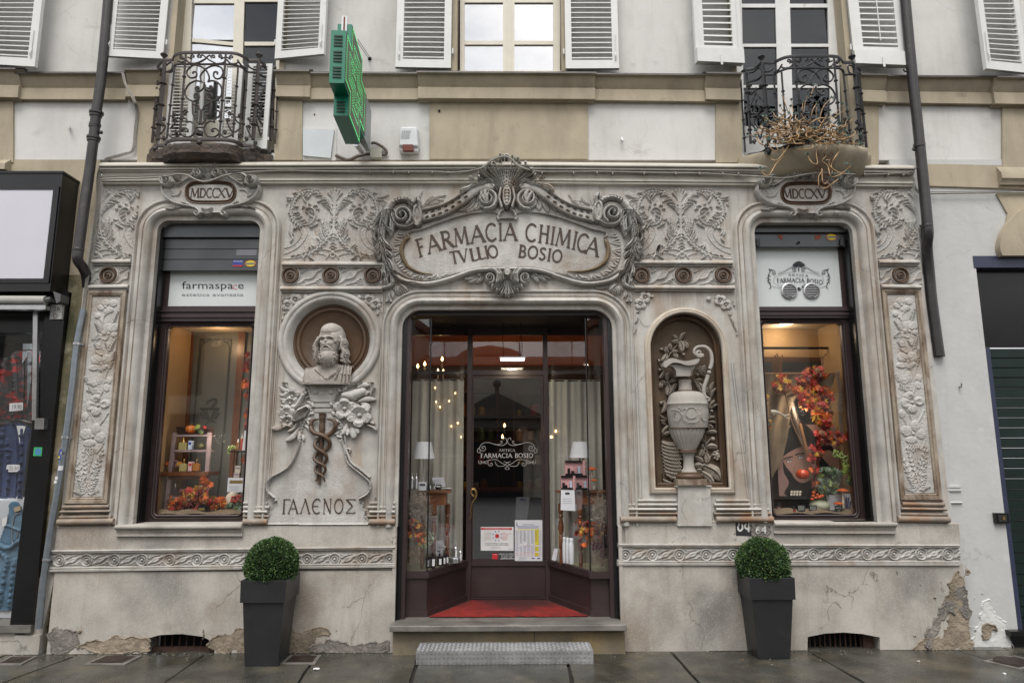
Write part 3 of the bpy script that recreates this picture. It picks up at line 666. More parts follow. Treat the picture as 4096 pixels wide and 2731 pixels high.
m=MB();a=P(2958,640,-.02);bb=P(3440,640,-.02);xs0,xs1=a.x,P(3492,640,-.02).x
pl=cr([(xs0-.02,0),(xs0-.01,-.08),(xs0+.12,-.17),(xs0+.3,-.25),(xs0+.55,-.36),(xs0+.8,-.36),(xs1-.2,-.28),(xs1-.19,-.2),(xs1-.1,-.17),(xs1-.08,-.1),(xs1+.02,-.06),(xs1+.02,0)],4)
zt=ZbR-.03;lay=[(1.0,zt+.015),(1.03,zt),(1.04,zt-.02),(1.0,zt-.045),(.95,zt-.07),(.86,zt-.10),(.74,zt-.14),(.60,zt-.18),(.45,zt-.20),(.0,zt-.21)]
n=len(pl)
for s_,z_ in lay:
 for x,y in pl:m.v.append((x,y*s_,z_))
for k in range(len(lay)-1):
 for i in range(n-1):m.f.append((k*n+i,(k+1)*n+i,(k+1)*n+i+1,k*n+i+1))
b=len(m.v);m.v+=[((xs0+xs1)/2,0,zt+.015)]
for i in range(n-1):m.f.append((i,i+1,b))
m.build('balcony_slab',beige,bld,smooth=50)
for x,y in((278,512),(2488,558)):m=MB();m.tube([P(x,y,0),P(x,y-4,-.05),P(x+2,y+4,-.06)],.009,6);m.build('hook',alu,bld)
m=MB();m.tube([P(3835,1545,0),P(3845,1548,-.05),P(3846,1532,-.06)],.007,6)
m.build('hook',alu,bld)
# the carved stone shopfront
shop=thing('stone_shopfront','carved grey-beige stone pharmacy front with cartouche, bust, urn and relief panels','shopfront',(0,0,0))
YS=-.06
def plumbx(x0,y0,x1,y1,Y=YS):return(P(x0,y0,Y).x+P(x1,y1,Y).x)/2
OW={}
def opening(name,l0,l1,r0,r1,ytop,ybot,rad):
 xl,xr=plumbx(*l0,*l1),plumbx(*r0,*r1);zt=wz((l0[0]+r0[0])/2,ytop,YS);zb=wz((l1[0]+r1[0])/2,ybot,YS)
 arc=lambda cx,cz,a0,a1:[(cx+rad*math.cos(R(a0+(a1-a0)*i/10)),cz+rad*math.sin(R(a0+(a1-a0)*i/10)))for i in range(11)]
 path=[(xl,zb)]+arc(xl+rad,zt-rad,180,90)+arc(xr-rad,zt-rad,90,0)+[(xr,zb)]
 OW[name]=(xl,xr,zb,zt,path);return path
pL=opening('L',(635,905),(529,2060),(1046,905),(967,2065),882,2097,.10)
pR=opening('R',(3012,904),(3094,2075),(3398,904),(3519,2070),890,2086,.10)
pD=opening('D',(1612,1300),(1577,2500),(2440,1300),(2490,2496),1238,2480,.17)
mcx,mcz=W(1319,1363,YS);mr=(W(1528,1363,YS)[0]-W(1111,1363,YS)[0])/2-.005
nx0,nx1=plumbx(2600,1400,2620,1930),plumbx(2893,1400,2908,1930);nzt=wz(2740,1253,YS);nzb=wz(2760,1950,YS)
nr=(nx1-nx0)/2;ncx=(nx0+nx1)/2
npath=[(nx0,nzb)]+[(ncx+nr*math.cos(R(180-9*i)),nzt-nr+nr*math.sin(R(180-9*i)))for i in range(21)]+[(nx1,nzb)]
Zg=-.06
ol=[W(404,655,YS),W(398,700,YS)];
outer=[W(398,700,YS),W(338,1100,YS),W(240,2090,YS),(W(200,2560,YS)[0],Zg),(OW['D'][0],Zg)]+pD+[(OW['D'][1],Zg),(W(3885,2560,YS)[0],Zg),W(3806,2090,YS),W(3690,1100,YS),W(3655,700,YS)]
circ=[(mcx+mr*.93*math.cos(R(6*i)),mcz+mr*.93*math.sin(R(6*i)))for i in range(60)]
pLh=pL;pRh=pR
vL=[W(x,y,-.09)for x,y in[(588,2640),(588,2552),(640,2538),(728,2534),(810,2545),(858,2568),(856,2640)]]
vR=[W(x,y,-.09)for x,y in[(3231,2640),(3231,2546),(3300,2532),(3376,2528),(3450,2534),(3520,2548),(3522,2640)]]
vents=[[(x,max(z,-.03))for x,z in v]for v in(vL,vR)]
m=MB();m.poly(outer,YS,.10,holes=[pLh,pRh,circ,npath]+vents)
m.build('wall',stone,shop,smooth=30)
for v,wf_ in zip(vents,(0,1)):
 xa,xb=v[0][0],v[-1][0];m=MB();m.box(xa,xb,.12,.14,-.05,.25);v_=m.build('vent',blackmat,shop)
 g=MB()
 for i in range(9 if wf_==0 else 14):x=xa+(xb-xa)*(i+.5)/(9 if wf_==0 else 14);g.box(x-.005,x+.005,.0,.01,-.02,.2)
 if wf_:g.box(xb-.10,xb-.01,-.02,.0,-.02,.17)
 else:g.box(xa,xb,-.02,.02,-.05,.03)
 g.build('grille',M('rusty_grille',(.06,.03,.02),.9,var=.4,vs=30),v_)
def plinth(x0,x1,ya,yb,hole=None):
 m=MB();m.hband(x0+22,x1,[(ya-95,yb-84,-.06),(ya-95,yb-84,-.08),(ya-91,yb-80,-.088),(ya-3,yb-3,-.088),(ya+1,yb+1,-.088)]);m.build('plinth_block',stone_base,shop)
 m=MB();m.hband(x0-4,x1,[(ya,yb,-.07),(ya+2,yb+2,-.106),(ya+7,yb+7,-.11),(ya+9,yb+9,-.10),(ya+14,yb+14,-.10),(ya+17,yb+17,-.09),(ya+18,yb+18,-.08)]);m.build('frieze_moulding',stone,shop)
 m=MB();m.hband(x0,x1,[(ya+17,yb+17,-.075),(ya+70,yb+66,-.075)]);m.build('frieze_ground',stone,shop)
 m=MB();m.hband(x0-6,x1,[(ya+68,yb+66,-.08),(ya+70,yb+68,-.10),(ya+75,yb+73,-.102),(ya+77,yb+75,-.09),(ya+81,yb+79,-.108),(ya+88,yb+86,-.106),(ya+91,yb+89,-.09),(ya+92,yb+90,-.06)]);m.build('frieze_moulding',stone,shop)
plinth(204,1580,2198,2182);plinth(2478,3836,2172,2175)
xg0,xg1=W(197,2500,-.09)[0],W(1578,2500,-.09)[0];xh0,xh1=W(2492,2500,-.09)[0],W(3866,2400,-.09)[0]
for xa,xb,yy,hv in((xg0,xg1,2283,vents[0]),(xh0,xh1,2262,vents[1])):
 m=MB();zt=wz(1300,yy,-.09);m.poly([(xa,-.06),(xb,-.06),(xb,zt),(xa,zt)],-.09,.05,holes=[[(x,max(z,-.045))for x,z in hv]]);m.build('granite_base',stone_base,shop,smooth=20)
patch=M('exposed_masonry',(.34,.28,.21),.95,var=.35,vs=14,bump=1,bs=40,bdist=.012,tints=[((.1,.085,.06),7,.5,.66,.7,None),((.42,.37,.29),9,.56,.7,.6,None)])
patch_d=M('dark_damp_render',(.21,.19,.17),.8,var=.35,vs=8,bump=.8,bs=60,bdist=.01,tints=[((.36,.33,.3),26,.54,.62,.7,None)])
def patchrel(wp,Y,mt,name,parent):
 p=cr(wp,4,closed=True);xs=[q[0]for q in p];zs=[q[1]for q in p];g=Relief(min(xs)-.05,max(xs)+.05,max(min(zs)-.05,-.05),max(zs)+.05,.006);I=g.inside(p).astype(float);N=np.zeros(I.shape);rg=np.random.default_rng(len(pts_seed)+5);pts_seed.append(1)
 bl=lambda A,k:A if k==0 else bl((A+np.roll(A,1,0)+np.roll(A,-1,0)+np.roll(A,1,1)+np.roll(A,-1,1))/5,k-1)
 for k in(2,12,40):n=bl(rg.normal(0,1,I.shape),k);N+=n/n.std()*(.05,.10,.16)[(2,12,40).index(k)]
 mk=(bl(I,30)+N)>.5;g.H=.002+.004*(N/N.std()*.5+1);g.H=np.where(bl(mk.astype(float),2)>.95,g.H*.5,g.H);return g.mesh(name,mt,Y+.003,parent,mask=mk,sink=.003)
pts_seed=[]
def blob(pts,Y,mt,name,th=.006):
 return patchrel([W(x,y,Y)for x,y in pts],Y,mt,name,shop)
blob([(310,2600),(330,2575),(400,2560),(480,2530),(490,2552),(560,2548),(590,2556),(585,2606),(450,2612)],-.093,patch,'bare_masonry')
blob([(860,2606),(862,2545),(930,2520),(1000,2500),(1200,2512),(1300,2510),(1320,2530),(1260,2560),(1250,2606)],-.093,patch,'bare_masonry')
blob([(1240,2612),(1260,2575),(1330,2560),(1400,2575),(1560,2560),(1572,2580),(1570,2616)],-.095,patch_d,'damp_patch')
blob([(205,2520),(240,2500),(300,2530),(315,2560),(300,2606),(205,2612)],-.095,patch_d,'damp_patch')
blob([(3800,2320),(3850,2290),(3868,2400),(3880,2560),(3885,2600),(3820,2605),(3640,2600),(3700,2560),(3780,2520),(3790,2440),(3760,2420),(3800,2380)],-.093,patch,'bare_masonry')
blob([(3820,2350),(3860,2345),(3874,2470),(3830,2440),(3790,2450),(3740,2560),(3700,2570),(3720,2500),(3780,2420)],-.096,patch_d,'damp_patch')
wp=M('fresh_white_patch',(.72,.72,.70),.9,var=.05,vs=8,bump=.5,bs=30,tints=[((.4,.32,.27),8,.6,.7,.8,None)])
patchrel([W(x,y,-.02)for x,y in[(3930,2410),(3960,2400),(3990,2450),(4020,2490),(4035,2550),(4050,2600),(3910,2606),(3900,2520),(3925,2480)]],-.016,wp,'plaster_patch',bld);patchrel([W(x,y,-.023)for x,y in[(3925,2500),(3955,2495),(3965,2540),(3935,2560)]],-.023,patch,'plaster_patch',bld)
m=MB();m.hband(3775,3845,[(1940,1940,-.012),(1942,1942,-.035),(1950,1950,-.035),(1953,1953,-.022),(1956,1956,-.035),(1963,1963,-.035),(1966,1966,-.02),(2005,2005,-.02),(2010,2010,-.03),(2017,2017,-.012)]);m.build('moulding_stub',plaster_r,bld)
m=MB();m.poly([W(x,y,-.03)for x,y in[(3690,1100),(3756,1100),(3780,1530),(3800,2000),(3848,2180),(3880,2600),(3800,2600)]],-.03,.0);m.build('render_edge',plaster_r,bld)
def cornice(x0,x1,a,b):
 rows=[(0,0,-.06),(1,1,-.15)]+[(4+14*(1-math.cos(R(q)))/2*1.0+0,4+14*(1-math.cos(R(q)))/2,-.15-.018*math.sin(R(q)))for q in(20,60,90,120,160)]
 rows+=[(20,20,-.135),(23,23,-.146),(29,29,-.146),(31,31,-.125),(34,34,-.132),(38,38,-.128),(40,40,-.112),(64,64,-.098),(66,66,-.098),(68,68,-.108),(76,76,-.108),(78,78,-.09),(82,82,-.1),(88,88,-.096),(92,92,-.075),(98,98,-.06)]
 m=MB();m.hband(x0,x1,[(a+u*.97,b+v*.97,Y)for u,v,Y in rows]);m.build('cornice',corn_m,shop,smooth=50)
cornice(404,1940,650,646);cornice(1940,3655,646,661)
prof=[(-.0,.16),(0,.03),(.008,.0),(.03,-.035),(.04,-.07)]+[(.045+.035*(1-math.cos(R(a))),-.075-.045*math.sin(R(a)))for a in(20,50,90,130,160)]+[(.12,-.083),(.125,-.09),(.155,-.088),(.16,-.082),(.168,-.082)]+[(.183-.013*math.cos(R(a)),-.082-.022*math.sin(R(a)))for a in(10,60,90,120,170)]+[(.203,-.07),(.208,-.055)]
stain_m=M('brown_groove_stain',(.27,.19,.125),.9,var=.4,vs=9,tints=[((.46,.42,.36),5,.46,.56,.95,(1,1,.5))])
for k in 'LRD':
 path=OW[k][4]
 if k=='D':path=[(path[0][0],wz(1560,2105,YS))]+path[1:-1]+[(path[-1][0],wz(2500,2100,YS))]
 m=MB();m.sweep(path,prof if k!='D' else[(o*.9,y)for o,y in prof]);m.build('door_surround' if k=='D' else 'window_surround',stone,shop,smooth=40)
 for o_,y_ in((.1225,-.0925),(.163,-.0885)):m=MB();m.sweep(path,[(o_-.002,y_),(o_+.003,y_)]);m.build('groove_stain',stain_m,shop,smooth=0)
for s_ in(0,1):
 x=OW['D'][s_];m=MB();m.box(*((x-.03,x)if s_==0 else(x,x+.03)),-.10,.1,Zg,wz(1560,2105,YS));m.build('door_jamb',stone_base,shop)
def sill(x0,x1,y0,y1):
 h=lambda a:(y0+a,y1+a)
 rows=[(*h(0),-.05),(*h(1),-.12)]+[(*h(10-9*math.cos(R(q))),-.13-.018*math.sin(R(q)))for q in(10,50,90,130,170)]+[(*h(22),-.115),(*h(30),-.112),(*h(32),-.105),(*h(39),-.105),(*h(41),-.118),(*h(46),-.118),(*h(48),-.09)]
 m=MB();m.hband(x0,x1,rows);m.box(P(x0,y0,-.12).x+.02,P(x1,y1,-.12).x-.02,-.10,.2,wz(x0,y0+30,-.1),max(OW['L'][2],OW['R'][2])-.0);m.build('window_sill',stone_base,shop,smooth=40)
sill(464,968,2098,2097);sill(3097,3584,2086,2087)
def roll(x0,x1,ya,yb,h,Y0=-.06,d=.05,name='band_moulding',mt=None):
 rows=[(ya-2,yb-2,Y0),(ya,yb,Y0-d*.5)]+[(ya+h*.34*(1-math.cos(R(q))),yb+h*.34*(1-math.cos(R(q))),Y0-d*.6-d*.4*math.sin(R(q)))for q in(20,60,90,120,160)]+[(ya+h*.72,yb+h*.72,Y0-d*.35),(ya+h*.78,yb+h*.78,Y0-d*.6),(ya+h*.98,yb+h*.98,Y0-d*.5),(ya+h,yb+h,Y0)]
 m=MB();m.hband(x0,x1,rows);m.build(name,mt or stone,shop,smooth=50)
for(x0,x1,a,b)in((370,524,1038,1038),(1129,1535,1048,1048),(2530,2930,1041,1043),(3515,3675,1040,1040)):
 roll(x0,x1,a,b,23)
for(x0,x1,a,b)in((356,514,1140,1138),(1122,1530,1146,1146),(2536,2938,1141,1143),(3525,3683,1138,1140)):
 roll(x0,x1,a,b,23)
def guil(name,cxs,cy,x0,x1,yt,yb_,rpx,Y,res=.004,fl=5,parent=shop,mt=stone_up,amp=.016):
 a=W(x0,yb_,Y);b=W(x1,yt,Y);g=Relief(a[0],b[0],min(a[1],W(x1,yb_,Y)[1]),max(b[1],W(x0,yt,Y)[1]),res)
 z0,z1=a[1]+.004,b[1]-.004;zc_=(z0+z1)/2;cs=[W(c,cy,Y)[0]for c in cxs];rr=rpx*.00227
 pit=(cs[1]-cs[0])if len(cs)>1 else .375
 for c in[cs[0]-pit]+cs:
  for q in range(fl):
   u=(q-(fl-1)/2)/fl
   p=cr([(c+rr*.2+pit*.04*u,z0+.002+.0*u),(c+pit*.30,z0+(z1-z0)*(.22-u*.12)),(c+pit*.5+u*pit*-.10,zc_+u*(z1-z0)*.28),(c+pit*.7,z1-(z1-z0)*(.22+u*.12)),(c+pit-rr*.2,z1-.002)],5)
   g.stroke(p,[.003,.007,.010,.007,.003],[amp*.4,amp*.8,amp,amp*.8,amp*.4])
  for q in range(3):
   f=.25+.22*q
   g.stroke(cr([(c+rr*(1.05+.2*q),z1-.002),(c+pit*(.26+.05*q),z1-(z1-z0)*(.34-.1*q)),(c+pit*(.5+.06*q),z1-.003)],5),[.003,.006,.003],[amp*.5,amp*.7,amp*.4])
   g.stroke(cr([(c+pit-rr*(1.05+.2*q),z0+.002),(c+pit*(.74-.05*q),z0+(z1-z0)*(.34-.1*q)),(c+pit*(.5-.06*q),z0+.003)],5),[.003,.006,.003],[amp*.5,amp*.7,amp*.4])
 for c in cs:
  g.ell((c,zc_),rr*1.25,rr*1.25,.010,mode='put',prof=.3);g.stroke(spiral(c,zc_,rr*1.1,rr*1.1,0,1,24),.006,amp,mode='max');g.ell((c,zc_),rr*.85,rr*.85,.008,mode='cut');g.stroke(spiral(c,zc_,rr*.6,rr*.6,0,1,20),.005,amp*.8);g.ell((c,zc_),rr*.28,rr*.28,amp*1.3)
 g.H=np.maximum(g.H,.0005);g.rough(.0005);g.mesh(name,mt,Y+.001,parent);return cs,zc_
discs=[]
for cxs,cy,x0,x1 in(([437],1098,362,519),([1163,1325,1492],1104,1127,1532),([2565,2732,2891],1098,2533,2934),([3598],1098,3520,3680)):
 cs,z=guil('roundel_band',cxs,cy,x0,x1,1062,1142,34,-.062);discs+=[(c,z)for c in cs]
for c,z in discs:
 m=MB();r=.078
 m.ring(c,z,[(r,-.06),(r,-.085),(r*.93,-.094),(r*.82,-.094),(r*.76,-.082),(r*.72,-.074),(r*.45,-.078),(r*.40,-.088),(r*.33,-.088),(r*.28,-.074),(r*.18,-.074)],28)
 m.ring(c,z,[(r*.18,-.074),(r*.17,-.088),(r*.11,-.097),(0.0001,-.1)],20);m.build('roundel',brownp,shop,smooth=45)
px=lambda a,n,p:[a+p*i for i in range(n)]
guil('base_frieze',[240+109.9*i for i in range(13)],2238,207,1578,2211,2262,19,-.076,res=.0035,fl=4,amp=.017)
guil('base_frieze',[2501+107.3*i for i in range(13)],2217,2480,3836,2190,2241,19,-.076,res=.0035,fl=4,amp=.017)
zz=zc(1090,740,4,YS);AX=zz(985,600)[0]
S_=[]
def A(pts,r,h,mode='max',n=5):S_.append((cr(pts,n),r,h,mode))
A([(150,1185),(400,1160),(600,1090),(760,980),(900,830),(975,690),(990,500)],[8,13,17,19,18,16,14],[.010,.016,.020,.020,.018,.016,.016])
A([(985,900),(985,700),(1000,400),(1005,200)],[8,16,24,36],[.010,.016,.020,.012])
for x,y in((905,135),(950,95),(1005,78)):A([(1003,330),((1003+x)/2+6,210),(x,y)],[8,14,26],[.018,.02,.034])
A([(985,500),(955,380),(900,250),(800,150),(650,100),(500,112),(400,190),(330,310),(305,450),(350,570),(450,632),(560,640),(650,590),(690,500),(670,410),(600,370),(540,395),(535,440),(570,450)],[18,20,20,18,17,18,22,24,22,19,17,16,16,16,15,14,12,10,6],[.018,.020,.018,.018,.018,.020,.022,.024,.024,.024,.024,.024,.03,.034,.036,.036,.034,.03,.02])
def frill(pts,side,step,w,L,i0=0,i1=1):
 c=cr(pts,8);n=len(c);k=int(n*i0);acc=0
 while k<n*i1-2:
  (x,y),(x2,y2)=c[k],c[k+1];dx,dy=x2-x,y2-y;l=math.hypot(dx,dy)+1e-6;acc+=l;k+=1
  if acc>step:
   acc=0;tx,ty=dx/l,dy/l;nx,ny=-ty*side,tx*side;q=L*rnd.uniform(.75,1.15)
   A([(x,y),(x+nx*q*.55+tx*q*.3,y+ny*q*.55+ty*q*.3),(x+nx*q*.8+tx*q*1.0,y+ny*q*.8+ty*q*1.0)],[w*.3,w*.8,w*.75,w*.25],[.014,.022,.032,.026]);S_.append((cr([(x,y),(x+nx*q*.5+tx*q*.3,y+ny*q*.5+ty*q*.3)],3),2.5,.008,'cut'))
sc_=[(985,500),(955,380),(900,250),(800,150),(650,100),(500,112),(400,190),(330,310),(305,450),(350,570),(450,632),(560,640),(650,590),(690,500)]
frill(sc_,1,34,17,40,.25,.8);frill(sc_,-1,46,15,34,.12,.95);frill(sc_,-1,30,14,34,.0,.3)
bs_=[(150,1185),(400,1160),(600,1090),(760,980),(900,830),(975,690)]
frill(bs_,1,52,16,44,.25,.95);frill(bs_,-1,52,16,52,.1,.95);frill([(985,700),(1000,400),(1005,200)],1,44,15,60,.0,.8);frill([(880,850),(850,700),(830,560)],1,34,14,36);frill([(880,850),(850,700),(830,560)],-1,34,14,36);frill([(700,990),(640,1000),(600,960)],1,30,12,30)
lobes=[((935,335),(860,235),(720,275),20),((935,345),(880,285),(790,300),20),((930,300),(850,205),(760,238),18),((945,420),(905,345),(815,325),18),((948,460),(915,395),(840,335),14),((880,230),(780,165),(690,185),22),((860,190),(760,130),(640,150),16),((650,110),(600,170),(545,235),22),((600,105),(560,160),(520,205),20),((540,112),(500,160),(475,205),20),((480,140),(500,220),(540,290),22),((440,160),(400,130),(330,140),20),((430,180),(300,212),(140,165),24),((380,215),(330,240),(235,250),16),((325,330),(360,355),(415,350),20),((312,420),(360,455),(418,438),22),((325,500),(390,535),(470,505),24),((350,560),(430,590),(520,555),22),((390,600),(470,625),(548,590),20),((340,480),(400,500),(440,470),16),((690,470),(650,450),(600,420),22),((680,540),(640,520),(590,480),22),((660,590),(610,580),(580,530),18),((700,560),(740,560),(765,545),22),((690,400),(735,380),(745,410),24),((650,360),(680,330),(720,345),22),((590,350),(600,310),(580,318),24),((530,370),(500,340),(480,390),22),((640,630),(690,640),(600,690),18),((690,600),(720,620),(640,670),18),((905,840),(860,690),(830,525),30),((895,800),(830,680),(780,590),20),((920,760),(880,650),(870,545),20),((940,720),(920,620),(945,560),16),((890,830),(820,760),(795,650),16),((850,900),(800,820),(760,710),26),((840,910),(790,860),(750,770),16),((870,880),(830,790),(800,690),16),((760,985),(770,900),(712,848),20),((720,1010),(750,930),(750,880),10),((620,1080),(630,1020),(588,975),16),((600,1090),(580,1040),(590,1000),10),((450,1150),(440,1120),(410,1110),10),((640,1090),(580,1140),(660,1195),12),((560,1120),(500,1160),(520,1200),12),((600,1120),(620,1150),(600,1190),10),((240,230),(140,290),(45,235),22),((220,300),(130,320),(70,330),16),((250,300),(190,350),(110,345),14),((300,430),(280,460),(250,450),12),((280,620),(270,720),(290,820),14),((300,800),(330,860),(285,925),18),((350,700),(320,760),(340,805),16),((340,640),(370,690),(330,720),14),((430,650),(390,680),(380,720),18),((480,650),(440,680),(430,710),16)]
for b,mm_,t,w in lobes:A([b,mm_,t],[w*.25,w*.75,w*.8,w*.3],[.012,.024,.036,.03])
for b,mm_,t,w in lobes[:38]:S_.append((cr([b,mm_,t],5),[2,4,3],[.004,.009,.009],'cut'))
A([(185,1108),(300,1062),(430,980),(530,850),(562,740),(520,660),(440,648),(370,690),(345,740)],[6,7,7,7,7,7,9,10,7],[.012]*9)
A([(185,1015),(300,985),(400,905),(462,790),(450,715),(400,700)],[6]*6,[.014]*6)
S_.append((cr([(185,1062),(300,1022),(415,942),(496,820),(505,740),(470,690)],5),[45,44,42,40,32,20],[.004]*6,'max'))
for q in range(7):
 t=q/7;x,y=[(235,1045),(300,1020),(362,985),(420,935),(462,870),(490,805),(500,750)][q];S_.append(([(x-16,y-12),(x+14,y+12)],7,.006,'cut'))
A([(860,1180),(905,1120),(955,1075)],[12,14,10],[.02,.02,.02]);A([(940,1060),(840,1035),(740,1045)],[10,8,5],[.018,.014,.01]);A([(870,1140),(780,1105),(610,1105)],[6,8,4],[.014,.012,.008])
for y_,w in((840,26),(880,40),(930,60),(980,72),(1020,50)):A([(985-w,y_+22),(985-w*.4,y_),(985,y_-6)],[6,10,12],[.012,.02,.024])
A([(975,1060),(940,1090),(930,1140),(975,1160)],[10,12,14,16],[.02,.02,.018,.02])
def panel(name,axx,x0,x1,z0,z1,halves,extra=(),res=.004,chip=None):
 g=Relief(x0,x1,z0,z1,res);sc=.00227/4*1.03
 for s_ in halves:
  for pts,r,h,mode in S_:
   q=[(axx+s_*(zz(*p)[0]-AX),zz(*p)[1])for p in pts]
   rr=[v*sc for v in r]if np.ndim(r)else r*sc
   g.stroke(q,rr,h,mode=mode if mode=='cut' else 'max')
 g.ell((axx,zz(975,1087)[1]),.02,.02,.03)
 g.H=np.maximum(g.H,0)*.58+.0008;g.rough(.0006,2)
 return g.mesh(name,stone_up,YS+.0005,shop,sharp=.5)
zlo,zhi=wz(1300,1049,YS),wz(1300,745,YS)
panel('acanthus_panel',AX,wx(1142,900,YS),wx(1560,900,YS),zlo,zhi,(1,-1))
AX3=zc(2470,740,2.2857,YS)(583,500)[0]
panel('acanthus_panel',AX3,wx(2500,900,YS),wx(2918,900,YS),zlo+.01,zhi-.01,(1,-1))
panel('acanthus_panel',wx(398,900,YS),wx(383,900,YS),wx(545,930,YS),wz(450,1038,YS),wz(450,752,YS),(-1,))
panel('acanthus_panel',wx(3672,900,YS),wx(3492,930,YS),wx(3664,900,YS),wz(3600,1038,YS),wz(3600,760,YS),(1,))
m=MB();m.tube([P(2630,1000,YS),P(2636,985,-.16)],.013,10,caps=False);m.tube([P(2636,985,-.16),P(2636,985,-.12)],.008,8);m.build('pipe_stub',iron,shop)
YP=-.06
pil=Relief(wx(372,1600,YP)-.14,wx(495,1180,YP)+.02,wz(350,1990,YP),wz(430,1184,YP),.004)
xl_,xr_=plumbx(380,1187,286,1985,YP),plumbx(491,1187,409,1985,YP)
pil=Relief(xl_,xr_,wz(350,1986,YP),wz(430,1187,YP),.0038)
c2=zc(300,1020,4,YP);c3=zc(200,1400,4,YP);c4=zc(200,1780,4,YP)
u=.00227/4
def fl(c,r,h=.022,petals=(),cut=.0):
 for dx,dz,rx,rz,rot in petals:pil.ell((c[0]+dx*u,c[1]-dz*u),rx*u,rz*u,h,rot=rot,prof=.35)
 for dx,dz,rx,rz,rot in petals:
  for q in(-.25,.25):pil.stroke([c,(c[0]+dx*1.5*u+q*dz*u,c[1]-dz*1.5*u-q*dx*u)],4*u,.004,mode='cut')
 pil.ell(c,22*u,22*u,h*.5,base=h*.6)
 if cut:pil.ell(c,60*u,60*u,cut,mode='cut',prof=.8)
stemp=lambda f,pts,r=9:pil.stroke(cr([f(*p)for p in pts],5),[r*u,r*u*.8],.014)
stemp(c2,[(520,840),(530,930),(470,1000),(440,1200),(430,1500)],9);stemp(c2,[(410,1030),(450,1090),(440,1200)]);stemp(c2,[(560,1260),(530,1340),(490,1360),(400,1330),(340,1400)]);stemp(c3,[(740,20),(800,70),(850,80)])
stemp(c3,[(830,240),(860,420),(860,640),(790,760)],8);stemp(c3,[(950,300),(900,420),(880,520)],8);stemp(c3,[(620,970),(680,1060),(700,1140)]);stemp(c3,[(940,1000),(880,1100),(800,1200)],14);stemp(c3,[(580,1130),(610,1250)]);stemp(c3,[(560,1480),(600,1540),(540,1640)],8);stemp(c3,[(880,1440),(830,1560),(760,1640)],8)
for x,yb_ in((600,600),(640,640),(680,620)):stemp(c4,[(x,0),(x+10,200),(620,420),(610,720)],10)
def serr(f,b,t,w,n=6,h=.012):
 B=f(*b);T=f(*t);pil.stroke([B,T],[w*u*.5,w*u*.7,w*u*.2],h*.9)
 dx,dz=T[0]-B[0],T[1]-B[1];L=math.hypot(dx,dz)
 for i in range(n):
  k_=(i+.6)/n;cx,cz=B[0]+dx*k_,B[1]+dz*k_
  for s_ in(-1,1):
   ww=w*u*2.1*(1-.6*k_);pil.stroke([(cx,cz),(cx-dz/L*s_*ww+dx/L*ww*.8,cz+dx/L*s_*ww+dz/L*ww*.8)],[ww*.35,ww*.12],[h*1.2,h*1.6])
for b,t,w in(((590,720),(420,180),30),((600,700),(860,120),30),((610,740),(820,300),24),((580,740),(400,320),24),((560,750),(470,560),20),((640,750),(770,520),20),((600,500),(540,80),20),((650,480),(860,60),22),((560,770),(380,740),20),((620,770),(790,720),20)):serr(c4,b,t,w)
for f,b,t,w in((c2,(600,1100),(700,900),18),(c2,(440,1280),(280,1360),22),(c2,(430,1240),(330,1080),18),(c2,(540,1550),(660,1330),22),(c3,(990,180),(1040,20),20),(c3,(940,300),(1010,190),16),(c3,(760,560),(600,520),22),(c3,(800,680),(600,640),24),(c3,(780,720),(620,580),20),(c3,(560,420),(640,560),16),(c2,(400,1500),(330,1420),20),(c2,(560,1480),(500,1400),18)):serr(f,b,t,w)
fl(c2(500,830),0,petals=[(-10,-60,62,55,0),(120,-55,62,58,0),(-80,20,60,42,-20),(30,70,50,60,0),(90,60,44,40,0)])
pil.ell(c2(372,978),52*u,48*u,.024);
fl(c2(545,1255),0,petals=[(-30,-85,70,75,0),(70,-90,80,78,0),(90,20,50,45,0),(-70,-10,40,38,0)])
fl(c3(830,225),0,petals=[(-85,-65,85,80,0),(80,-70,82,80,0),(-110,60,85,50,0),(10,60,60,60,0),(60,50,70,40,30)])
pil.ell(c3(800,470),62*u,90*u,.016);pil.ell(c3(945,490),55*u,60*u,.02);pil.ell(c3(920,600),50*u,70*u,.018)
fl(c3(775,885),0,h=.034,petals=[(-110,10,75,85,0),(110,-20,80,70,0),(-50,-110,85,60,20),(-20,100,75,70,0)],cut=.016)
for a in((690,900),(880,870),(750,800)):pil.ell(c3(*a),45*u,40*u,.014,mode='cut',prof=1)
pil.ell(c3(565,1070),58*u,68*u,.024)
fl(c3(690,1385),0,h=.026,petals=[(-105,-40,90,85,0),(45,-115,70,90,0),(120,10,80,80,0),(-40,100,95,62,0)])
serr(c4,(560,110),(740,90),30,4)
pil.H*=.45;pil.H+=.001;pil.rough(.0008,2)
po=pil.mesh('poppy_panel',stone_up,YP-.006,shop)
dxp=plumbx(3598,1187,3680,1960,YP)-(xl_+xr_)/2
q=po.copy();COL.objects.link(q);q.location.x+=dxp;q.location.z+=.01
def pframe(cx,w,z0,z1):
 m=MB();p=[(cx-w,z0),(cx-w,z1),(cx+w,z1),(cx+w,z0)]
 m.sweep(p,[(-.0,YS),(0.0,YS-.018),(.012,YS-.026),(.018,YS-.02),(.024,YS-.030),(.05,YS-.030),(.056,YS)],closed=True);return m
zb0,zt0=wz(350,1988,YP),wz(430,1185,YP);hw=(xr_-xl_)/2
rustf=M('brown_edged_stone',(.36,.30,.23),.85,var=.25,vs=8,bump=.5,bs=90,tints=[((.13,.075,.045),5,.46,.6,.8,(2,2,.5)),((.5,.46,.4),7,.55,.7,.6,None)])
pframe((xl_+xr_)/2,hw,zb0,zt0).build('panel_frame',rustf,shop);pframe((xl_+xr_)/2+dxp,hw,zb0+.01,zt0+.01).build('panel_frame',rustf,shop)
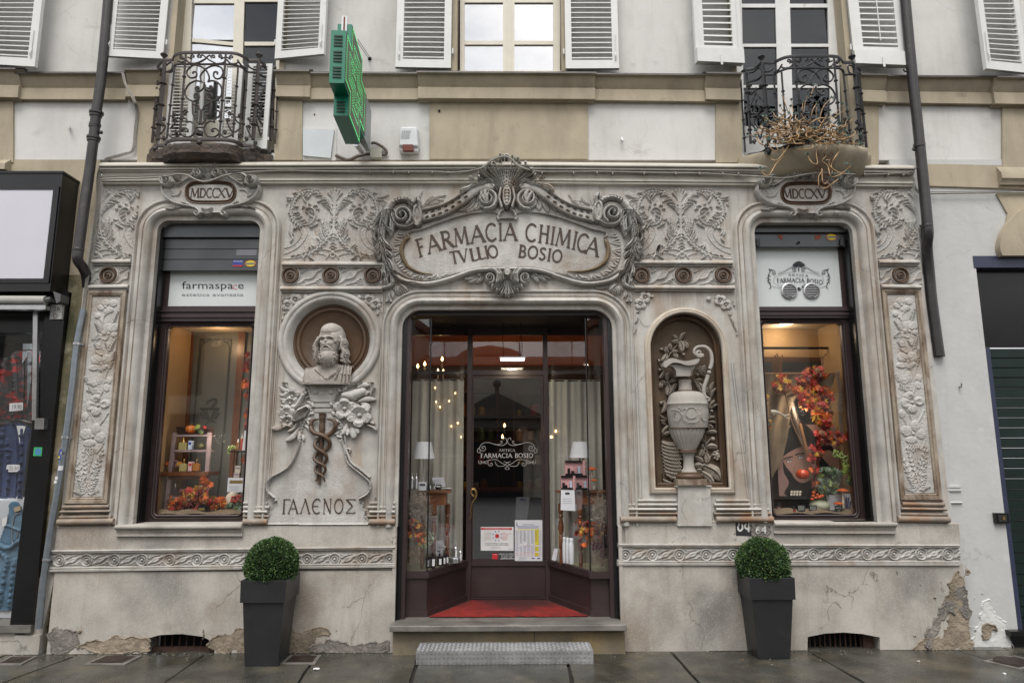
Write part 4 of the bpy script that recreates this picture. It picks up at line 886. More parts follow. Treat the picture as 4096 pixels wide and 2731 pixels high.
for(a0,a1,b0,b1)in((258,430,2003,2000),(3617,3770,1990,1993)):
 g=(14,24)if a0<1000 else(-0,-0)
 sgn=1 if a0<1000 else-1
 for k_,(dy,h,d,ex)in enumerate(((4,9,.02,2),(17,15,.035,8),(38,12,.055,14),(58,14,.045,18),(72,26,.07,26))):
  xa,xb=a0-ex,a1+ex*1.0 if sgn>0 else a1+ex
  if sgn<0:xa=a0-ex
  rows=[(b0+dy,b1+dy,-.06)]+[(b0+dy+h*(1-math.cos(R(q)))/2,b1+dy+h*(1-math.cos(R(q)))/2,-.06-d*(.55+.45*math.sin(R(q))))for q in(8,45,90,135,172)]+[(b0+dy+h,b1+dy+h,-.06)]
  m=MB();m.hband(xa,xb,rows);m.build('base_moulding',stone_rust,shop,smooth=60)
for x0,x1,ed in((974,1082,1),(1466,1580,-1),(2482,2716,1),(2852,3092,-1)):
 for k_,(y,h,d)in enumerate(((2000,10,.022),(2016,12,.034),(2034,14,.05),(2052,12,.044),(2068,26,.07))):
  sh=(4-k_)*9;xa,xb=(x0,x1-12+(k_%2)*8-sh*0)if ed>0 else(x0+12-(k_%2)*8,x1)
  xa+=sh if ed>0 and x0>2000 else 0;xb-=sh if ed<0 and x0>2000 else 0;y+=6 if x0<2000 else-4
  rows=[(y,y,-.06)]+[(y+h*(1-math.cos(R(q)))/2,y+h*(1-math.cos(R(q)))/2,-.06-d*(.5+.5*math.sin(R(q))))for q in(8,45,90,135,172)]+[(y+h,y+h,-.06)]
  m=MB();m.hband(xa,xb,rows);m.build('panel_foot',stone_rust if k_>2 else stone,shop,smooth=60)
for pts in(((2524,1190),(2548,1996)),((2540,1420),(2560,1990)),((2946,1190),(3012,1985)),((2925,1450),(2990,1990)),((1119,1180),(1066,1990)),((1529,1180),(1496,1996)),((1512,1600),(1500,1990))):
 (xa,ya),(xb,yb)=pts;m=MB()
 for o_,w_,d in((0,5,.012),(9,3,.008)):m.pquad([(xa+o_,ya),(xa+o_+w_,ya),(xb+o_+w_,yb),(xb+o_,yb)],-.06-d,-.055)
 m.build('fillet',stone,shop)
m=MB();Rm=mr
m.ring(mcx,mcz,[(Rm,-.055),(Rm,-.075),(Rm-.012,-.088),(Rm-.03,-.095),(Rm-.045,-.088),(Rm-.05,-.08),(Rm-.07,-.085),(Rm-.085,-.075),(Rm-.10,-.045),(Rm-.125,.02)],72);m.build('medallion_ring',stone_up,shop,smooth=50)
m=MB();m.ring(mcx,mcz,[(Rm-.118,.0),(Rm-.125,-.005),(Rm-.132,.0),(Rm-.14,.01)]+[(Rm-.16-.018*-math.cos(R(a))-.0,.015-.02*math.sin(R(a)))for a in(10,50,90,130,170)]+[(Rm-.185,.02),(Rm-.19,.012),(Rm-.2,.02),(Rm*.5,.045),(.001,.05)],72);m.build('medallion_dish',brownp,shop,smooth=50)
zz3=zc(1060,1500,4,YS);zz4=zc(1060,1760,4,YS)
xa,xb=wx(1075,1900,YS)-.03,wx(1500,1900,YS)+.02
pd=Relief(xa,xb,wz(1300,2102,YS),wz(1300,1530,YS),.004)
o1=[(600,130),(600,720),(560,1100)]
L_=[zz3(640,100),zz3(690,200),zz3(750,400),zz3(740,600),zz3(620,800),zz3(575,1060),zz3(540,1200),zz4(480,300),zz4(400,420),zz4(270,510),zz4(150,575),zz4(80,650),zz4(60,740),zz4(80,830),zz4(175,915)]
R_=[zz3(1330,100),zz3(1250,200),zz3(1130,400),zz3(1140,600),zz3(1240,800),zz3(1250,1040),zz3(1290,1200),zz4(1330,330),zz4(1420,430),zz4(1560,540),zz4(1680,650),zz4(1700,760),zz4(1660,860),zz4(1530,935)]
L_s=cr(L_,5)+[zz4(195,960),zz4(150,990),zz4(155,1060),zz4(110,1100),zz4(100,1180),zz4(60,1240),zz4(5,1300),zz4(60,1345)]
R_s=cr(R_,5)+[zz4(1540,975),zz4(1590,1000),zz4(1570,1080),zz4(1620,1120),zz4(1600,1200),zz4(1690,1280),zz4(1660,1350)]
pd.poly(L_s+R_s[::-1],.03)
for side in(L_s,R_s):pd.stroke(side[:len(side)-6],.012,.010,mode='add',prof=.6)
for y_ in(440,450,525,535,605):pd.stroke([zz3(770,y_),zz3(1090,y_)],.004,.012,mode='cut')
lv=lambda b,t,w,h=.03,bend=.1:pd.leaf(zz3(*b),zz3(*t),w*u*1.1,h,bend,b0=.02)
for b,t,w in(((520,300),(250,180),40),((500,330),(250,310),45),((480,380),(260,385),40),((470,470),(270,490),40),((520,780),(390,910),30),((560,860),(350,1055),44),((560,900),(560,1040),36),((700,640),(800,620),30),((700,700),(720,730),40),((640,800),(740,900),26),((600,950),(640,1060),30),((330,800),(130,850),44),((640,330),(680,190),30),((700,430),(800,520),34),((650,700),(740,820),26),((1120,500),(1060,440),32),((1160,640),(1090,600),36),((1180,720),(1160,760),40),((1230,260),(1190,220),32),((1260,260),(1310,210),30),((1320,800),(1240,950),44),((1400,860),(1430,1000),56),((1450,860),(1500,930),40),((1330,860),(1330,960),36),((1520,420),(1780,400),44),((1600,330),(1700,280),34),((1500,200),(1680,170),44),((1560,460),(1690,540),40),((1680,740),(1750,790),30),((1650,800),(1800,890),22),((1690,370),(1770,200),18),((1500,160),(1600,60),40),((1430,150),(1480,100),40),((1200,900),(1130,950),26),((1230,1000),(1160,960),24),((1230,860),(1150,820),26)):lv(b,t,w)
def fl2(c,r,sq=1.0,a0=20,h=.05,n=5,base=.02,cup=.03):
 c=zz3(*c);r=r*u*1.1
 for k_ in range(n):
  a=R(a0+360*k_/n);pd.ell((c[0]+r*.5*math.cos(a),c[1]+r*.5*math.sin(a)*sq),r*.58,r*.5*sq,h,rot=math.degrees(a),base=base,prof=.25)
 for k_ in range(14):
  a=R(26*k_);pd.stroke([c,(c[0]+r*.95*math.cos(a),c[1]+r*.95*math.sin(a)*sq)],.002,.004,mode='cut')
 pd.ell(c,r*.7,r*.7*sq,cup,mode='cut',prof=1.0);pd.ell(c,r*.18,r*.18,.025,base=base+h-cup)
fl2((1290,540),160,.95);fl2((1525,645),172,.95,50);fl2((450,340),120,.8,h=.04);fl2((420,450),110,.8,h=.035);fl2((370,620),120,1,h=.045,cup=.02);fl2((380,740),110,.8,h=.04)
pd.stroke([zz3(490,710),zz3(600,610),zz3(700,530)],[50*u,95*u,60*u],.07,base=.01);pd.stroke([zz3(510,700),zz3(600,620),zz3(690,550)],[30*u,62*u,36*u],.06,mode='cut',prof=.8)
pd.stroke([zz3(1290,330),zz3(1420,330),zz3(1570,270)],[60*u,90*u,70*u],.055,base=.015)
pd.stroke([zz3(620,330),zz3(560,430),zz3(500,510)],[40*u,44*u,30*u],.06)
for a,r in(((325,85),52),((825,270),52),((1070,270),52),((1715,75),46),((660,285),30),((415,630),44),((520,390),44)):pd.ell(zz3(*a),r*u*1.1,r*u*1.15,.035,base=.01)
for pts in([(340,130),(370,200),(400,250),(480,230)],[(830,320),(850,370),(780,370),(720,340),(660,370)],[(1110,250),(1160,290),(1090,350),(1080,400)],[(1690,60),(1640,140)],[(590,740),(590,900),(570,1200)],[(1250,800),(1290,1000),(1310,1200)]):pd.stroke(cr([zz3(*p)for p in pts],5),.006,.02,base=.01)
pd.stroke(cr([zz4(1210,10),zz4(1280,110),zz4(1340,250),zz4(1400,370),zz4(1540,470),zz4(1680,590)],5),[.012,.016,.01,.012,.008],.016,base=.02)
pd.stroke(cr([zz4(1300,130),zz4(1370,150),zz4(1360,190)],4),.008,.03);pd.stroke(cr([zz4(540,110),zz4(520,160)],4),.008,.03)
pd.rough(.0004,2);pd.mesh('medallion_pedestal',stone_up,YS+.003,shop,mask=.004)
def poppies(name,f,mirror=None,k=1):
 g=Relief(f(*k[0])[0],f(*k[1])[0],f(*k[0])[1],f(*k[1])[1],.004)
 for c,r,sq in k[2]:
  g.flower(f(*c),r*u*1.05,.03,n=4,a0=rnd.uniform(20,60))
 for c,r in k[3]:g.ell(f(*c),r*u,r*u,.025)
 for b,t,w in k[4]:g.leaf(f(*b),f(*t),w*u,.018,.12,ribs=1)
 g.rough(.0006,2);return g.mesh(name,stone_up,YS+.003,shop,mask=.0035)
z2=zc(1060,1150,4,YS);z5n=zc(2470,1200,4,YS);z5m=zc(2470,1140,4,YS)
poppies('poppy_spandrel',z2,k=((255,560),(730,95),[((370,285),100,1),((490,200),110,1)],[((660,155),48)],[((420,160),(330,170),26),((300,140),(270,230),26),((380,380),(300,420),22),((340,400),(310,520),22),((280,460),(270,540),14)]))
poppies('poppy_spandrel',z2,k=((1450,480),(1930,110),[((1675,205),100,1),((1770,265),95,1)],[((1515,158),44)],[((1790,350),(1800,450),30),((1840,180),(1870,260),26),((1830,320),(1870,420),18),((1600,180),(1560,165),12)]))
poppies('poppy_spandrel',z5m,k=((225,800),(560,60),[((360,305),98,1),((440,200),100,1)],[((560,190),30)],[((360,400),(300,440),24),((320,440),(270,620),26),((290,600),(250,780),18)]))
poppies('poppy_spandrel',z5m,k=((1420,850),(1920,60),[((1640,250),100,1),((1730,320),96,1)],[((1455,225),44)],[((1780,400),(1790,490),40),((1790,520),(1850,660),22),((1860,660),(1900,820),14),((1830,240),(1860,350),22)]))
m=MB()
for ch,xa_,xb_ in(('g',262,392),('A',365,525),('l',560,715),('e',740,882),('N',915,1070),('O',1098,1252),('s',1278,1452)):
 A0=zc(1060,1760,4,-.092)(xa_,1170);B0=zc(1060,1760,4,-.092)(xb_,1168);Hh=zc(1060,1760,4,-.092)(xa_,940);w=GL[ch][0]
 glyph(m,ch,A0,((B0[0]-A0[0])/w,(B0[1]-A0[1])/w),(0,Hh[1]-A0[1]),-.0925,thin=.85)
m.build('greek_lettering',inkm,shop,smooth=0)
m=MB();f=lambda x,y,Y:P(1060+x/4,1500+y/4,Y)
st=[(920,610),(918,650),(915,750),(912,900),(905,1050),(890,1250),(880,1500),(872,1750)]
m.tube([f(x,y,-.10)for x,y in cr(st,4)],[.030,.034,.032,.03]+[.026+rnd.uniform(-.003,.003)for _ in range(8)]+[.024-.0008*i+rnd.uniform(-.002,.002)for i in range(17)],10)
stf=m.build('caduceus_staff',brownp,shop,smooth=60)
m=MB()
for s1,sn in((1,[(830,705),(770,720),(735,780),(745,870),(800,930),(900,955),(990,1010),(1040,1090),(1000,1170),(950,1205),(880,1220),(810,1270),(785,1330),(830,1390),(900,1420),(960,1470),(960,1545),(900,1590),(850,1600),(830,1650),(810,1700)]),(-1,[(1020,705),(1080,715),(1125,760),(1120,850),(1050,930),(960,980),(860,1020),(800,1080),(810,1150),(880,1200),(960,1260),(990,1330),(950,1400),(880,1420),(810,1470),(810,1550),(870,1580),(920,1610),(960,1700)])):
 pts=cr(sn,5);n=len(pts)
 m.tube([f(x,y,-.118-.022*s1*math.cos(PI*(y-950)/235)*(1 if 800<y<1650 else .2))for x,y in pts],[.009+.012*min(1,i/(n*.12))-.013*(i/n)**1.5 for i in range(n)],8)
 m.sphere(tuple(f(sn[0][0],sn[0][1],-.12)),.015,10,6,(1.3,1,.7))
m.build('snakes',brownp,shop,smooth=60)
# main cartouche
YC=-.075;za=zc(1470,600,2,-.10);v2=.00227/2
cg=Relief(za(-20,600)[0],za(2260,600)[0],za(1100,1210)[1],za(1100,40)[1],.0036)
CXm=1117
def mir(pts):return[(2*CXm-x,y)for x,y in pts]
def both(fn,pts,*a,off=0,**k):
 fn([za(*p)for p in pts],*a,**k);fn([za(x+off,y)for x,y in mir(pts)],*a,**k)
def st(pts,r,h,n=6,**k):
 rr=[q*v2 for q in r]if np.ndim(r)else r*v2
 both(lambda p,*a,**kk:cg.stroke(cr(p,n),*a,**kk),pts,rr,h,**k)
left=[(1117,500),(1000,440),(880,400),(780,430),(680,500),(560,550),(440,600),(330,600),(240,640),(190,700),(165,800),(170,900),(205,985),(300,1045),(450,1068),(560,1055),(700,1012),(830,970),(950,950),(1117,950)]
body=cr(left,5);body=body+[(2*CXm-x,y)for x,y in body[::-1]]
cg.poly([za(*p)for p in body],.035)
for i in range(26):
 t=i/25;P0=cr([(262,660),(225,720),(215,800),(225,880),(265,950),(340,1000),(440,1025),(560,1015),(700,985)],8);k_=int(t*(len(P0)-1));x,y=P0[k_]
 ix,iy=[(330,690),(300,740),(285,800),(290,860),(320,920),(380,965),(460,985),(560,985),(700,960)][min(8,int(t*8.99))]
 st([(ix,iy),((x+ix)/2,(y+iy)/2),(x,y)],[8,13,15],[.035,.046,.056],n=2)
st([(205,985),(300,1045),(450,1070),(570,1055),(700,1015),(830,972),(950,955),(1030,960)],[18,20,22,22,20,18,18,16],[.07,.075,.08,.08,.08,.085,.09,.095])
st([(225,960),(320,1018),(450,1040),(570,1028),(700,990),(830,950),(940,940)],6,.052)
tab=[(1117,545),(1070,545),(1045,510),(1000,500),(850,510),(700,545),(560,592),(430,640),(345,662),(325,690),(340,712),(300,760),(280,820),(300,890),(360,945),(450,980),(560,992),(700,985),(850,955),(1000,930),(1117,930)]
tb=cr(tab,5);tb=tb+[(2*CXm-x,y)for x,y in tb[::-1]]
cg.poly([za(*p)for p in tb],.036,mode='put')
st([(1045,512),(1000,496),(850,505),(700,540),(560,588),(430,636),(340,655),(320,680),(338,700)],9,.062)
st([(1045,512),(1060,545),(1117,548)],10,.065)
st([(1040,540),(1050,555)],16,.075)
st([(1000,300),(930,305),(860,328),(780,385),(700,440),(600,492),(520,522),(435,535)],[24,28,34,36,38,40,42,44],[.10,.10,.095,.085,.08,.075,.075,.07],prof=.16)
st([(940,286),(860,300),(760,360),(680,412),(580,458),(440,490)],7,[.11,.105,.095,.09,.085,.08]);st([(900,350),(820,405),(740,462),(640,516),(540,552),(440,572)],7,[.10,.10,.09,.085,.085,.08])
for i in range(7):
 x=470+i*52;y=535-i*8-i*i*3.0
 st([(x-6,y-22),(x+8,y-28)],9,.03,n=1,mode='cut');st([(x,y+12),(x+14,y+5)],9,.03,n=1,mode='cut')
for s_ in(1,-1):
 c=(958,400)if s_>0 else(2*CXm-958,400)
 cg.ell(za(*c),88*v2,84*v2,.02,base=.06,prof=.3)
 sp=spiral(c[0],c[1],82,14,100 if s_>0 else 80,-s_*1.9)
 cg.stroke([za(*p)for p in sp],[19*v2,15*v2,8*v2],[.115,.13,.14])
 lf=[((c[0]+s_*5,440),(c[0]-s_*50,350),18),((c[0]+s_*5,440),(c[0]-s_*10,330),20),((c[0]+s_*5,440),(c[0]+s_*15,350),14)]
 for b,t,w in lf:cg.leaf(za(*b),za(*t),w*v2,.05,.1,b0=.09)
 for b,t,w in(((c[0]-s_*60,350),(c[0]-s_*120,390),24),((c[0]-s_*80,380),(c[0]-s_*235,490),22),((c[0]-s_*80,390),(c[0]-s_*170,500),26),((c[0]-s_*70,400),(c[0]-s_*95,480),28),((c[0]-s_*100,370),(c[0]-s_*160,420),22)):cg.leaf(za(*b),za(*t),w*v2,.03,.12,ribs=1,b0=.036)
for x,y,w in((905,215,26),(960,175,26),(1010,130,28),(1060,112,26),(1112,70,34),(1165,112,26),(1215,130,28),(1265,180,26),(1325,215,26)):
 bx=1115+(x-1115)*.12;mx,my=1115+(x-1115)*.62,300+(y-300)*.6
 cg.stroke(cr([za(bx,330),za(mx,my+10),za(x,y)],6),[10*v2,w*.7*v2,w*v2],[.10,.105,.135],base=0)
 cg.stroke(cr([za(bx,330),za(mx,my+10),za(x,y+6)],6),[3*v2,w*.3*v2,w*.45*v2],[.02,.03,.045],mode='cut')
for i in range(26):
 t=rnd.random();x=890+t*450;yy=225-150*math.sin(PI*t)**.8+rnd.uniform(-14,14)
 cg.ell(za(x,yy),rnd.uniform(9,17)*v2,rnd.uniform(8,14)*v2,rnd.uniform(.02,.035),base=.10)
for s_ in(1,-1):
 for b,t,w in(((1115+s_*60,330),(1115+s_*200,240),26),((1115+s_*90,320),(1115+s_*235,265),22)):cg.leaf(za(*b),za(*t),w*v2,.10,s_*.15,ribs=1)
 c=za(1115+s_*252,258);cg.flower(c,46*v2,.05,n=5);cg.H=cg.H
 for b,t,w in(((1115+s_*270,280),(1115+s_*375,325),26),((1115+s_*260,240),(1115+s_*300,215),20),((1115+s_*280,290),(1115+s_*330,330),22)):cg.leaf(za(*b),za(*t),w*v2,.06,.1,ribs=1,b0=.02)
cg.ell(za(1115,385),36*v2,90*v2,.045,base=.10);cg.ell(za(1115,385),26*v2,76*v2,.03,mode='cut');
for i in range(5):cg.ell(za(1115,335+i*24),(20-abs(i-1.5)*2)*v2,15*v2,.02,base=.115)
for s_ in(1,-1):cg.stroke([za(1115+s_*48,320),za(1115+s_*62,400),za(1115+s_*40,470)],14*v2,.115)
st([(1085,480),(1060,500),(1050,530)],12,.08)
for s_ in(1,-1):
 c=(285,538)if s_>0 else(1952,520)
 cg.ell(za(*c),96*v2,96*v2,.02,base=.075,prof=.3);cg.ell(za(*c),70*v2,70*v2,.03,mode='cut',prof=.2)
 cg.stroke([za(*p)for p in spiral(c[0]+s_*8,c[1]-18,112,92,30 if s_>0 else 150,s_*-.0+(.42 if s_>0 else-.42)*-1*-1,14)],14*v2,.11)
 cg.stroke([za(*p)for p in spiral(c[0],c[1],74,8,60 if s_>0 else 120,-s_*1.8)],[20*v2,16*v2,10*v2],[.13,.15,.165])
 o=(402,535)if s_>0 else(1842,500);cg.ell(za(*o),40*v2,92*v2,.05,base=.09,rot=0);cg.ell(za(*o),24*v2,70*v2,.03,mode='cut');cg.ell(za(*o),13*v2,58*v2,.03,base=.09)
 cg.leaf(za(o[0],o[1]-90),za(o[0]-s_*10,o[1]-150),34*v2,.10,.0,ribs=1);cg.leaf(za(o[0],o[1]-80),za(o[0]-s_*80,o[1]-120),30*v2,.09,.0,ribs=1)
 for i in range(9):cg.ell(za(c[0]-s_*(95-i*22),c[1]-95-40*math.sin(PI*i/9)),16*v2,12*v2,.03,base=.08)
 for b,t,w in(((c[0]+s_*110,480),(c[0]+s_*340,350),16),((c[0]+s_*120,470),(c[0]+s_*150,320),16),((c[0]+s_*200,430),(c[0]+s_*290,410),14),((c[0]+s_*170,430),(c[0]+s_*240,360),14),((c[0]+s_*240,400),(c[0]+s_*320,390),14)):cg.leaf(za(*b),za(*t),w*v2,.02,.1,ribs=1)
for s_ in(1,-1):
 X=lambda x:x if s_>0 else 2*CXm-x+18
 sp=[(200,430),(150,500),(125,600),(110,720),(120,820),(150,920),(190,1010),(195,1070),(130,1100)]
 cg.stroke(cr([za(X(x),y)for x,y in sp],6),[30*v2,44*v2,36*v2,30*v2,26*v2,24*v2,22*v2,18*v2,14*v2],[.12,.13,.11,.09,.085,.08,.075,.07,.06])
 for b,m_,t,w in(((160,520),(200,560),(190,690),32),((150,500),(215,500),(225,610),26),((140,560),(110,620),(95,690),28),((170,450),(110,520),(60,600),22),((120,620),(60,660),(40,640),22),((130,600),(180,650),(205,660),22),((115,700),(150,760),(190,790),26),((110,690),(70,740),(40,720),22),((110,760),(85,820),(60,850),22),((120,780),(170,830),(190,850),26),((125,820),(100,860),(80,890),20),((140,860),(180,900),(205,960),26),((140,900),(130,970),(145,1010),22),((160,930),(200,970),(240,985),22),((175,980),(150,1040),(160,1070),18),((110,680),(80,780),(75,800),20),((100,730),(140,800),(150,860),20),((90,600),(50,700),(85,760),18)):
  p=cr([za(X(b[0]),b[1]),za(X(m_[0]),m_[1]),za(X(t[0]),t[1])],5)
  cg.stroke(p,[w*.4*v2,w*.8*v2,w*.9*v2,w*.3*v2],[.07,.09,.11,.10]);cg.stroke(p,[2*v2,5*v2,3*v2],[.02,.035,.02],mode='cut')
 for q in(-12,0,12):cg.stroke(cr([za(X(x+q),y)for x,y in sp[1:8]],6),2.2*v2+.001,.02,mode='cut')
 cg.ell(za(X(262),1110),62*v2,50*v2,.05)
 for i in range(7):cg.stroke([za(X(240),1060),za(X(210+i*18),1150-abs(i-3)*6)],2.5*v2+.001,.02,mode='cut')
 for b,t,w in(((300,1060),(440,1095),20),((290,1050),(350,1100),18),((240,1050),(235,980),22),((170,1120),(140,1220),18),((180,1110),(200,1180),16),((150,1160),(190,1230),12)):cg.leaf(za(X(b[0]),b[1]),za(X(t[0]),t[1]),w*v2,.03,.1,ribs=1)
for s_ in(1,-1):
 c=(978,1032)if s_>0 else(1260,1030)
 cg.ell(za(*c),40*v2,40*v2,.06,base=.02);cg.stroke([za(*p)for p in spiral(c[0],c[1],38,5,90,-s_*1.8)],[13*v2,10*v2,7*v2],[.11,.125,.14])
 X=lambda x:x if s_>0 else 2*CXm-x+4
 for q,w in((0,16),(22,14),(44,13)):cg.stroke(cr([za(X(945+q),958),za(X(1010+q*.8),962),za(X(1045+q*.55),1000+q*.1),za(X(1035+q*.6),1055-q*.3)],5),w*v2,[.09,.12,.13,.10])
 for b,t,w in(((935,995),(800,1055),18),((930,1000),(870,1060),20),((900,1010),(770,1025),16),((925,1000),(880,990),16)):cg.leaf(za(X(b[0]),b[1]),za(X(t[0]),t[1]),w*v2,.05,.1,ribs=1)
cg.ell(za(1118,985),26*v2,36*v2,.05,base=.10)
for x,w in((1010,26),(1045,24),(1085,26),(1118,28),(1152,26),(1190,24),(1222,26)):
 yy=1175-abs(x-1116)**1.25*.19
 cg.stroke(cr([za(1117+(x-1117)*.15,1045),za(1117+(x-1117)*.6,1045+(yy-1045)*.55),za(x,yy-10)],5),[10*v2,w*.7*v2,w*v2],[.12,.12,.15])
 cg.stroke(cr([za(1117+(x-1117)*.15,1045),za(1117+(x-1117)*.6,1045+(yy-1045)*.55),za(x,yy-10)],5),[2*v2,5*v2,8*v2],[.02,.03,.03],mode='cut')
cg.H*=.86;cg.rough(.0005,2)
cart=cg.mesh('cartouche',stone_up,YC+.015,shop,mask=.004)
m=MB();F_=lambda x,y,Y:P(1470+x/2,600+y/2,Y)
rodm=M('olive_brown_paint',(.15,.10,.045),.4,var=.3,vs=10)
for pts in([(342,706),(310,712),(285,745),(272,800),(285,865),(320,925),(380,965),(440,985),(520,995)],[(1893,710),(1915,745),(1928,800),(1915,865),(1880,910),(1830,942),(1750,965),(1660,972),(1600,968)]):
 pp=cr(pts,5);n=len(pp)
 m=MB();m.tube([F_(x,y,YC-.03)for x,y in pp],[.004+.017*min(1,i/4)-.016*max(0,(i-n*.45)/(n*.55))for i in range(n)],8);m.build('tablet_rod',rodm,cart,smooth=60)
m=MB();Yl=YC-.0205;zl=zc(1470,600,2,Yl)
def base_y(x):return 721+((x-1130)/700)**2*130
for ch,a,b in(('F',412,470),('A',488,592),('R',600,690),('M',700,815),('A',828,940),('C',945,1038),('I',1048,1082),('A',1090,1195),('C',1258,1350),('H',1362,1452),('I',1458,1492),('M',1500,1618),('I',1630,1664),('C',1664,1752),('A',1738,1842)):
 mx=(a+b)/2;s_=2*130*(mx-1130)/490000*.9;w=GL[ch][0];hh=136
 A0=zl(a,base_y(mx)+(a-mx)*s_);B0=zl(b,base_y(mx)+(b-mx)*s_);H0=zl(a+hh*s_*.75,base_y(mx)+(a-mx)*s_-hh)
 glyph(m,ch,A0,((B0[0]-A0[0])/w,(B0[1]-A0[1])/w),(H0[0]-A0[0],H0[1]-A0[1]),Yl,thin=1.25)
for s,lst,by in(('TVLLIO',((672,735,905),(740,812,895),(828,890,884),(885,948,872),(948,978,864),(972,1052,860)),0),('BOSIO',((1203,1262,858),(1276,1358,866),(1366,1424,878),(1434,1464,886),(1472,1552,896)),0)):
 for ch,(a,b,y)in zip(s,lst):
  w=GL[ch][0];sl=-.20 if s[0]=='T' else .13;A0=zl(a,y-(b-a)*sl/2);B0=zl(b,y+(b-a)*sl/2);H0=zl(a+96*sl,y-(b-a)*sl/2-96)
  glyph(m,ch,A0,((B0[0]-A0[0])/w,(B0[1]-A0[1])/w),(H0[0]-A0[0],H0[1]-A0[1]),Yl,thin=1.45)
m.build('lettering',inkm,cart,smooth=0)
# date cartouches over the windows
def date_cart(ox,oy,cxp,name='date_cartouche'):
 zf=zc(ox,oy,4,-.10);w4=.00227/4;dx=cxp-1145
 f=lambda x,y:zf(x+dx,y)
 g=Relief(f(320,1000)[0],f(2010,1000)[0],f(1145,1590)[1],f(1145,630)[1],.0036)
 B=[(1145,960),(900,960),(760,1010),(640,1080),(500,1050),(390,1040),(378,1130),(430,1240),(540,1320),(680,1370),(820,1395),(950,1430),(1000,1500),(1145,1500)]
 b=cr(B,4);b=b+[(2290-x,y)for x,y in b[::-1]];g.poly([f(*p)for p in b],.05)
 for s_ in(1,-1):
  X=lambda x:x if s_>0 else 2290-x
  g.stroke(cr([f(X(x),y)for x,y in[(388,1040),(380,1140),(440,1250),(560,1330),(700,1375),(850,1400),(940,1440),(975,1500),(940,1540),(905,1520),(920,1490),(945,1500)]],5),[.012,.014,.013,.012,.012,.012,.013,.014,.013,.011,.01,.008],.065)
  c=(480 if s_>0 else 1815,1010);g.ell(f(*c),105*w4,105*w4,.04,base=.06,prof=.4)
  g.stroke([f(*p)for p in spiral(c[0],c[1],92,12,200 if s_>0 else-20,-s_*1.9)],[.014,.011,.007],[.11,.125,.14])
  g.leaf(f(X(560),960),f(X(640),900),50*w4*1.2,.09,.0,ribs=1);g.leaf(f(X(450),1070),f(X(360),1010),26*w4,.09);g.leaf(f(X(470),1100),f(X(560),1250),22*w4,.012,.2,b0=.05);g.leaf(f(X(520),1230),f(X(680),1140),22*w4,.012,-.25,b0=.05)
  g.stroke(cr([f(X(x),y)for x,y in[(620,1060),(760,980),(860,900),(900,830)]],4),[.008,.012,.016,.02],[.05,.06,.07,.08])
  c2_=(960,890)if s_>0 else(1270,890);g.ell(f(*c2_),74*w4,80*w4,.03,base=.05);g.stroke([f(*p)for p in spiral(c2_[0],c2_[1],66,14,90,-s_*1.4)],[.011,.008],[.10,.11])
  for b_,t_,w_ in(((700,1390),(430,1440),18),((680,1390),(540,1420),22),((760,1360),(680,1320),24),((790,1370),(730,1340),22)):g.leaf(f(X(b_[0]),b_[1]),f(X(t_[0]),t_[1]),w_*w4,.05,.1,ribs=1,b0=.01)
 for x,y,w in((990,760,46),(1105,690,56),(1240,750,46),(1050,715,40),(1170,715,40)):
  g.stroke(cr([f(1115,960),f(1115+(x-1115)*.7,850),f(x,y)],5),[.010,w*.7*w4,w*w4],[.06,.075,.10]);g.stroke(cr([f(1115,960),f(1115+(x-1115)*.7,850),f(x,y+10)],5),[.002,.004,.008],[.01,.02,.025],mode='cut')
 for q in range(4):g.stroke(cr([f(1010+q*8,1430+q*26),f(1095,1455+q*26),f(1180-q*8,1430+q*26)],4),.007,.068)
 stad=cr([(1145-390,1175),(1145-370,1080),(1145-270,1015),(1145,1000),(1145+270,1015),(1145+375,1080),(1145+400,1175),(1145+375,1270),(1145+270,1335),(1145,1345),(1145-270,1335),(1145-370,1270)],5,closed=True)
 g.poly([f(*p)for p in stad],.045,mode='put');g.rough(.0007,2)
 o=g.mesh(name,stone_up,-.075,shop,mask=.004)
 m=MB();m.sweep([f(*p)for p in stad][::-1],[(-.012,-.115),(-.010,-.13),(-.004,-.137),(.003,-.135),(.008,-.125),(.012,-.12),(.018,-.135),(.024,-.13),(.028,-.11)],closed=True);m.build('oval_ring',brownp,o,smooth=60)
 m=MB();zq=zc(ox,oy,4,-.122)
 for ch,a_,b_ in(('M',800,945),('D',945,1052),('C',1055,1150),('C',1148,1245),('X',1240,1360),('V',1362,1495)):
  w=GL[ch][0];A0=zq(a_+dx,1242);B0=zq(b_+dx,1242);H0=zq(a_+dx,1095);glyph(m,ch,A0,((B0[0]-A0[0])/w,(B0[1]-A0[1])/w),(0,H0[1]-A0[1]),-.122,thin=1.5)
 m.build('lettering',inkm,o,smooth=0);return o
date_cart(560,480,1145)
date_cart(2920,483,1195)
# bust
zb=zc(1060,1150,4,-.14);w4=.00227/4*.98;bw=Relief(zb(540,0)[0],zb(1420,0)[0],zb(0,1610)[1],zb(0,520)[1],.0026)
bust_m=M('bust_stone',(.46,.42,.38),.85,var=.14,vs=14,bump=.4,bs=150,tints=[((.3,.2,.13),8,.55,.74,.5,None)],streak=.2,streakc=(.3,.22,.15))
E=lambda x,y,rx,ry,h,**k:bw.ell(zb(x,y),rx*w4,ry*w4,h,**k)
chest=cr([(565,1530),(600,1400),(625,1280),(700,1262),(780,1245),(860,1210),(930,1200),(1100,1200),(1190,1220),(1290,1225),(1385,1258),(1390,1400),(1345,1545)],4)
bw.poly([zb(*p)for p in chest],.12)
E(850,1420,300,230,.045,mode='add',prof=.6);E(1150,1420,280,240,.04,mode='add',prof=.6)
E(940,1290,110,190,.03,mode='cut',prof=1)
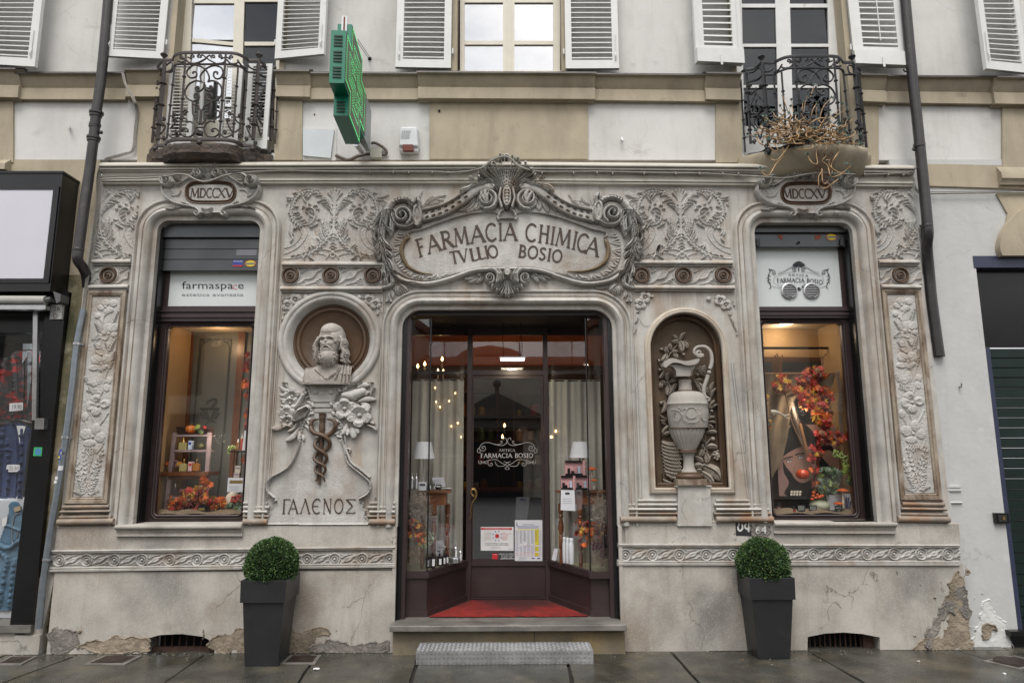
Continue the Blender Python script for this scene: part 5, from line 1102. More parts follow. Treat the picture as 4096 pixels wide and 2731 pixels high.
for i,(a,b)in enumerate((((1230,1240),(1190,1500)),((1270,1240),(1250,1520)),((1320,1250),(1310,1520)),((1180,1290),(1090,1480)),((1150,1330),(1000,1460)),((1370,1280),(1350,1500)))):
 bw.stroke([zb(*a),zb((a[0]+b[0])/2+8,(a[1]+b[1])/2),zb(*b)],[9*w4,16*w4,12*w4],[.012,.022,.018],mode='add');bw.stroke([zb(a[0]+22,a[1]),zb(b[0]+24,b[1])],6*w4,.015,mode='cut')
bw.stroke(cr([zb(780,1290),zb(860,1360),zb(940,1430),zb(960,1450)],4),[10*w4,8*w4],.014,mode='add');bw.stroke(cr([zb(1190,1250),zb(1080,1380),zb(960,1460)],4),9*w4,.014,mode='add')
E(1010,1180,120,130,.03,base=.14)
E(1042,800,205,245,.20,base=.085);E(1020,900,165,240,.215,base=.085);E(1040,690,175,140,.19,base=.10)
for y_ in(722,742,760):bw.stroke(cr([zb(905,y_+6),zb(990,y_),zb(1070,y_+4)],4),5*w4,.006,mode='cut')
bw.stroke(cr([zb(890,815),zb(930,798),zb(985,808)],4),[10*w4,17*w4,12*w4],[.008,.015,.012],mode='add');bw.stroke(cr([zb(1000,808),zb(1060,796),zb(1110,815)],4),[12*w4,17*w4,10*w4],[.012,.015,.008],mode='add')
E(942,838,42,22,.026,mode='cut',prof=.9);E(1062,836,42,22,.026,mode='cut',prof=.9)
E(942,842,24,15,.016,mode='add',prof=.7);E(1062,840,24,15,.016,mode='add',prof=.7)
bw.stroke([zb(993,815),zb(994,870),zb(994,915)],[14*w4,20*w4,30*w4],[.016,.026,.032],mode='add',prof=.8);E(968,915,16,12,.012,mode='add');E(1022,915,16,12,.012,mode='add')
E(915,900,50,40,.014,mode='add',prof=.8);E(1075,898,50,40,.014,mode='add',prof=.8)
E(1000,1100,156,178,.24,base=.09);E(1000,1000,145,90,.225,base=.09)
bw.stroke(cr([zb(930,985),zb(965,950),zb(996,945),zb(1030,950),zb(1065,985)],4),[12*w4,17*w4,16*w4,17*w4,12*w4],.010,mode='add');bw.stroke([zb(970,972),zb(1030,972)],6*w4,.010,mode='cut')
R2=random.Random(5)
for i in range(120):
 a=R2.uniform(0,2*PI);q=math.sqrt(R2.random());x,y=998+150*q*math.cos(a),1105+150*q*math.sin(a)
 if y<985 and abs(x-998)<90:continue
 E(x,y,R2.uniform(12,19),R2.uniform(12,19),R2.uniform(.03,.05),base=.285-.09*q*q)
for sd,path in((-1,[(880,780),(835,850),(800,930),(810,1010),(800,1090),(815,1180)]),(1,[(1200,780),(1235,860),(1225,950),(1260,1030),(1235,1110),(1260,1180)])):
 pp=cr([zb(*p)for p in path],5);bw.stroke(pp,[36*w4,50*w4,52*w4,50*w4,48*w4,34*w4],[.20,.22,.21,.20,.19,.15],base=.03)
 for i in range(46):
  t=R2.random();k_=t*(len(path)-1);j=min(int(k_),len(path)-2);f_=k_-j;x=path[j][0]+(path[j+1][0]-path[j][0])*f_+R2.uniform(-48,48);y=path[j][1]+(path[j+1][1]-path[j][1])*f_
  E(x,y,R2.uniform(16,27),R2.uniform(14,24),R2.uniform(.04,.065),base=.19-.0012*abs(x-path[j][0])-.03*t)
for x in(895,1140):E(x,870,20,34,.03,mode='add',prof=.6)
bw.H*=.58;bw.rough(.0006,2)
bust=bw.mesh('bust',bust_m,-.02,shop,mask=.02,sharp=.3,sink=-.0)
m=MB();fb=lambda x,y,Y:P(1060+x/4,1150+y/4,Y);n=14;top=[];bot=[]
for i in range(n+1):
 t=i/n;x=570+775*t;Yq=-.13-.07*math.sin(PI*t);top.append((fb(x,1490,-.16).x,Yq,fb(x,1482+60*(1-math.sin(PI*t)),-.16).z));bot.append((fb(x,1545,-.16).x,Yq+.005,fb(950,1545,-.16).z))
b0=len(m.v);m.v+=top+bot+[(p[0],-.02,p[2])for p in top]+[(p[0],-.02,p[2])for p in bot];k_=n+1
for i in range(n):m.f+=[(i,k_+i,k_+i+1,i+1),(i,i+1,2*k_+i+1,2*k_+i),(k_+i,3*k_+i,3*k_+i+1,k_+i+1)]
m.f+=[(0,2*k_,3*k_,k_),(n,k_+n,3*k_+n,2*k_+n)]
m.build('bust_plinth',bust_m,shop)
# urn niche
YN=.05
m=MB();m.poly([(nx0-.03,nzb-.02),(nx1+.03,nzb-.02),(nx1+.03,nzt+.03),(nx0-.03,nzt+.03)],YN,YN+.02);m.build('niche_back',M('niche_brown',(.095,.063,.036),.75,var=.35,vs=4,bump=.4,bs=60,tints=[((.17,.11,.045),2.5,.5,.7,.7,None),((.05,.035,.025),5,.5,.7,.6,None)]),shop)
closed=npath+[]
m=MB();m.sweep(closed,[(-.045,YN),(-.045,.02),(-.04,.0),(-.03,-.008),(-.018,.0),(-.012,.0),(.0,-.02),(.0,YS+.01)],closed=True);m.build('niche_reveal',brownp,shop,smooth=50)
lightst=M('pale_cream_moulding',(.56,.49,.40),.75,var=.12,vs=8,bump=.4,bs=90,tints=[((.34,.17,.08),4,.54,.7,.6,(1,1,.6)),((.4,.37,.33),3,.5,.7,.5,None)])
m=MB();m.sweep(closed,[(.0,YS+.012),(-.002,-.075),(.006,-.088),(.018,-.09),(.026,-.084),(.03,-.088),(.045,-.084),(.052,-.07),(.055,YS)],closed=True);m.build('niche_moulding',lightst,shop,smooth=50)
Yu=.0
def R_px(z6,r):return r/4*.00227*.985
def urnpart(name,rows,region,cx,mt,n=40):
 ox,oy=region;m=MB();prof=[]
 X=P(ox+cx/4,oy+rows[0][0]/4,Yu).x
 for y,r in rows:prof.append((r/4*.00227,P(ox+cx/4,oy+y/4,-.07).z))
 m.lathe(prof,(X,Yu,0),n,180,360,sy=.85);return m.build(name,mt,shop,smooth=50)
ug=M('urn_grey_stone',(.40,.375,.34),.75,var=.1,vs=8,bump=.35,bs=110,tints=[((.34,.22,.14),5,.54,.72,.5,(2,2,.5)),((.3,.29,.28),3,.54,.72,.4,None)])
r5=(2470,1200);r6=(2470,1590)
urnpart('urn_neck',[(1010,185),(1060,165),(1120,135),(1205,116)],r5,1068,ug);urnpart('urn_neck',[(1262,104),(1330,98),(1430,112)],r5,1075,ug)
urnpart('urn_ring',[(1200,108),(1205,118),(1213,120),(1222,112),(1236,112),(1244,120),(1256,116),(1262,104)],r5,1070,brownp);urnpart('urn_ring',[(1428,108),(1434,122),(1444,124),(1450,118),(1468,132),(1480,150),(1488,140)],r5,1080,brownp)
body=[(-108,150),(-98,205),(-80,240),(-40,285),(0,300),(50,318),(90,326),(95,332),(112,330),(118,324),(200,330),(300,326),(400,312),(478,296)]
ub=urnpart('urn_body',body,r6,1105,ug)
urnpart('urn_ring',[(476,296),(482,302),(492,302),(498,294)],r6,1108,brownp)
m=MB();nn=64;rows=[(498,292),(560,275),(640,240),(720,195),(790,155),(822,138)];b0=0
Xc=P(2470+1112/4,1590+650/4,Yu).x
for k_,(y,r)in enumerate(rows):
 z=P(2747,1590+y/4,-.07).z
 for j in range(nn+1):
  a=PI+PI*j/nn;fl_=1-.055*abs(math.sin(a*12));rr=r/4*.00227*fl_
  m.v.append((Xc+rr*math.cos(a),Yu+rr*math.sin(a)*.85,z))
for k_ in range(len(rows)-1):
 for j in range(nn):m.f.append((k_*(nn+1)+j,(k_+1)*(nn+1)+j,(k_+1)*(nn+1)+j+1,k_*(nn+1)+j+1))
m.build('urn_bowl',ug,shop,smooth=25)
urnpart('urn_ring',[(820,130),(830,142),(845,146),(862,142),(878,146),(886,120)],r6,1120,brownp)
urnpart('urn_stem',[(884,118),(900,100),(950,84),(1040,80),(1120,90),(1170,112),(1190,130)],r6,1130,ug)
urnpart('urn_foot',[(1188,140),(1196,175),(1210,180),(1216,176),(1224,200),(1250,218),(1280,216),(1298,196)],r6,1150,brownp)
m=MB();a=[P(2470+x/4,1590+y/4,-.14)for x,y in((965,1310),(1430,1306),(1435,1398),(970,1402))];m.hexa(a,[Vector((p.x,.02,p.z))for p in a]);m.build('urn_plinth',rustf,shop)
m=MB();a=[P(2470+x/4,1590+y/4,-.12)for x,y in((935,1408),(1512,1406),(1512,1424),(935,1428))];m.hexa(a,[Vector((p.x,-.05,p.z))for p in a])
pp=[(960,1426),(1500,1422),(1490,1470),(1486,1560),(1500,1800),(1510,2050),(960,2050),(968,1800),(975,1560),(970,1470)]
m.poly([zc(2470,1590,4,-.11)(x,y)for x,y in pp],-.11,-.05);m.build('urn_pedestal',stone,shop)
rim=cr([(735,1060),(745,1000),(790,955),(850,930),(920,935),(1000,960),(1080,975),(1160,965),(1240,945),(1310,940),(1300,985),(1260,1020),(1180,1042),(1090,1040),(1000,1010),(900,1000),(830,1030),(780,1075)],3,closed=True)
zr=zc(2470,1200,4,-.12);m=MB();m.poly([zr(*p)for p in rim],-.125,-.03);o=m.build('urn_rim',ug,shop,smooth=60)
bv=o.modifiers.new('bevel','BEVEL');bv.width=.008;bv.segments=2;bv.limit_method='ANGLE'
m=MB();m.poly([zr(*p)for p in[(800,1040),(900,1010),(1090,1045),(1200,1040),(1290,1000),(1230,1080),(1190,1120),(1180,1210),(958,1210),(950,1120),(900,1060)]],-.09,-.0);m.build('urn_throat',ug,shop,smooth=60)
m=MB();hp=[(x,y)for x,y in[(1310,840),(1300,870),(1325,880),(1355,850),(1340,815),(1300,800),(1250,830),(1245,890),(1290,925),(1350,915),(1370,860)]]
q=spiral(1310,850,12,66,60,-1.1,18)+[(1240,870),(1225,810),(1260,760),(1340,740),(1430,765),(1490,840),(1510,940),(1500,1040),(1475,1100)]
q=cr(q,2);m.tube([P(2470+x/4,1200+y/4,-.07)for x,y in q],[.005+.008*min(1,i/20)+(.005 if i>len(q)*.8 else 0)for i in range(len(q))],8)
m.sphere(tuple(P(2470+1465/4,1200+1155/4,-.07)),.019,12,8);q=cr([(1450,1200),(1420,1290),(1385,1400),(1390,1520),(1440,1580)],5);m.tube([P(2470+x/4,1200+y/4,-.06)for x,y in q],[.02,.02]+[.018]*(len(q)-3)+[.010],8)
q=[P(2470+x/4,1200+y/4,-.06)for x,y in spiral(1440,1590,34,8,-90,1.3)];m.tube(q,.010,6)
m.build('urn_handle',ug,shop,smooth=60)
z5=None
f5=zc(2470,1200,4,.03);f6=zc(2470,1590,4,.03);xg=Relief(f5(610,0)[0],f6(1690,1400)[0],f6(0,1405)[1],f5(0,490)[1],.0035)
def lf(f,b,t,w,h=.035,bend=.12):xg.leaf(f(*b),f(*t),w*w4,h,bend,ribs=1)
def stm(f,*pts,r=5):xg.stroke(cr([f(*p)for p in pts],5),r*w4+.001,.022)
stm(f5,(800,940),(850,850),(950,720),(990,640));stm(f5,(860,840),(1010,830),(1040,860));stm(f5,(740,800),(800,880));stm(f5,(680,1020),(730,1130),(790,1270),(830,1360),(900,1470));stm(f5,(990,640),(1080,520))
for b,t,w in(((990,640),(900,550),34),((990,640),(880,660),40),((1010,640),(1080,520),30),((990,650),(1030,820),60),((1060,660),(1110,770),44),((870,800),(840,700),34),((820,860),(780,750),36),((790,860),(710,970),50),((880,840),(960,830),36),((900,860),(950,930),44),((700,1100),(635,1130),30),((730,1150),(670,1250),34),((790,1280),(850,1160),40),((840,1310),(930,1290),34),((820,1340),(700,1290),40),((810,1340),(800,1520),66),((700,1310),(680,1400),40),((890,1470),(950,1330),40),((900,1440),(930,1370),24),((1390,1210),(1290,1080),32),((1400,1210),(1400,1040),40),((1390,1190),(1330,1050),26),((1240,1290),(1360,1290),30),((1240,1280),(1340,1480),62),((1480,1540),(1430,1400),28),((1500,1540),(1535,1310),30),((1500,1550),(1580,1410),28)):lf(f5,b,t,w)
for c,r in(((705,785),30),((1060,870),28),((655,970),34),((1280,1190),30)):xg.ell(f5(*c),r*w4,r*w4,.03)
stm(f6,(1480,60),(1500,-60));stm(f6,(1440,330),(1480,260),(1480,200));stm(f6,(1400,600),(1410,740),(1440,880));stm(f6,(1420,740),(1480,670));stm(f6,(1370,1100),(1440,1020),(1500,930))
for b,t,w in(((740,60),(660,100),30),((760,60),(710,250),44),((790,350),(680,280),30),((790,350),(665,370),30),((780,440),(700,360),30),((720,580),(660,430),36),((730,580),(820,450),36),((740,600),(840,560),40),((720,620),(665,560),30),((710,700),(665,650),30),((1480,190),(1560,40),30),((1480,200),(1600,110),28),((1480,180),(1430,100),26),((1440,350),(1550,310),30),((1430,400),(1570,405),28),((1430,430),(1520,500),34),((1400,430),(1460,510),26),((1430,560),(1585,560),44),((1390,720),(1340,600),30),((1400,860),(1360,740),34),((1430,790),(1590,800),56),((1400,870),(1380,800),30),((1380,780),(1300,940),54),((1410,880),(1420,1050),60),((1240,950),(1360,1040),50),((1230,1100),(1370,1100),60),((1380,1090),(1650,1320),105),((1320,1180),(1530,1400),70),((1270,1170),(1340,1160),40),((720,1260),(700,1220),30),((900,1370),(700,1290),34),((900,1380),(710,1360),32),((900,1390),(760,1400),30)):lf(f6,b,t,w,h=.04)
for c,r in(((1525,660),40),((1590,910),62),((1610,940),50),((1500,215),30)):xg.ell(f6(*c),r*w4,r*w4,.04)
for k_ in range(8):xg.ell(f6(1595+62*math.cos(k_*.8),920+62*math.sin(k_*.8)),26*w4,26*w4,.035)
for row in range(10):
 for j in range(11):
  x=690+j*30+row*9;y=680+row*58+j*14-(j*j)*1.2
  if x>1000 or(x-690)+(1330-y)*.0<0:continue
  xg.stroke([f6(x-4,y),f6(x+16+row,y+44)],[17*w4,15*w4],[.025+.002*(j%3),.045])
for j in range(6):xg.stroke([f6(760+j*30,1180+j*5),f6(860+j*22,1300-j*8)],[13*w4,9*w4],.04)
xg.rough(.0006,2);xg.mesh('urn_foliage',M('niche_foliage_stone',(.36,.315,.265),.85,var=.15,vs=12,bump=.3,bs=100,tints=[((.2,.13,.08),6,.5,.7,.6,None)]),YN-.002,shop,mask=.005)
m=MB();cy=P(2747,1590+250/4,-.07).z;r0=329/4*.00227
def wrap(dx,dz,e=.0035):
 a=math.asin(max(-.98,min(.98,dx/r0)));return(Xb+r0*math.sin(a),Yu-(r0+e)*.85*math.cos(a)-.001,cy+dz)
Xb=P(2470+1105/4,1590+250/4,Yu).x;s4=.00227/4
m.tube([wrap(s4*85*math.cos(t*.26),s4*85*math.sin(t*.26))for t in range(25)],.004,5)
for sg in(-1,1):
 for pts in([(-290,60),(-200,40),(-150,-20),(-110,-120),(-20,-150),(40,-130)],[(-130,40),(-100,70),(-70,40)],[(-270,-20),(-230,20),(-260,-90),(-200,-120),(-160,-60)],[(-190,90),(-150,60),(-170,20),(-120,-40)]):
  m.tube([wrap(sg*x*s4*1.0,y*s4)for x,y in cr(pts,4)],.0035,5)
m.build('urn_engraving',ug,shop)
# shop windows
def PX(x,y,Y):return P(x,y,Y)
def mk(name,label,cat,group=None,at=None):
 return thing(name,label,cat,tuple(at)if at is not None else(0,0,0),group)
def rrect(x0,x1,z0,z1,r,n=5):
 o=[]
 for cx,cz,a in((x1-r,z1-r,0),(x0+r,z1-r,90),(x0+r,z0+r,180),(x1-r,z0+r,270)):
  for i in range(n+1):o.append((cx+r*math.cos(R(a+90*i/n)),cz+r*math.sin(R(a+90*i/n))))
 return o
def shop_window(key,label,ys,glass_l0,glass_r,Yf=.135):
 xl,xr,zb,zt,_=OW[key];t=mk('display_window',label,'shop window',at=(xl,Yf,zb))
 yc,y_sh0,y_sh1,y_sg1,y_rail1,y_gb,xm=ys;z=lambda y,Y=Yf:P(xm,y,Y).z
 zr1,zg1,zgb,zsg=z(y_rail1),z(y_rail1+12),z(y_gb),z(y_sg1)
 f=MB();f.poly(hole(xl-.05,xr+.05,zb-.02,zr1)[:4],Yf,Yf+.07,holes=[rrect(xl+glass_l0,xr-glass_r,zgb,zg1,.05)])
 f.box(xl-.05,xl+glass_l0*.8,Yf-.012,Yf+.07,zr1+.001,zt+.05);f.box(xr-glass_r*.8,xr+.05,Yf-.012,Yf+.07,zr1+.001,zt+.05)
 fr=f.build('frame',frame_m,t,smooth=0)
 f=MB();f.sweep(rrect(xl+glass_l0,xr-glass_r,zgb,zg1,.05),[(.02,Yf),(.018,Yf-.012),(.01,Yf-.016),(.004,Yf-.01),(.0,Yf+.01)][::-1],closed=True);f.sweep(rrect(xl+glass_l0,xr-glass_r,zgb,zg1,.05),[(-.0,Yf+.0),(-.012,Yf-.014),(-.022,Yf-.008),(-.03,Yf)],closed=True);f.build('bead',frame_m,fr,smooth=50)
 f=MB();f.box(xl-.04,xr+.04,Yf-.03,Yf+.05,zr1+.002,zsg-.002);f.box(xl-.04,xr+.04,Yf-.045,Yf-.03,zr1+(zsg-zr1)*.25,zr1+(zsg-zr1)*.45);f.box(xl-.04,xr+.04,Yf-.05,Yf-.03,zr1+(zsg-zr1)*.6,zr1+(zsg-zr1)*.68);f.build('transom_rail',frame_m,t)
 f=MB();f.box(xl+glass_l0-.01,xr-glass_r+.01,Yf+.03,Yf+.036,zgb-.02,zg1+.02);f.build('glass',glass,t)
 f=MB();f.box(xl+glass_l0*.8,xr-glass_r*.8,Yf,Yf+.012,zsg,z(y_sh1)+.03);f.build('sign_panel',signw,t)
 s=MB();zs0=z(y_sh1,.07);s.box(xl-.03,xr+.03,.055,.085,zs0,zs0+.012);zc_=z(y_sh0,.07);hh=(zc_-zs0)/3
 for i in range(3 if key=='L' else 1):
  a=zs0+.012+i*(zc_-zs0-.012)/(3 if key=='L' else 1);b=zs0+.012+(i+1)*(zc_-zs0-.012)/(3 if key=='L' else 1)-.012
  s.box(xl-.03,xr+.03,.062,.082,a,b);s.box(xl-.03,xr+.03,.070,.082,b,b+.012)
 s.box(xl-.03,xr+.03,.03,.12,zc_+.004,zt+.08)
 sh=s.build('roller_shutter',shut_m,t);g=MB();g.box(xl-.001,xl+.02,.0,.10,zb,zt);g.box(xr-.02,xr+.001,.0,.10,zb,zt);g.build('shutter_guide',black_m,t)
 return t,sh,(xl,xr,zb,zt,zr1)
tL,shL,BL_=shop_window('L','left display window with white farmaspace sign under a half rolled grey shutter',(882,955,1083,1226,1288,2066,830),.07,.07)
text('brand_lettering','farmaspa e',(728,1126,975,1165),.133,ink,tL);text('brand_lettering','c',(930,1138,948,1158),.1325,M('pink_print',(.75,.35,.4),.6),tL)
text('brand_lettering','estetica avanzata',(727,1172,974,1185),.133,inkg,tL)
def sticker(parent,pts,Y,m,name='sticker'):
 s=MB();s.pquad(pts,Y,Y+.002);return s.build(name,m,parent,smooth=0)
blue_p=M('blue_print',(.03,.06,.35),.5);grn=M('green_print',(.05,.45,.15),.5);wh=M('white_print',(.8,.8,.8),.6)
sticker(shL,[(932,1040),(972,1040),(970,1066),(931,1066)],.058,blue_p);sticker(shL,[(932,1060),(970,1060),(970,1066),(931,1066)],.0575,inkr);sticker(shL,[(946,998),(1029,998),(1026,1022),(944,1022)],.0585,inkg)
sb=text('sticker_text','MASTER SER',(935,1042,970,1048),.057,wh,shL)
def oval_sticker(x,y,w,h,Y,par):
 c=P(x,y,Y);m=MB();rx=w*.00227/2;m.ring(c.x,c.z,[(rx,Y),(.0001,Y)],24,sz=h/w);m.build('sticker',yel,par,smooth=0)
 m=MB();m.ring(c.x,c.z,[(rx*1.12,Y+.001),(rx,Y+.001)],24,sz=h/w);m.build('sticker',inkr,par,smooth=0)
 sticker(par,[(x-w*.45,y-h*.12),(x+w*.45,y-h*.12),(x+w*.45,y+h*.16),(x-w*.45,y+h*.16)],Y-.001,blue_p);text('sticker_text','SERRANDE',(x-w*.4,y-h*.09,x+w*.4,y+h*.12),Y-.002,yel,par)
oval_sticker(1002,1054,42,26,.058,shL)
tR,shR,BR2=shop_window('R','right display window with white emblem sign and two round vents under its shutter box',(899,935,988,1228,1275,2066,3210),.07,.07)
oval_sticker(3326,948,42,26,.058,shR)
s=MB();s.pquad([(3110,938),(3132,942),(3128,958),(3116,952)],.058,.06);s.pquad([(3260,942),(3286,940),(3280,956),(3262,958)],.058,.06);s.build('rust_patch',M('rust_orange',(.35,.09,.05),.8,var=.3,vs=40),shR,smooth=0)
s=MB()
for x in(3026,3362):s.pbox(x,955,x+14,982,.03,.06)
s.tube([P(3195,970,.05),P(3195,970,.04)],.012,10);s.build('lock',black_m,shR)
def emb(f,Y,m_,r1=.0045,parent=None,scale=1.0):
 m=MB();
 def T(pts,r=1.0,n=5):m.tube([f(*p)for p in cr(pts,n)],r1*r,4,flat=.25)
 for s_ in(1,-1):
  X=lambda x:x if s_>0 else 2*CXm-x
  T([(X(x),y)for x,y in[(950,330),(860,345),(760,410),(640,490),(520,540),(420,560)]],1.6);T([(X(x),y)for x,y in[(940,290),(800,340),(680,420),(560,470),(440,500)]],.8)
  T([(X(x),y)for x,y in[(1045,512),(1000,496),(850,505),(700,540),(560,588),(430,636),(340,660),(300,740),(285,820),(330,930),(460,985),(600,985),(850,955),(1000,940)]],.9)
  T([(X(x),y)for x,y in[(205,985),(300,1045),(450,1070),(570,1055),(700,1015),(830,972),(950,955)]],1.3)
  T(spiral(X(285),540,75,10,60 if s_>0 else 120,-s_*2),1.5,1);T(spiral(X(958),400,80,14,100 if s_>0 else 80,-s_*1.8),1.8,1)
  T([(X(x),y)for x,y in[(200,430),(130,560),(110,700),(120,820),(170,950),(195,1060),(130,1100)]],2.4)
  for b in((90,600),(60,700),(70,800),(190,650),(190,780),(200,900),(90,880),(170,430),(250,420),(340,430)):T([(X(130),b[1]-40),(X(b[0]),b[1]+20)],2.2,2)
  T(spiral(X(978),1032,40,6,90,-s_*1.6),2,1);T([(X(940),1000),(X(860),1040),(X(780),1050)],2.4)
 for i in range(15):
  a=R(15+150*i/14);T([(CXm+60*math.cos(a),330-40*math.sin(a)),(CXm+(150+70*abs(math.cos(a)))*math.cos(a),300-200*math.sin(a))],3.4,2)
 for i in range(7):
  a=R(-30-120*i/6);T([(CXm,1050),(CXm+110*math.cos(a),1080-110*math.sin(a))],2,2)
 T([(CXm,330),(CXm,480)],4,2);return m.build('emblem',m_,parent,smooth=0)
fe=lambda x,y:P(3064+(x-30)*(3327-3064)/2180,1040+(y-60)*(1165-1040)/1140,.128)
emb(fe,.13,ink,.0012,tR)
m=MB();serif_line(m,'ANTICA',3154,1103,3232,1107,9,.129,sp=.35);serif_line(m,'FARMACIA BOSIO',3109,1131,3290,1137,17,.129,arch=5);m.build('emblem_lettering',ink,tR,smooth=0)
for cx in(3158,3247):
 c=P(cx,1163,.12);m=MB();m.ring(c.x,c.z,[(.078,.135),(.078,.118),(.066,.114),(.062,.12),(.062,.13)],32);v=m.build('round_vent',alu,tR)
 m=MB();m.ring(c.x,c.z,[(.064,.131),(.0001,.131)],24);m.build('vent_opening',blackmat,v);m=MB()
 for i in range(7):
  zz_=-.05+i*.0167;w_=math.sqrt(max(0,.062**2-zz_**2));m.box(c.x-w_,c.x+w_,.122,.128,c.z+zz_-.003,c.z+zz_+.003)
 m.build('louvres',alu,v)
etch=M('etched_grey_glass',(.16,.165,.15),.35,var=.12,vs=2);dkwood=M('dark_brown_wood',(.10,.045,.02),.4,var=.3,vs=6,tints=[((.04,.018,.01),6,.5,.7,.6,(8,8,.8))])
burl=M('burlap',(.20,.145,.09),.95,var=.2,vs=6,bump=.8,bs=160)
def niche(B,name,YB=.80):
 xl,xr,zb,zt,zr=B;t=mk(name,('ochre painted display box behind the farmaspace window' if name=='display_box' and xl<0 else 'ochre painted display box with ceiling downlight behind the emblem window'),'display box',at=(xl,YB,zb))
 m=MB();m.box(xl-.04,xl+.0,.22,YB,zb-.02,zt+.05);m.build('side_wall',warm_wall,t);m=MB();m.box(xr,xr+.04,.22,YB,zb-.02,zt+.05);m.build('side_wall',warm_wall,t)
 m=MB();m.box(xl,xr,.22,YB,zb-.02,zb+.03);m.build('floor_board',burl,t);m=MB();m.box(xl,xr,.22,YB,zr+.02,zr+.05);m.build('ceiling',M('ceiling_cream',(.55,.45,.32),.8),t)
 m=MB();m.box(xl-.04,xr+.04,YB,YB+.03,zb-.02,zt+.05);m.build('back_panel',etch if xl<0 else warm_wall,t)
 return t
dL=niche(BL_,'display_box');dR=niche(BR2,'display_box')
YB=.79
m=MB();m.pquad([(957,1290),(985,1290),(930,2080),(902,2080)],YB-.02,YB);m.pquad([(760,1290),(775,1290),(735,2080),(716,2080)],YB-.02,YB);m.build('door_stile',wood,dL)
m=MB()
def ln(pts,r=.003,Y=YB-.004):m.tube([P(x,y,Y)for x,y in pts],r,4,flat=.4)
ln([(803,1356),(925,1356),(900,1700),(870,2010)]);ln([(803,1356),(788,1530),(770,1720),(745,2040)]);ln([(806,1385),(792,1530),(774,1720),(749,2040)]);ln([(917,1390),(896,1700),(866,2010)]);ln([(835,1360),(892,1360)]);ln(cr([(806,1385),(812,1372),(825,1368),(835,1360)],3));ln(cr([(917,1390),(912,1375),(902,1368),(892,1360)],3));ln([(803,1356),(822,1370)]);ln([(925,1356),(906,1370)])
ln([(800,1633),(878,1633),(876,1637),(802,1637),(800,1633)],.004);
for x0,x1 in((808,824),(872,856),(815,830),(864,850),(824,836),(856,846)):ln([(x0,1638),(x1,1668)],.004)
ln([(822,1672),(855,1672),(852,1680),(826,1680)],.004)
for k_ in range(5):ln([(806+k_*3,1650+k_*5),(800+k_*4,1656+k_*5)],.005);ln([(872-k_*3,1650+k_*5),(880-k_*4,1656+k_*5)],.005)
ln(cr([(842,1632),(855,1615),(862,1602),(858,1596),(845,1602),(830,1610),(824,1618)],4),.004);ln(cr([(848,1632),(862,1618),(868,1602),(860,1594),(842,1598),(828,1606)],4),.004)
ln(cr([(830,1700),(820,1710),(828,1690),(850,1684),(866,1690)],4),.0035)
m.build('etched_lines',M('etch_dark',(.02,.03,.025),.5),dL,smooth=0)
m=MB();m.pquad([(2990,1426),(3400,1430),(3400,2080),(2990,2080)],YB-.012,YB);m.build('dark_partition',dkwood,dR)
m=MB();m.pquad([(3130,1446),(3310,1446),(3310,2000),(3130,2000)],YB-.016,YB-.012);m.pquad([(3040,1446),(3088,1446),(3088,2000),(3040,2000)],YB-.016,YB-.012);m.build('etched_glass',M('dark_etched_glass',(.03,.033,.035),.3),dR)
m=MB();m.pbox(2990,1387,3330,1396,YB-.2,YB-.18);m.tube([P(3322,1290,.6),P(3328,1400,.6)],.01,8);m.pbox(3322,1390,3334,1500,YB-.2,YB-.19);m.build('garment_rail',black_m,dR)
lampm=M('lamp_glow',(1,1,1),.5,emit=((1,.86,.66),9))
c=P(3152,1289,.42);m=MB();m.lathe([(.085,0),(.085,-.004),(.0001,-.004)],(c.x,.42,BR2[4]+.018),24);dl=m.build('downlight',lampm,dR)
def plight(loc,e,col=(1,.78,.5),r=.06):
 l=bpy.data.lights.new('lamp','POINT');l.energy=e;l.color=col;l.shadow_soft_size=r;o=bpy.data.objects.new('lamp',l);COL.objects.link(o);o.location=loc;return o
plight((c.x,.60,BR2[4]-.07),2.2,(1,.80,.56));plight(((BL_[0]+BL_[1])/2-.1,.5,BL_[4]-.12),1.7,(1,.66,.36))
plight((BR2[0]+.5,.35,BR2[2]+1.0),2.5,(1,.85,.65));plight((BL_[0]+.55,.32,BL_[2]+.75),1.8,(1,.85,.68))
# display goods
leafcols=[M('leaf_red',(.42,.025,.012),.55,var=.3,vs=30),M('leaf_orange',(.62,.12,.01),.55,var=.3,vs=30),M('leaf_dark',(.13,.02,.015),.6,var=.3,vs=30),M('leaf_yellow',(.6,.32,.03),.55,var=.2,vs=30),M('leaf_brown',(.2,.08,.03),.6,var=.3,vs=30)]
leafgr=[M('ivy_green',(.09,.14,.07),.6,var=.4,vs=30),M('ivy_light',(.3,.38,.06),.6,var=.3,vs=30),M('ivy_grey',(.16,.2,.15),.6,var=.3,vs=30)]
def maple(mb,c,s,rot,nx,nz):
 pts=[(0,-.5),(.12,-.18),(.5,-.25),(.32,.02),(.55,.2),(.24,.2),(.3,.45),(.1,.34),(0,.7),(-.1,.34),(-.3,.45),(-.24,.2),(-.55,.2),(-.32,.02),(-.5,-.25),(-.12,-.18)]
 ca,sa=math.cos(rot),math.sin(rot);vs=[(c[0],c[1]-s*.10,c[2])]
 for x,y in pts:
  X,Z=(x*ca-y*sa)*s,(x*sa+y*ca)*s;vs.append((c[0]+X,c[1]+X*nx+Z*nz+rnd.uniform(-.1,.1)*s,c[2]+Z))
 n=len(pts);mb.add(vs,[(0,1+i,1+(i+1)%n)for i in range(n)])
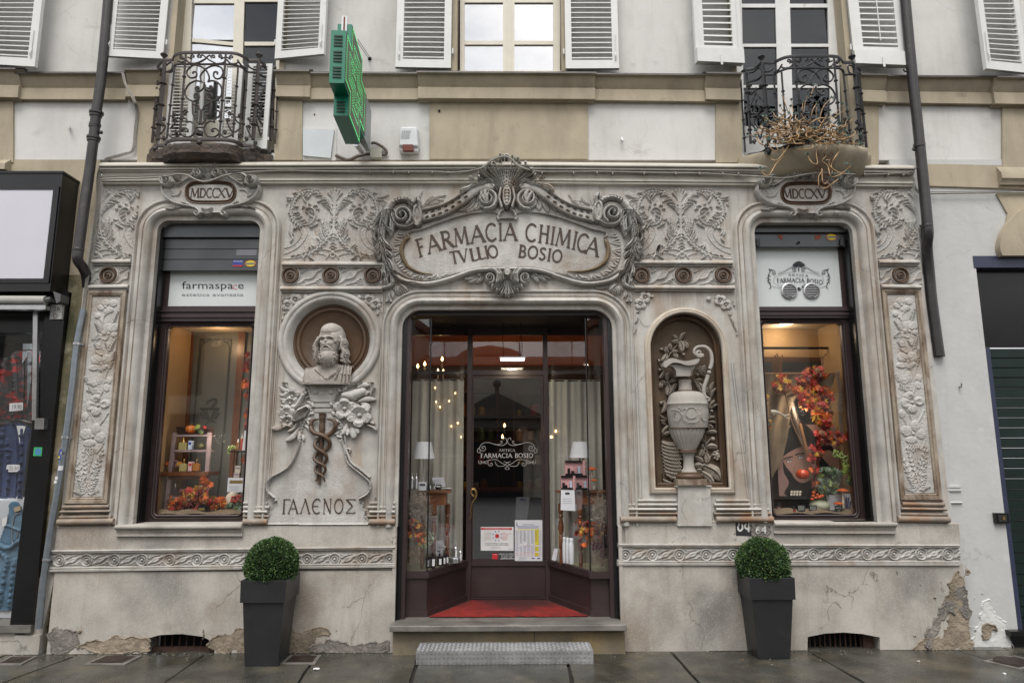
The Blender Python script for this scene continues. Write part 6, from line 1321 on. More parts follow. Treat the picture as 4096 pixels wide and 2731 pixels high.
def leafspray(name,label,blobs,Y0,Y1,n,size,cols=leafcols,w=None,cat='leaf spray',group=None,stems=()):
 mbs=[MB()for _ in cols];tot=sum(b[2]*b[3]for b in blobs);cl=None
 for b in blobs:
  k_=max(1,int(n*b[2]*b[3]/tot))
  for _ in range(k_):
   a=rnd.uniform(0,2*PI);q=math.sqrt(rnd.random());Y=rnd.uniform(Y0,Y1);c=P(b[0]+b[2]*q*math.cos(a),b[1]+b[3]*q*math.sin(a),Y)
   if cl is None:cl=c
   i=rnd.choices(range(len(cols)),w)[0];maple(mbs[i],c,size*rnd.uniform(.6,1.25),rnd.uniform(0,6.28),rnd.uniform(-.8,.8),rnd.uniform(-.8,.8))
 t=mk(name,label,cat,group,at=cl);join_parts('foliage',mbs,cols,t,smooth=0)
 if stems:
  m=MB()
  for s_ in stems:m.tube([P(x,y,(Y0+Y1)/2)for x,y in cr(s_,4)],.006,6)
  m.build('stem',M('bare_twig',(.2,.1,.05),.8),t)
 return t
def pumpkin(label,x,y,r,Y,mt,sq=.8):
 c=P(x,y,Y);t=mk('pumpkin',label,'pumpkin',at=(c.x,c.y,c.z-r*sq));m=MB();n=48;k_=10
 for i in range(k_+1):
  th=PI*i/k_
  for j in range(n):
   a=2*PI*j/n;rr=r*math.sin(th)*(1-.10*abs(math.cos(a*5)));m.v.append((c.x+rr*math.cos(a),Y+rr*math.sin(a),c.z-r*sq*math.cos(th)*(1-.12*math.exp(-((math.sin(th))**2)*8))))
 for i in range(k_):
  for j in range(n):m.f.append((i*n+j,i*n+(j+1)%n,(i+1)*n+(j+1)%n,(i+1)*n+j))
 m.build('flesh',mt,t,smooth=80);m=MB();m.tube([(c.x,Y,c.z+r*sq*.85),(c.x+r*.1,Y,c.z+r*sq*1.15),(c.x+r*.25,Y,c.z+r*sq*1.35)],r*.10,6);m.build('stalk',M('stalk_green',(.2,.2,.08),.7),t);return t
org=M('pumpkin_orange',(.62,.17,.02),.4,var=.25,vs=14);dgr=M('dark_gourd',(.12,.11,.04),.35,var=.6,vs=30)
def bottle(name,label,x0,x1,y0,y1,Y,mt,capm,kind='round',capf=.3,group=None,lab=None,cat='bottle',neck=.35):
 a=P(x0,y1,Y);b=P(x1,y0,Y);w=b.x-a.x;h=b.z-a.z;cx=(a.x+b.x)/2;t=mk(name,label,cat,group,at=(cx,Y,a.z));hb=h*(1-capf);r=w/2
 m=MB()
 if kind=='round':m.lathe([(0.0001,0),(r*.95,0),(r,.01*h),(r,hb*.82),(r*.8,hb*.92),(r*neck,hb),(0.0001,hb)],(cx,Y,a.z),18)
 else:m.box(cx-r,cx+r,Y-r*.6,Y+r*.6,a.z,a.z+hb*.93);m.box(cx-r*neck,cx+r*neck,Y-r*.3,Y+r*.3,a.z+hb*.93,a.z+hb)
 m.build('body',mt,t,smooth=40);m=MB();cr_=r*neck*(1.15 if kind=='round' else 1.0)
 if name=='pump_bottle':
  m.lathe([(cr_,hb),(cr_,hb+h*capf*.4),(cr_*.3,hb+h*capf*.42),(cr_*.3,hb+h*capf*.8),(.0001,hb+h*capf*.82)],(cx,Y,a.z),12);m.box(cx-w*.45,cx+w*.12,Y-.005,Y+.005,a.z+h*.95,a.z+h)
 else:m.lathe([(cr_,hb),(cr_,h*.98),(cr_*.85,h),(0.0001,h)],(cx,Y,a.z),14)
 m.build('cap',capm,t,smooth=40)
 if lab:m=MB();m.box(cx-r*.1,cx+r*.8,Y-(r*1.02 if kind=='round' else r*.62)-.002,Y-(r*.8 if kind=='round' else r*.6),a.z+hb*.15,a.z+hb*.7);m.build('label',lab,t)
 return t
def carton(label,x0,x1,y0,y1,Y,mt,side=None,group=None,d=.05,cat='box',name='carton'):
 a=P(x0,y1,Y);b=P(x1,y0,Y);t=mk(name,label,cat,group,at=(a.x,Y,a.z));m=MB();m.box(a.x,b.x,Y,Y+d,a.z,b.z);m.build('body',mt,t)
 m=MB();m.box(a.x+(b.x-a.x)*.12,b.x-(b.x-a.x)*.12,Y-.0015,Y,a.z+(b.z-a.z)*.55,a.z+(b.z-a.z)*.8);m.build('print',side or inkg,t);return t
cream=M('cream_card',(.7,.62,.48),.6);pink=M('pink_card',(.68,.36,.36),.5);pale=M('pale_blue_card',(.55,.65,.8),.5);amber=M('amber_liquid',(.45,.18,.04),.15);honey=M('honey_liquid',(.45,.38,.16),.12);gold=M('gold_cap',(.6,.42,.15),.25,.9);silver=M('silver_metal',(.62,.62,.64),.28,.9);dbot=M('black_glass_bottle',(.015,.01,.01),.12);whitep=M('white_plastic',(.75,.77,.8),.35)
f4=lambda x,y:(560+x/4,1690+y/4)
t=mk('shelf_ladder','pinkish wooden ladder shelf in the left display window','ladder shelf',at=P(735,2060,.42));Yq=.40
for a,b in(((548,155),(395,1510)),((1105,155),(1022,1510))):
 m=MB();A_=P(*f4(*a),Yq);B_=P(*f4(*b),Yq);m.hexa([A_+Vector((-.016,0,0)),A_+Vector((.016,0,0)),B_+Vector((.02,0,0)),B_+Vector((-.02,0,0))],[A_+Vector((-.016,.03,0)),A_+Vector((.016,.03,0)),B_+Vector((.02,.03,0)),B_+Vector((-.02,.03,0))]);m.build('rail',wood_g,t)
for x0,x1,y in((560,1090,190),(520,1070,435),(430,1040,1185)):m=MB();a=P(*f4(x0,y),Yq);b=P(*f4(x1,y+30),Yq);m.box(a.x,b.x,Yq-.002,Yq+.16,b.z,a.z);m.build('shelf',wood_g,t)
m=MB();a=P(*f4(380,785),Yq);b=P(*f4(1120,845),Yq);m.box(a.x,b.x,Yq-.05,Yq+.2,b.z,a.z);b2=P(*f4(1010,900),Yq);m.box(a.x+.05,b.x-.05,Yq-.01,Yq+.005,b2.z,b.z-.001);m.build('seat_board',wood,t)
pumpkin('orange pumpkin on top of the ladder shelf',*f4(815,105),.052,.44,org)
t=mk('twig_bundle','dark twig bundle lying on top of the ladder shelf','twigs',at=P(*f4(880,150),.46));m=MB()
for i in range(46):y=rnd.uniform(60,180);m.tube([P(*f4(590+rnd.uniform(-15,15),y),.46+rnd.uniform(-.03,.04)),P(*f4(1175+rnd.uniform(-40,15),y+20+rnd.uniform(-18,18)),.46+rnd.uniform(-.03,.04))],.004,4)
m.build('twigs',M('dark_twig',(.07,.03,.018),.8,var=.4,vs=20),t)
leafspray('leaf_cluster','pale green leaves beside the orange pumpkin',[(798,1718,14,16)],.36,.40,7,.05,cols=leafgr)
m=MB();c=P(*f4(1035,75),.42);m.sphere(tuple(c),.018);o=m.build('small_apple',leafcols[0]);tag(o,'small red apple slice on the twig bundle','apple')
bottle('perfume_bottle','square yellow oil bottle on the upper ladder shelf',*(630/4+560,755/4+560),1690+232/4,1690+430/4,.42,honey,gold,'sq',.38,neck=.22,lab=None)
carton('slim blue and white carton on the upper ladder shelf',560+765/4,560+830/4,1690+285/4,1690+428/4,.42,pale,blue_p)
pumpkin('dark green and gold gourd on the upper ladder shelf',*f4(980,375),.042,.44,dgr,.7)
bottle('perfume_bottle','square pale oil bottle on the dark wooden shelf',560+640/4,560+760/4,1690+580/4,1690+775/4,.38,honey,gold,'sq',.34,neck=.2)
carton('slim pink and white carton between two oil bottles',560+765/4,560+835/4,1690+622/4,1690+772/4,.38,M('pinkish_card',(.75,.5,.48),.5),inkr)
bottle('perfume_bottle','square amber oil bottle on the dark wooden shelf',560+850/4,560+960/4,1690+578/4,1690+768/4,.38,amber,gold,'sq',.34,neck=.2)
leafspray('dried_flowers','yellow and mauve dried flowers behind the ladder rail',[(712,1858,14,16),(666,1854,8,9)],.40,.46,18,.04,cols=[leafcols[1],leafcols[3],M('mauve_petal',(.35,.2,.22),.7)],cat='dried flowers')
bottle('perfume_bottle','dark bottle with a white collar on the lowest ladder shelf',560+498/4,560+625/4,1690+975/4,1690+1180/4,.44,M('smoky_glass',(.08,.05,.05),.15),silver,'sq',.32,neck=.2)
leafspray('autumn_leaves','orange and red autumn leaves heaped at the foot of the ladder shelf',[(715,2010,46,30),(775,1985,55,38),(820,1935,24,22),(860,2010,40,22),(780,2035,20,28)],.28,.40,150,.062,w=[3,4,1.5,2,3])
carton('black gift box with a gold square in front of the leaves',560+912/4,560+1055/4,1690+1330/4,1690+1492/4,.27,black_m,gold,d=.09)
for i,(x,wd)in enumerate(((1175,70),(1250,70),(1335,80))):bottle('small_bottle',('leftmost','middle','rightmost')[i]+' of three small glass bottles at the front of the left window',560+x/4,560+(x+wd)/4,1690+1385/4,1690+1500/4,.25,honey,gold,'sq',.35,'small glass bottles at the window front',neck=.3)
def card(name,label,pts,Y,m_=paper,lines=(),cat='notice',th=.002,ly=None):
 t=mk(name,label,cat,at=P(*pts[3],Y));m=MB();m.pquad(pts,Y,Y+th);m.build('sheet',m_,t,smooth=0)
 for s_,box,im in lines:text('printing',s_,box,Y-.001,im,t)
 return t
def rules(t,x0,x1,y0,y1,n,Y,m_,w=.0016,jit=.25):
 m=MB()
 for i in range(n):
  y=y0+(y1-y0)*i/max(1,n-1);xe=x1-(x1-x0)*rnd.random()*jit;a=P(x0,y,Y);b=P(xe,y,Y);m.box(a.x,b.x,Y-.0004,Y,a.z-w/2,a.z+w/2)
 m.build('small_print',m_,t,smooth=0)
t=card('price_list','white price list with a gold header at the right of the left window',[(912,1910),(976,1910),(973,1967),(908,1967)],.27);m=MB();m.pquad([(919,1920),(971,1920),(970,1933),(918,1933)],.2685,.27);m.build('gold_header',gold,t);rules(t,917,968,1943,1962,5,.2685,inkg)
t=card('notice','tall white notice sheet leaning on the upper right shelf of the left window',[(978,1722),(1000,1722),(996,1800),(968,1800)],.34);rules(t,974,990,1750,1790,9,.3385,inkg)
carton('small cream carton stacked on a pink one',560+1515/4,560+1608/4,1690+690/4,1690+798/4,.33,cream,inkg);carton('small pink carton under the cream one',560+1495/4,560+1590/4,1690+800/4,1690+878/4,.33,M('dusty_pink',(.6,.47,.44),.6),inkg)
t=mk('side_shelf','dark shelf unit with thin uprights at the right of the left window','shelf unit',at=P(960,2065,.4));m=MB();
for y in(1803,1910):a=P(925,y,.36);m.box(a.x,BL_[1]-.01,.30,.5,a.z-.012,a.z)
for x in(938,948,968):m.tube([P(x,1803,.45),P(x-14,2065,.45)],.005,6)
m.build('frame',black_m,t)
bottle('perfume_bottle','red and green perfume bottle on the side shelf',960,975,1735,1800,.40,M('red_green_glass',(.3,.05,.03),.2),silver,'sq',.25,neck=.3)
bottle('perfume_bottle','small brown perfume bottle beside the grapes on the side shelf',945,959,1755,1800,.40,M('brown_glass',(.2,.08,.03),.2),silver,'sq',.3,neck=.3)
def grapes(label,blobs,Y,mt,r=.009,n=60,name='grape_bunch'):
 m=MB();c0=None
 for bx,by,bw_,bh,k_ in blobs:
  for _ in range(k_):
   c=P(bx+rnd.uniform(-1,1)*bw_,by+rnd.uniform(-1,1)*bh,Y+rnd.uniform(-.02,.02));c0=c0 or c;m.sphere(tuple(c),r,8,5)
 return tag(m.build(name,mt),label,'grapes')
grp=M('green_grape',(.28,.36,.08),.3);grapes('green grapes hanging over the side shelf edge',[(928,1790,16,8,26),(916,1805,6,14,16)],.32,grp,.008)
leafspray('leaf_garland','red maple leaf garland hanging at the right edge of the left window',[(990,1430,10,18),(988,1470,14,20),(988,1540,12,22),(990,1590,10,20),(984,1650,10,20),(986,1700,14,14),(975,1835,10,14)],.30,.40,60,.06,w=[3,3,3,0,.2])
t=leafspray('cabbage_leaves','grey green ornamental leaves under the fruit in the left window',[(940,2030,26,24)],.28,.36,40,.05,cols=leafgr,w=[1,.3,2]);grapes('cluster of red berries in the left window corner',[(945,1995,22,14,34)],.29,M('berry_red',(.42,.05,.03),.3),.011)
t=mk('straw_hat','pale rounded straw cushion behind the red berries','cushion',at=P(920,2030,.42));m=MB();m.sphere(tuple(P(930,2005,.44)),.075,16,10,(1,.5,1.25));m.build('body',cream,t)
def cloth(name,label,pts,Y,h=.05):
 xs=[P(x,y,Y)for x,y in pts];m=MB();n=40;rows=8;a,b=xs[0],xs[-1]
 for j in range(rows+1):
  for i in range(n+1):
   t_=i/n;m.v.append((a.x+(b.x-a.x)*t_,Y+.34*j/rows,a.z+(h*(.4+.6*abs(math.sin(t_*9+j*.7)*math.sin(t_*4.3+j*.4))))*(math.sin(PI*min(1,j/3+.15)/1.2))-.002))
 for j in range(rows):
  for i in range(n):q=j*(n+1)+i;m.f.append((q,q+1,q+n+2,q+n+1))
 return tag(m.build(name,burl,smooth=80),label,'burlap cloth')
cloth('burlap_cloth','crumpled burlap cloth on the floor of the left window',[(590,2064),(975,2064)],.20,.075)
cloth('burlap_cloth','crumpled burlap cloth on the floor of the right window',[(3105,2062),(3505,2062)],.20,.085)
g2=lambda x,y:(2990+x/2.2857,1380+y/2.2857);g3=lambda x,y:(2990+x/2.2857,1720+y/2.2857)
t=mk('burlap_drape','burlap drape hanging from a bar behind the autumn leaves','burlap drape',at=P(3060,1500,.55));m=MB();n=60
pp=[(0,262),(0,1500)]
for j in range(25):
 for i in range(n+1):
  u_=i/n;v_=j/24;x=130+(np.interp(v_,(0,.12,.2,.32,.6,.8,1),(800,780,460,385,365,310,200))-130)*u_;y=262+1000*v_;q=P(*g2(x,y),.44);m.v.append((q.x,.44+.012*math.sin(x*.055+v_*7)+.01*math.sin(x*.021-v_*9),q.z))
for j in range(24):
 for i in range(n):q=j*(n+1)+i;m.f.append((q,q+1,q+n+2,q+n+1))
m.build('cloth',burl,t,smooth=80)
m=MB();m.tube([P(*g2(130,262),.44),P(*g2(800,262),.44)],.012,8);m.build('bar',M('twig_bar',(.25,.13,.06),.7),t)
t=mk('portrait_poster','tall poster of a face with dark hair and black hat behind the right window','poster',at=P(3110,1985,.5));YP_=.50
skin=M('poster_skin',(.42,.24,.18),.5,var=.1,vs=6);pbg=M('poster_background',(.36,.22,.19),.5,var=.1,vs=3);hairm=M('poster_hair',(.012,.009,.009),.4)
def pp_(pts,d,mt,nm,smooth_=True):
 q=cr(pts,4,closed=True)if smooth_ else pts;m=MB();m.poly([zc(2990,1720,2.2857,YP_)(x,y)for x,y in q],YP_-d,None);return m.build(nm,mt,t,smooth=0)
pp_([(255,-40),(800,-60),(830,600),(290,600)],0,pbg,'sheet',False)
pp_([(250,190),(330,60),(420,-60),(520,-60),(640,60),(800,200),(800,600),(360,600),(380,480),(330,380),(315,260)],.001,hairm,'printed_hair')
pp_([(322,250),(400,190),(500,150),(600,160),(640,240),(640,340),(600,430),(520,480),(450,460),(400,390),(345,320)],.002,skin,'printed_face')
pp_([(680,240),(740,180),(830,260),(830,380),(760,330)],.0025,skin,'printed_arm')
for cx,cy in((380,283),(487,246)):
 pp_([(cx-20,cy+2),(cx-4,cy-7),(cx+18,cy-4),(cx+8,cy+8),(cx-9,cy+9)],.003,wh,'printed_eye');pp_([(cx-8,cy),(cx,cy-9),(cx+8,cy),(cx,cy+9)],.0035,M('iris_green',(.12,.2,.18),.4),'printed_iris');pp_([(cx-4,cy),(cx,cy-4),(cx+4,cy),(cx,cy+4)],.004,hairm,'printed_pupil')
 m=MB();f=lambda x,y:P(2990+x/2.2857,1720+y/2.2857,YP_-.004);m.tube([f(*p)for p in cr([(cx-30,cy+4),(cx-4,cy-16),(cx+28,cy-6)],4)],.003,4,flat=.3);m.tube([f(*p)for p in cr([(cx-52,cy-18),(cx-10,cy-34),(cx+34,cy-44+(cx>400)*10)],4)],.006,4,flat=.3);m.build('printed_brow',hairm,t)
m=MB();m.tube([f(*p)for p in cr([(430,330),(425,370),(440,395),(462,392)],4)],.003,4,flat=.3);m.build('printed_nose',M('skin_shade',(.28,.13,.1),.5),t)
leafspray('autumn_leaves','large cascade of red and orange maple leaves on branches in the right window',[(3125,1535,32,34),(3225,1545,50,40),(3262,1500,40,34),(3255,1600,60,44),(3290,1660,36,36),(3300,1590,30,40),(3300,1690,26,20)],.26,.40,430,.066,w=[4,3.5,3,1.5,1.5],stems=([(3120,1430),(3125,1520),(3150,1610),(3165,1680),(3200,1760),(3220,1800)],[(3118,1450),(3098,1420)],[(3118,1450),(3108,1414)],[(3118,1450),(3130,1420)],[(3290,1480),(3292,1430),(3305,1415)],[(3292,1440),(3283,1425)]))
leafspray('autumn_leaves','lower trail of dark red leaves in front of the portrait poster',[(3290,1745,34,30),(3270,1800,26,26),(3255,1830,20,22),(3330,1750,40,30),(3262,1880,14,26),(3262,1940,16,26),(3380,1750,12,20)],.28,.40,130,.058,w=[4,2,4,.6,1.5])
leafspray('ivy_plant','green ivy clump below the portrait poster',[(3320,1905,48,36),(3320,1950,44,26)],.26,.36,110,.055,cols=leafgr,w=[4,1,3],cat='ivy')
leafspray('ivy_leaves','green leaves trailing under the grapes in the right window',[(3395,1880,22,20),(3405,1915,18,20)],.28,.34,26,.055,cols=leafgr,cat='ivy')
grapes('hanging bunch of pale green grapes in the right window',[(3352,1815,20,16,34),(3378,1838,14,18,26)],.30,grp,.0095)
bamboo=M('bamboo_pole',(.33,.16,.07),.5,var=.2,vs=10)
t=mk('bamboo_pole','reddish bamboo pole standing behind the hanging leaves','pole',at=P(3270,2050,.4));m=MB();m.tube([P(*g3(640,250),.42),P(*g3(636,560),.42)],.014,8);m.tube([P(*g3(480,-60),.42),P(*g3(560,260),.42)],.016,8);m.build('culm',bamboo,t)
pam=M('pampas_plume',(.55,.46,.38),.95,var=.15,vs=20)
def pampas(label,pts,Y,w,k_=900):
 t=mk('pampas_grass',label,'pampas grass',at=P(*pts[-1],Y));m=MB();cc=cr([tuple(P(x,y,Y))for x,y in pts],8);n=len(cc)
 for i in range(k_):
  q=rnd.random();j=min(int(q*(n-1)),n-2);c=Vector(cc[j]);d=(Vector(cc[j])-Vector(cc[j+1])).normalized();s_=Vector((rnd.uniform(-1,1),rnd.uniform(-1,.6),rnd.uniform(-.3,.3))).normalized();r=w*math.sin(PI*min(1,.12+q*.88))**.7
  a=c;b=c+s_*r*rnd.uniform(.5,1)+d*.05;e=s_.cross(d).normalized()*.0022;m.add([a+e,a-e,b],[(0,1,2)])
 m.build('plume',pam,t,smooth=0);m=MB();m.tube(cc[n//3:],.004,5);m.build('stem',cream,t);return t
pampas('tall cream pampas plume at the right of the maple leaves',[g2(825,275),g2(850,450),g2(845,600),g2(855,760),(3372,1800)],.36,.055,1500)
pampas('shorter pampas plume behind the reddish branch',[g2(400,520),g2(430,640),g2(470,780),g2(500,900),(3225,1820)],.44,.05,1100)
c=g3(503,402);o=pumpkin('red glossy ribbed pumpkin hanging in front of the portrait',*c,.062,.30,M('red_gourd',(.6,.06,.012),.25,var=.3,vs=20),.8)
t=mk('moss_pot','round cream pot topped with moss and small red pumpkins','plant pot',at=P(*g3(655,735),.3));c=P(*g3(660,690),.32);m=MB();m.sphere(tuple(c),.092,20,12,(1,1,.62));m.build('pot',M('pot_cream',(.42,.43,.3),.5),t);m=MB()
for i in range(500):a=rnd.uniform(0,6.28);q=math.sqrt(rnd.random())*.085;p_=Vector((c.x+q*math.cos(a),.32+q*math.sin(a),c.z+.045+rnd.uniform(0,.02)));m.add([p_,p_+Vector((rnd.uniform(-.012,.012),0,.012)),p_+Vector((.004,.006,0))],[(0,1,2)])
m.build('moss',M('moss',(.12,.16,.03),.9,var=.4,vs=40),t,smooth=0)
m=MB();
for x,y,r in((605,570,16),(600,600,16),(625,618,14),(655,610,20),(590,630,16),(640,590,14),(682,600,20)):m.sphere(tuple(P(*g3(x,y),.29)),r/2.2857*.00235,12,8,(1,1,.85))
tag(m.build('mini_pumpkins',M('mini_pumpkin',(.6,.09,.015),.3,var=.4,vs=30)),'little red and orange pumpkins piled on the mossy pot','pumpkins')
def mushroom(label,cx,cy,w,by,Y,k_=1.0):
 a=P(cx,cy,Y);t=mk('mushroom_ornament',label,'mushroom',at=P(cx,by,Y));r=w*.0024/2;m=MB();m.lathe([(.0001,r*.42),(r*.4,r*.36),(r*.8,r*.16),(r,0),(r*.95,-r*.08),(r*.3,-.0),(.0001,0)],tuple(a),20);m.build('mushroom_cap',M('orange_cap',(.55,.1,.015),.5,var=.2,vs=30),t,smooth=60)
 b=P(cx,by,Y);m=MB();m.tube([tuple(a),((a.x+b.x)/2+.004,Y,(a.z+b.z)/2),tuple(b)],[r*.17,r*.2,r*.26],10);m.build('mushroom_stalk',cream,t,smooth=60)
mushroom('tall orange mushroom in the right window',3371,1962,46,2032,.27);mushroom('low orange mushroom in front of the papers',3354,2014,38,2042,.24)
t=card('price_list','white printed cards leaning behind the orange mushrooms',[g3(715,590),g3(940,580),g3(960,720),g3(750,730)],.34);rules(t,*[g3(735,0)[0],g3(850,0)[0],g3(0,620)[1],g3(0,700)[1]],8,.3385,inkg)
t=mk('brushes','dark cosmetic pencils standing beside the mushrooms','pencils',at=P(*g3(925,720),.27));m=MB()
for x0,x1,y0 in((905,900,615),(925,912,612),(950,925,645),(942,932,650)):m.tube([P(*g3(x0,y0),.27),P(*g3(x1,728),.27)],.005,6)
m.build('pencils',M('navy_plastic',(.03,.02,.08),.3),t)
for i,(x0,y0,x1,y1)in enumerate(((458,682,526,742),(564,686,632,738),(800,688,866,728))):
 t=mk('powder_compact',('leftmost open powder compact beside the lacquer bottle','open powder compact in front of the mossy pot','rightmost open powder compact under the low mushroom')[i],'powder compact',at=P(*g3(x0,y1),.22));m=MB();m.pquad([g3(x0,y0),g3(x1,y0),g3(x1,y1),g3(x0,y1)],.225,.235);m.build('lid',black_m,t);m=MB();m.pquad([g3(x0+7,y0+7),g3(x1-7,y0+7),g3(x1-7,y1-10),g3(x0+7,y1-10)],.2235,.225);m.build('mirror',M('compact_mirror',(.3,.32,.28),.2,.5),t)
t=mk('eyeshadow_palette','open eyeshadow palette with two rows of round colours','palette',at=P(*g3(430,630),.3));m=MB();m.pquad([g3(385,545),g3(500,550),g3(495,602),g3(375,600)],.31,.32);m.pquad([g3(300,602),g3(540,612),g3(540,632),g3(300,622)],.28,.34);m.build('case',black_m,t);m=MB()
for r_ in(0,1):
 for k_ in range(4):cc_=P(*g3(405+k_*26-r_*3,562+r_*24),.309);m.ring(cc_.x,cc_.z,[(.0115,.309),(.0001,.308)],12)
m.build('powder_pans',cream,t)
bottle('lacquer_bottle','small dark red lacquer bottle on the burlap',*[g3(416,0)[0],g3(438,0)[0],g3(0,693)[1],g3(0,752)[1]],.22,M('lacquer_red',(.25,.01,.01),.2),black_m,'round',.5)
t=mk('foundation_tube','black and rose cosmetic tube at the left of the right window','cosmetic tube',at=P(*g3(290,750),.25));m=MB();m.pquad([g3(272,655),g3(303,655),g3(306,700),g3(272,700)],.24,.27);m.build('tube_top',black_m,t);m=MB();m.pquad([g3(273,700),g3(305,700),g3(306,752),g3(275,752)],.242,.268);m.build('tube_bottom',M('rose_brown',(.3,.16,.13),.4),t)
leafspray('bark_and_berries','small berries and curled bark in the lower right corner of the right window',[(3420,2040,14,12)],.26,.30,14,.03,w=[1,3,0,2,1]);m=MB()
for i in range(12):y=650+i*8;m.hexa([P(*g3(1000+rnd.uniform(-12,12),y),.27),P(*g3(1090+rnd.uniform(-10,10),y+rnd.uniform(-8,8)),.27),P(*g3(1085,y+10),.27),P(*g3(1000,y+8),.27)],[P(*g3(1005,y),.36),P(*g3(1095,y),.36),P(*g3(1090,y+10),.36),P(*g3(1000,y+8),.36)])
tag(m.build('bark_pieces',M('bark',(.13,.065,.03),.9,var=.4,vs=20)),'stack of curled dark bark pieces in the right window corner','bark')
leafspray('corn_wreath','corn husk and berry wreath at the left edge of the right window',[(3072,1700,16,34),(3068,1595,8,12)],.24,.34,40,.035,cols=[leafcols[1],leafgr[0],leafcols[3],leafgr[2]],cat='wreath')
t=mk('corn_husk','pale dried corn husk sticking out of the wreath','corn husk',at=P(3115,1655,.24));m=MB();m.tube([P(*g2(x,y),.24)for x,y in cr([(210,610),(270,612),(330,640),(385,632)],4)],[.022,.02,.02,.018,.014,.012,.01,.008,.006,.005,.005,.005,.004],8);m.tube([P(*g2(x,y),.24)for x,y in cr([(230,640),(290,625),(380,675)],4)],.006,6);m.build('husk',cream,t)
# entrance bay
YD=.74;Zf=P(2040,2473,0).z;xo0,xo1,_,zo,_=OW['D']
ent=mk('shop_entrance','recessed brown glazed shop entrance with slanted side windows and a central door','shop entrance',at=(0,YD,Zf))
xcL,xcR=P(1706,2400,.08).x,P(2364,2400,.08).x;xdL,xdR=P(1870,2380,YD).x,P(2194,2380,YD).x
zr=P(1660,2296,.08).z;zr0=P(1660,2310,.08).z;zsill=P(1660,2284,.08).z;Zc=zo-.02
ztr=P(2030,1500,YD).z;ztr1=P(2030,1482,YD).z;ztop=P(2030,1339,YD).z
m=MB();m.box(xo0-.01,xo0+.07,.0,.11,Zf-.0,zo+.02);m.build('post',frame_m,ent);m=MB();m.box(xo1-.07,xo1+.01,.0,.11,Zf,zo+.02);m.build('post',frame_m,ent)
m=MB();m.box(xo0-.02,xo0+.035,-.02,.0,Zf-.05,zo);m.build('shutter_guide',black_m,ent);m=MB();m.box(xo1-.035,xo1+.02,-.02,.0,Zf-.05,zo);m.build('shutter_guide',black_m,ent)
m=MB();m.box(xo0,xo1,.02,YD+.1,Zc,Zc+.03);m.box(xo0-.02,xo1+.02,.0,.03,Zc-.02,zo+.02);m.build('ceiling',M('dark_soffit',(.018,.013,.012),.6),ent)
def wallseg(mb,a,b,z0,z1,th):
 d=Vector((b[0]-a[0],b[1]-a[1]));n=Vector((-d.y,d.x)).normalized()*th
 mb.hexa([(a[0],a[1],z0),(b[0],b[1],z0),(b[0],b[1],z1),(a[0],a[1],z1)],[(a[0]+n.x,a[1]+n.y,z0),(b[0]+n.x,b[1]+n.y,z0),(b[0]+n.x,b[1]+n.y,z1),(a[0]+n.x,a[1]+n.y,z1)])
for s_,x0,xc,xd in((1,xo0+.06,xcL,xdL),(-1,xo1-.06,xcR,xdR)):
 for nm,z0,z1,th,ex,mt in(('lower_panel',Zf,zr0,.02,0,frame_m),('kick_rail',Zf,Zf+.055,.02,.012,frame_m),('sill_rail',zr0,zsill,.05,.02,frame_m),('glass',zsill,Zc-.02,.006,-.02,glass)):
  m=MB();e=-ex;dd=Vector((xd-xc,YD-.08)).normalized();nn=Vector((dd.y,-dd.x))*s_
  a=(x0,.08-ex);b=(xc+nn.x*ex,.08+nn.y*ex);c=(xd+nn.x*ex,YD+nn.y*ex);b=(b[0],min(b[1],.08-ex))
  wallseg(m,a,b,z0,z1,th)if True else 0
  wallseg(m,b,c,z0,z1,th*s_*1.0);m.build(nm,mt,ent,smooth=0)
 m=MB();m.box(xc-.006,xc+.006,.075,.09,zsill,Zc-.02);m.build('corner_joint',black_m,ent)
 m=MB();wallseg(m,(xc,.10),(xd,YD),Zf+.001,Zf+.002,0.01);
 m=MB();pl=[(xo0+.01 if s_>0 else xo1-.01,.10),(xc,.10),(xd,YD),(xo0-.35 if s_>0 else xo1+.35,YD+.02),(xo0-.35 if s_>0 else xo1+.35,.14)]
 m.v=[(x,y,zsill-.03)for x,y in pl];m.f=[(0,1,2,3,4)];m.build('display_floor',M('cream_floor',(.5,.47,.3),.6),ent)
 m=MB();xs=xo0-.02 if s_>0 else xo1+.02;m.box(xs-.35*s_-.01,xs-.35*s_+.01,.1,YD+.1,Zf,zo);m.build('side_wall',M('cream_side',(.33,.30,.23),.7),ent)
m=MB()
for a,b in((1866,1886),(2178,2196)):xa,xb=P(a,2000,YD).x,P(b,2000,YD).x;m.box(xa,xb,YD-.03,YD+.06,Zf,Zc)
m.build('door_post',frame_m,ent)
m=MB();X0,X1=xo0-.35,xo1+.35;m.box(X0,X1,YD-.0,YD+.05,ztr1-.035,ztr1);m.box(X0,X1,YD,YD+.05,ztop,Zc+.02);m.box(P(1886,1500,YD).x,P(2178,1500,YD).x,YD-.02,YD+.04,ztr,ztr1);m.build('transom_rail',frame_m,ent)
m=MB();m.box(X0,X1,YD+.02,YD+.024,ztr1,ztop);m.build('transom_glass',glass,ent)
dx0,dx1=P(1887,2000,YD).x,P(2177,2000,YD).x;zp=P(2030,2247,YD).z;zg=P(2030,1513,YD).z;zpb=P(2030,2393,YD).z
m=MB();m.poly(hole(dx0,dx1,zpb,ztr-.01),YD-.01,YD+.03,holes=[hole(P(1893,1900,YD).x,P(2166,1900,YD).x,zp+.03,zg)]);m.box(dx0+.03,dx1-.03,YD-.016,YD-.01,zpb+.02,zp-.045)
m.box(dx0,dx1,YD-.03,YD-.01,zp-.03,zp+.0);m.box(dx0,dx1,YD-.03,YD-.01,zpb,zpb+.012)
door=m.build('door',frame_m,ent,smooth=0)
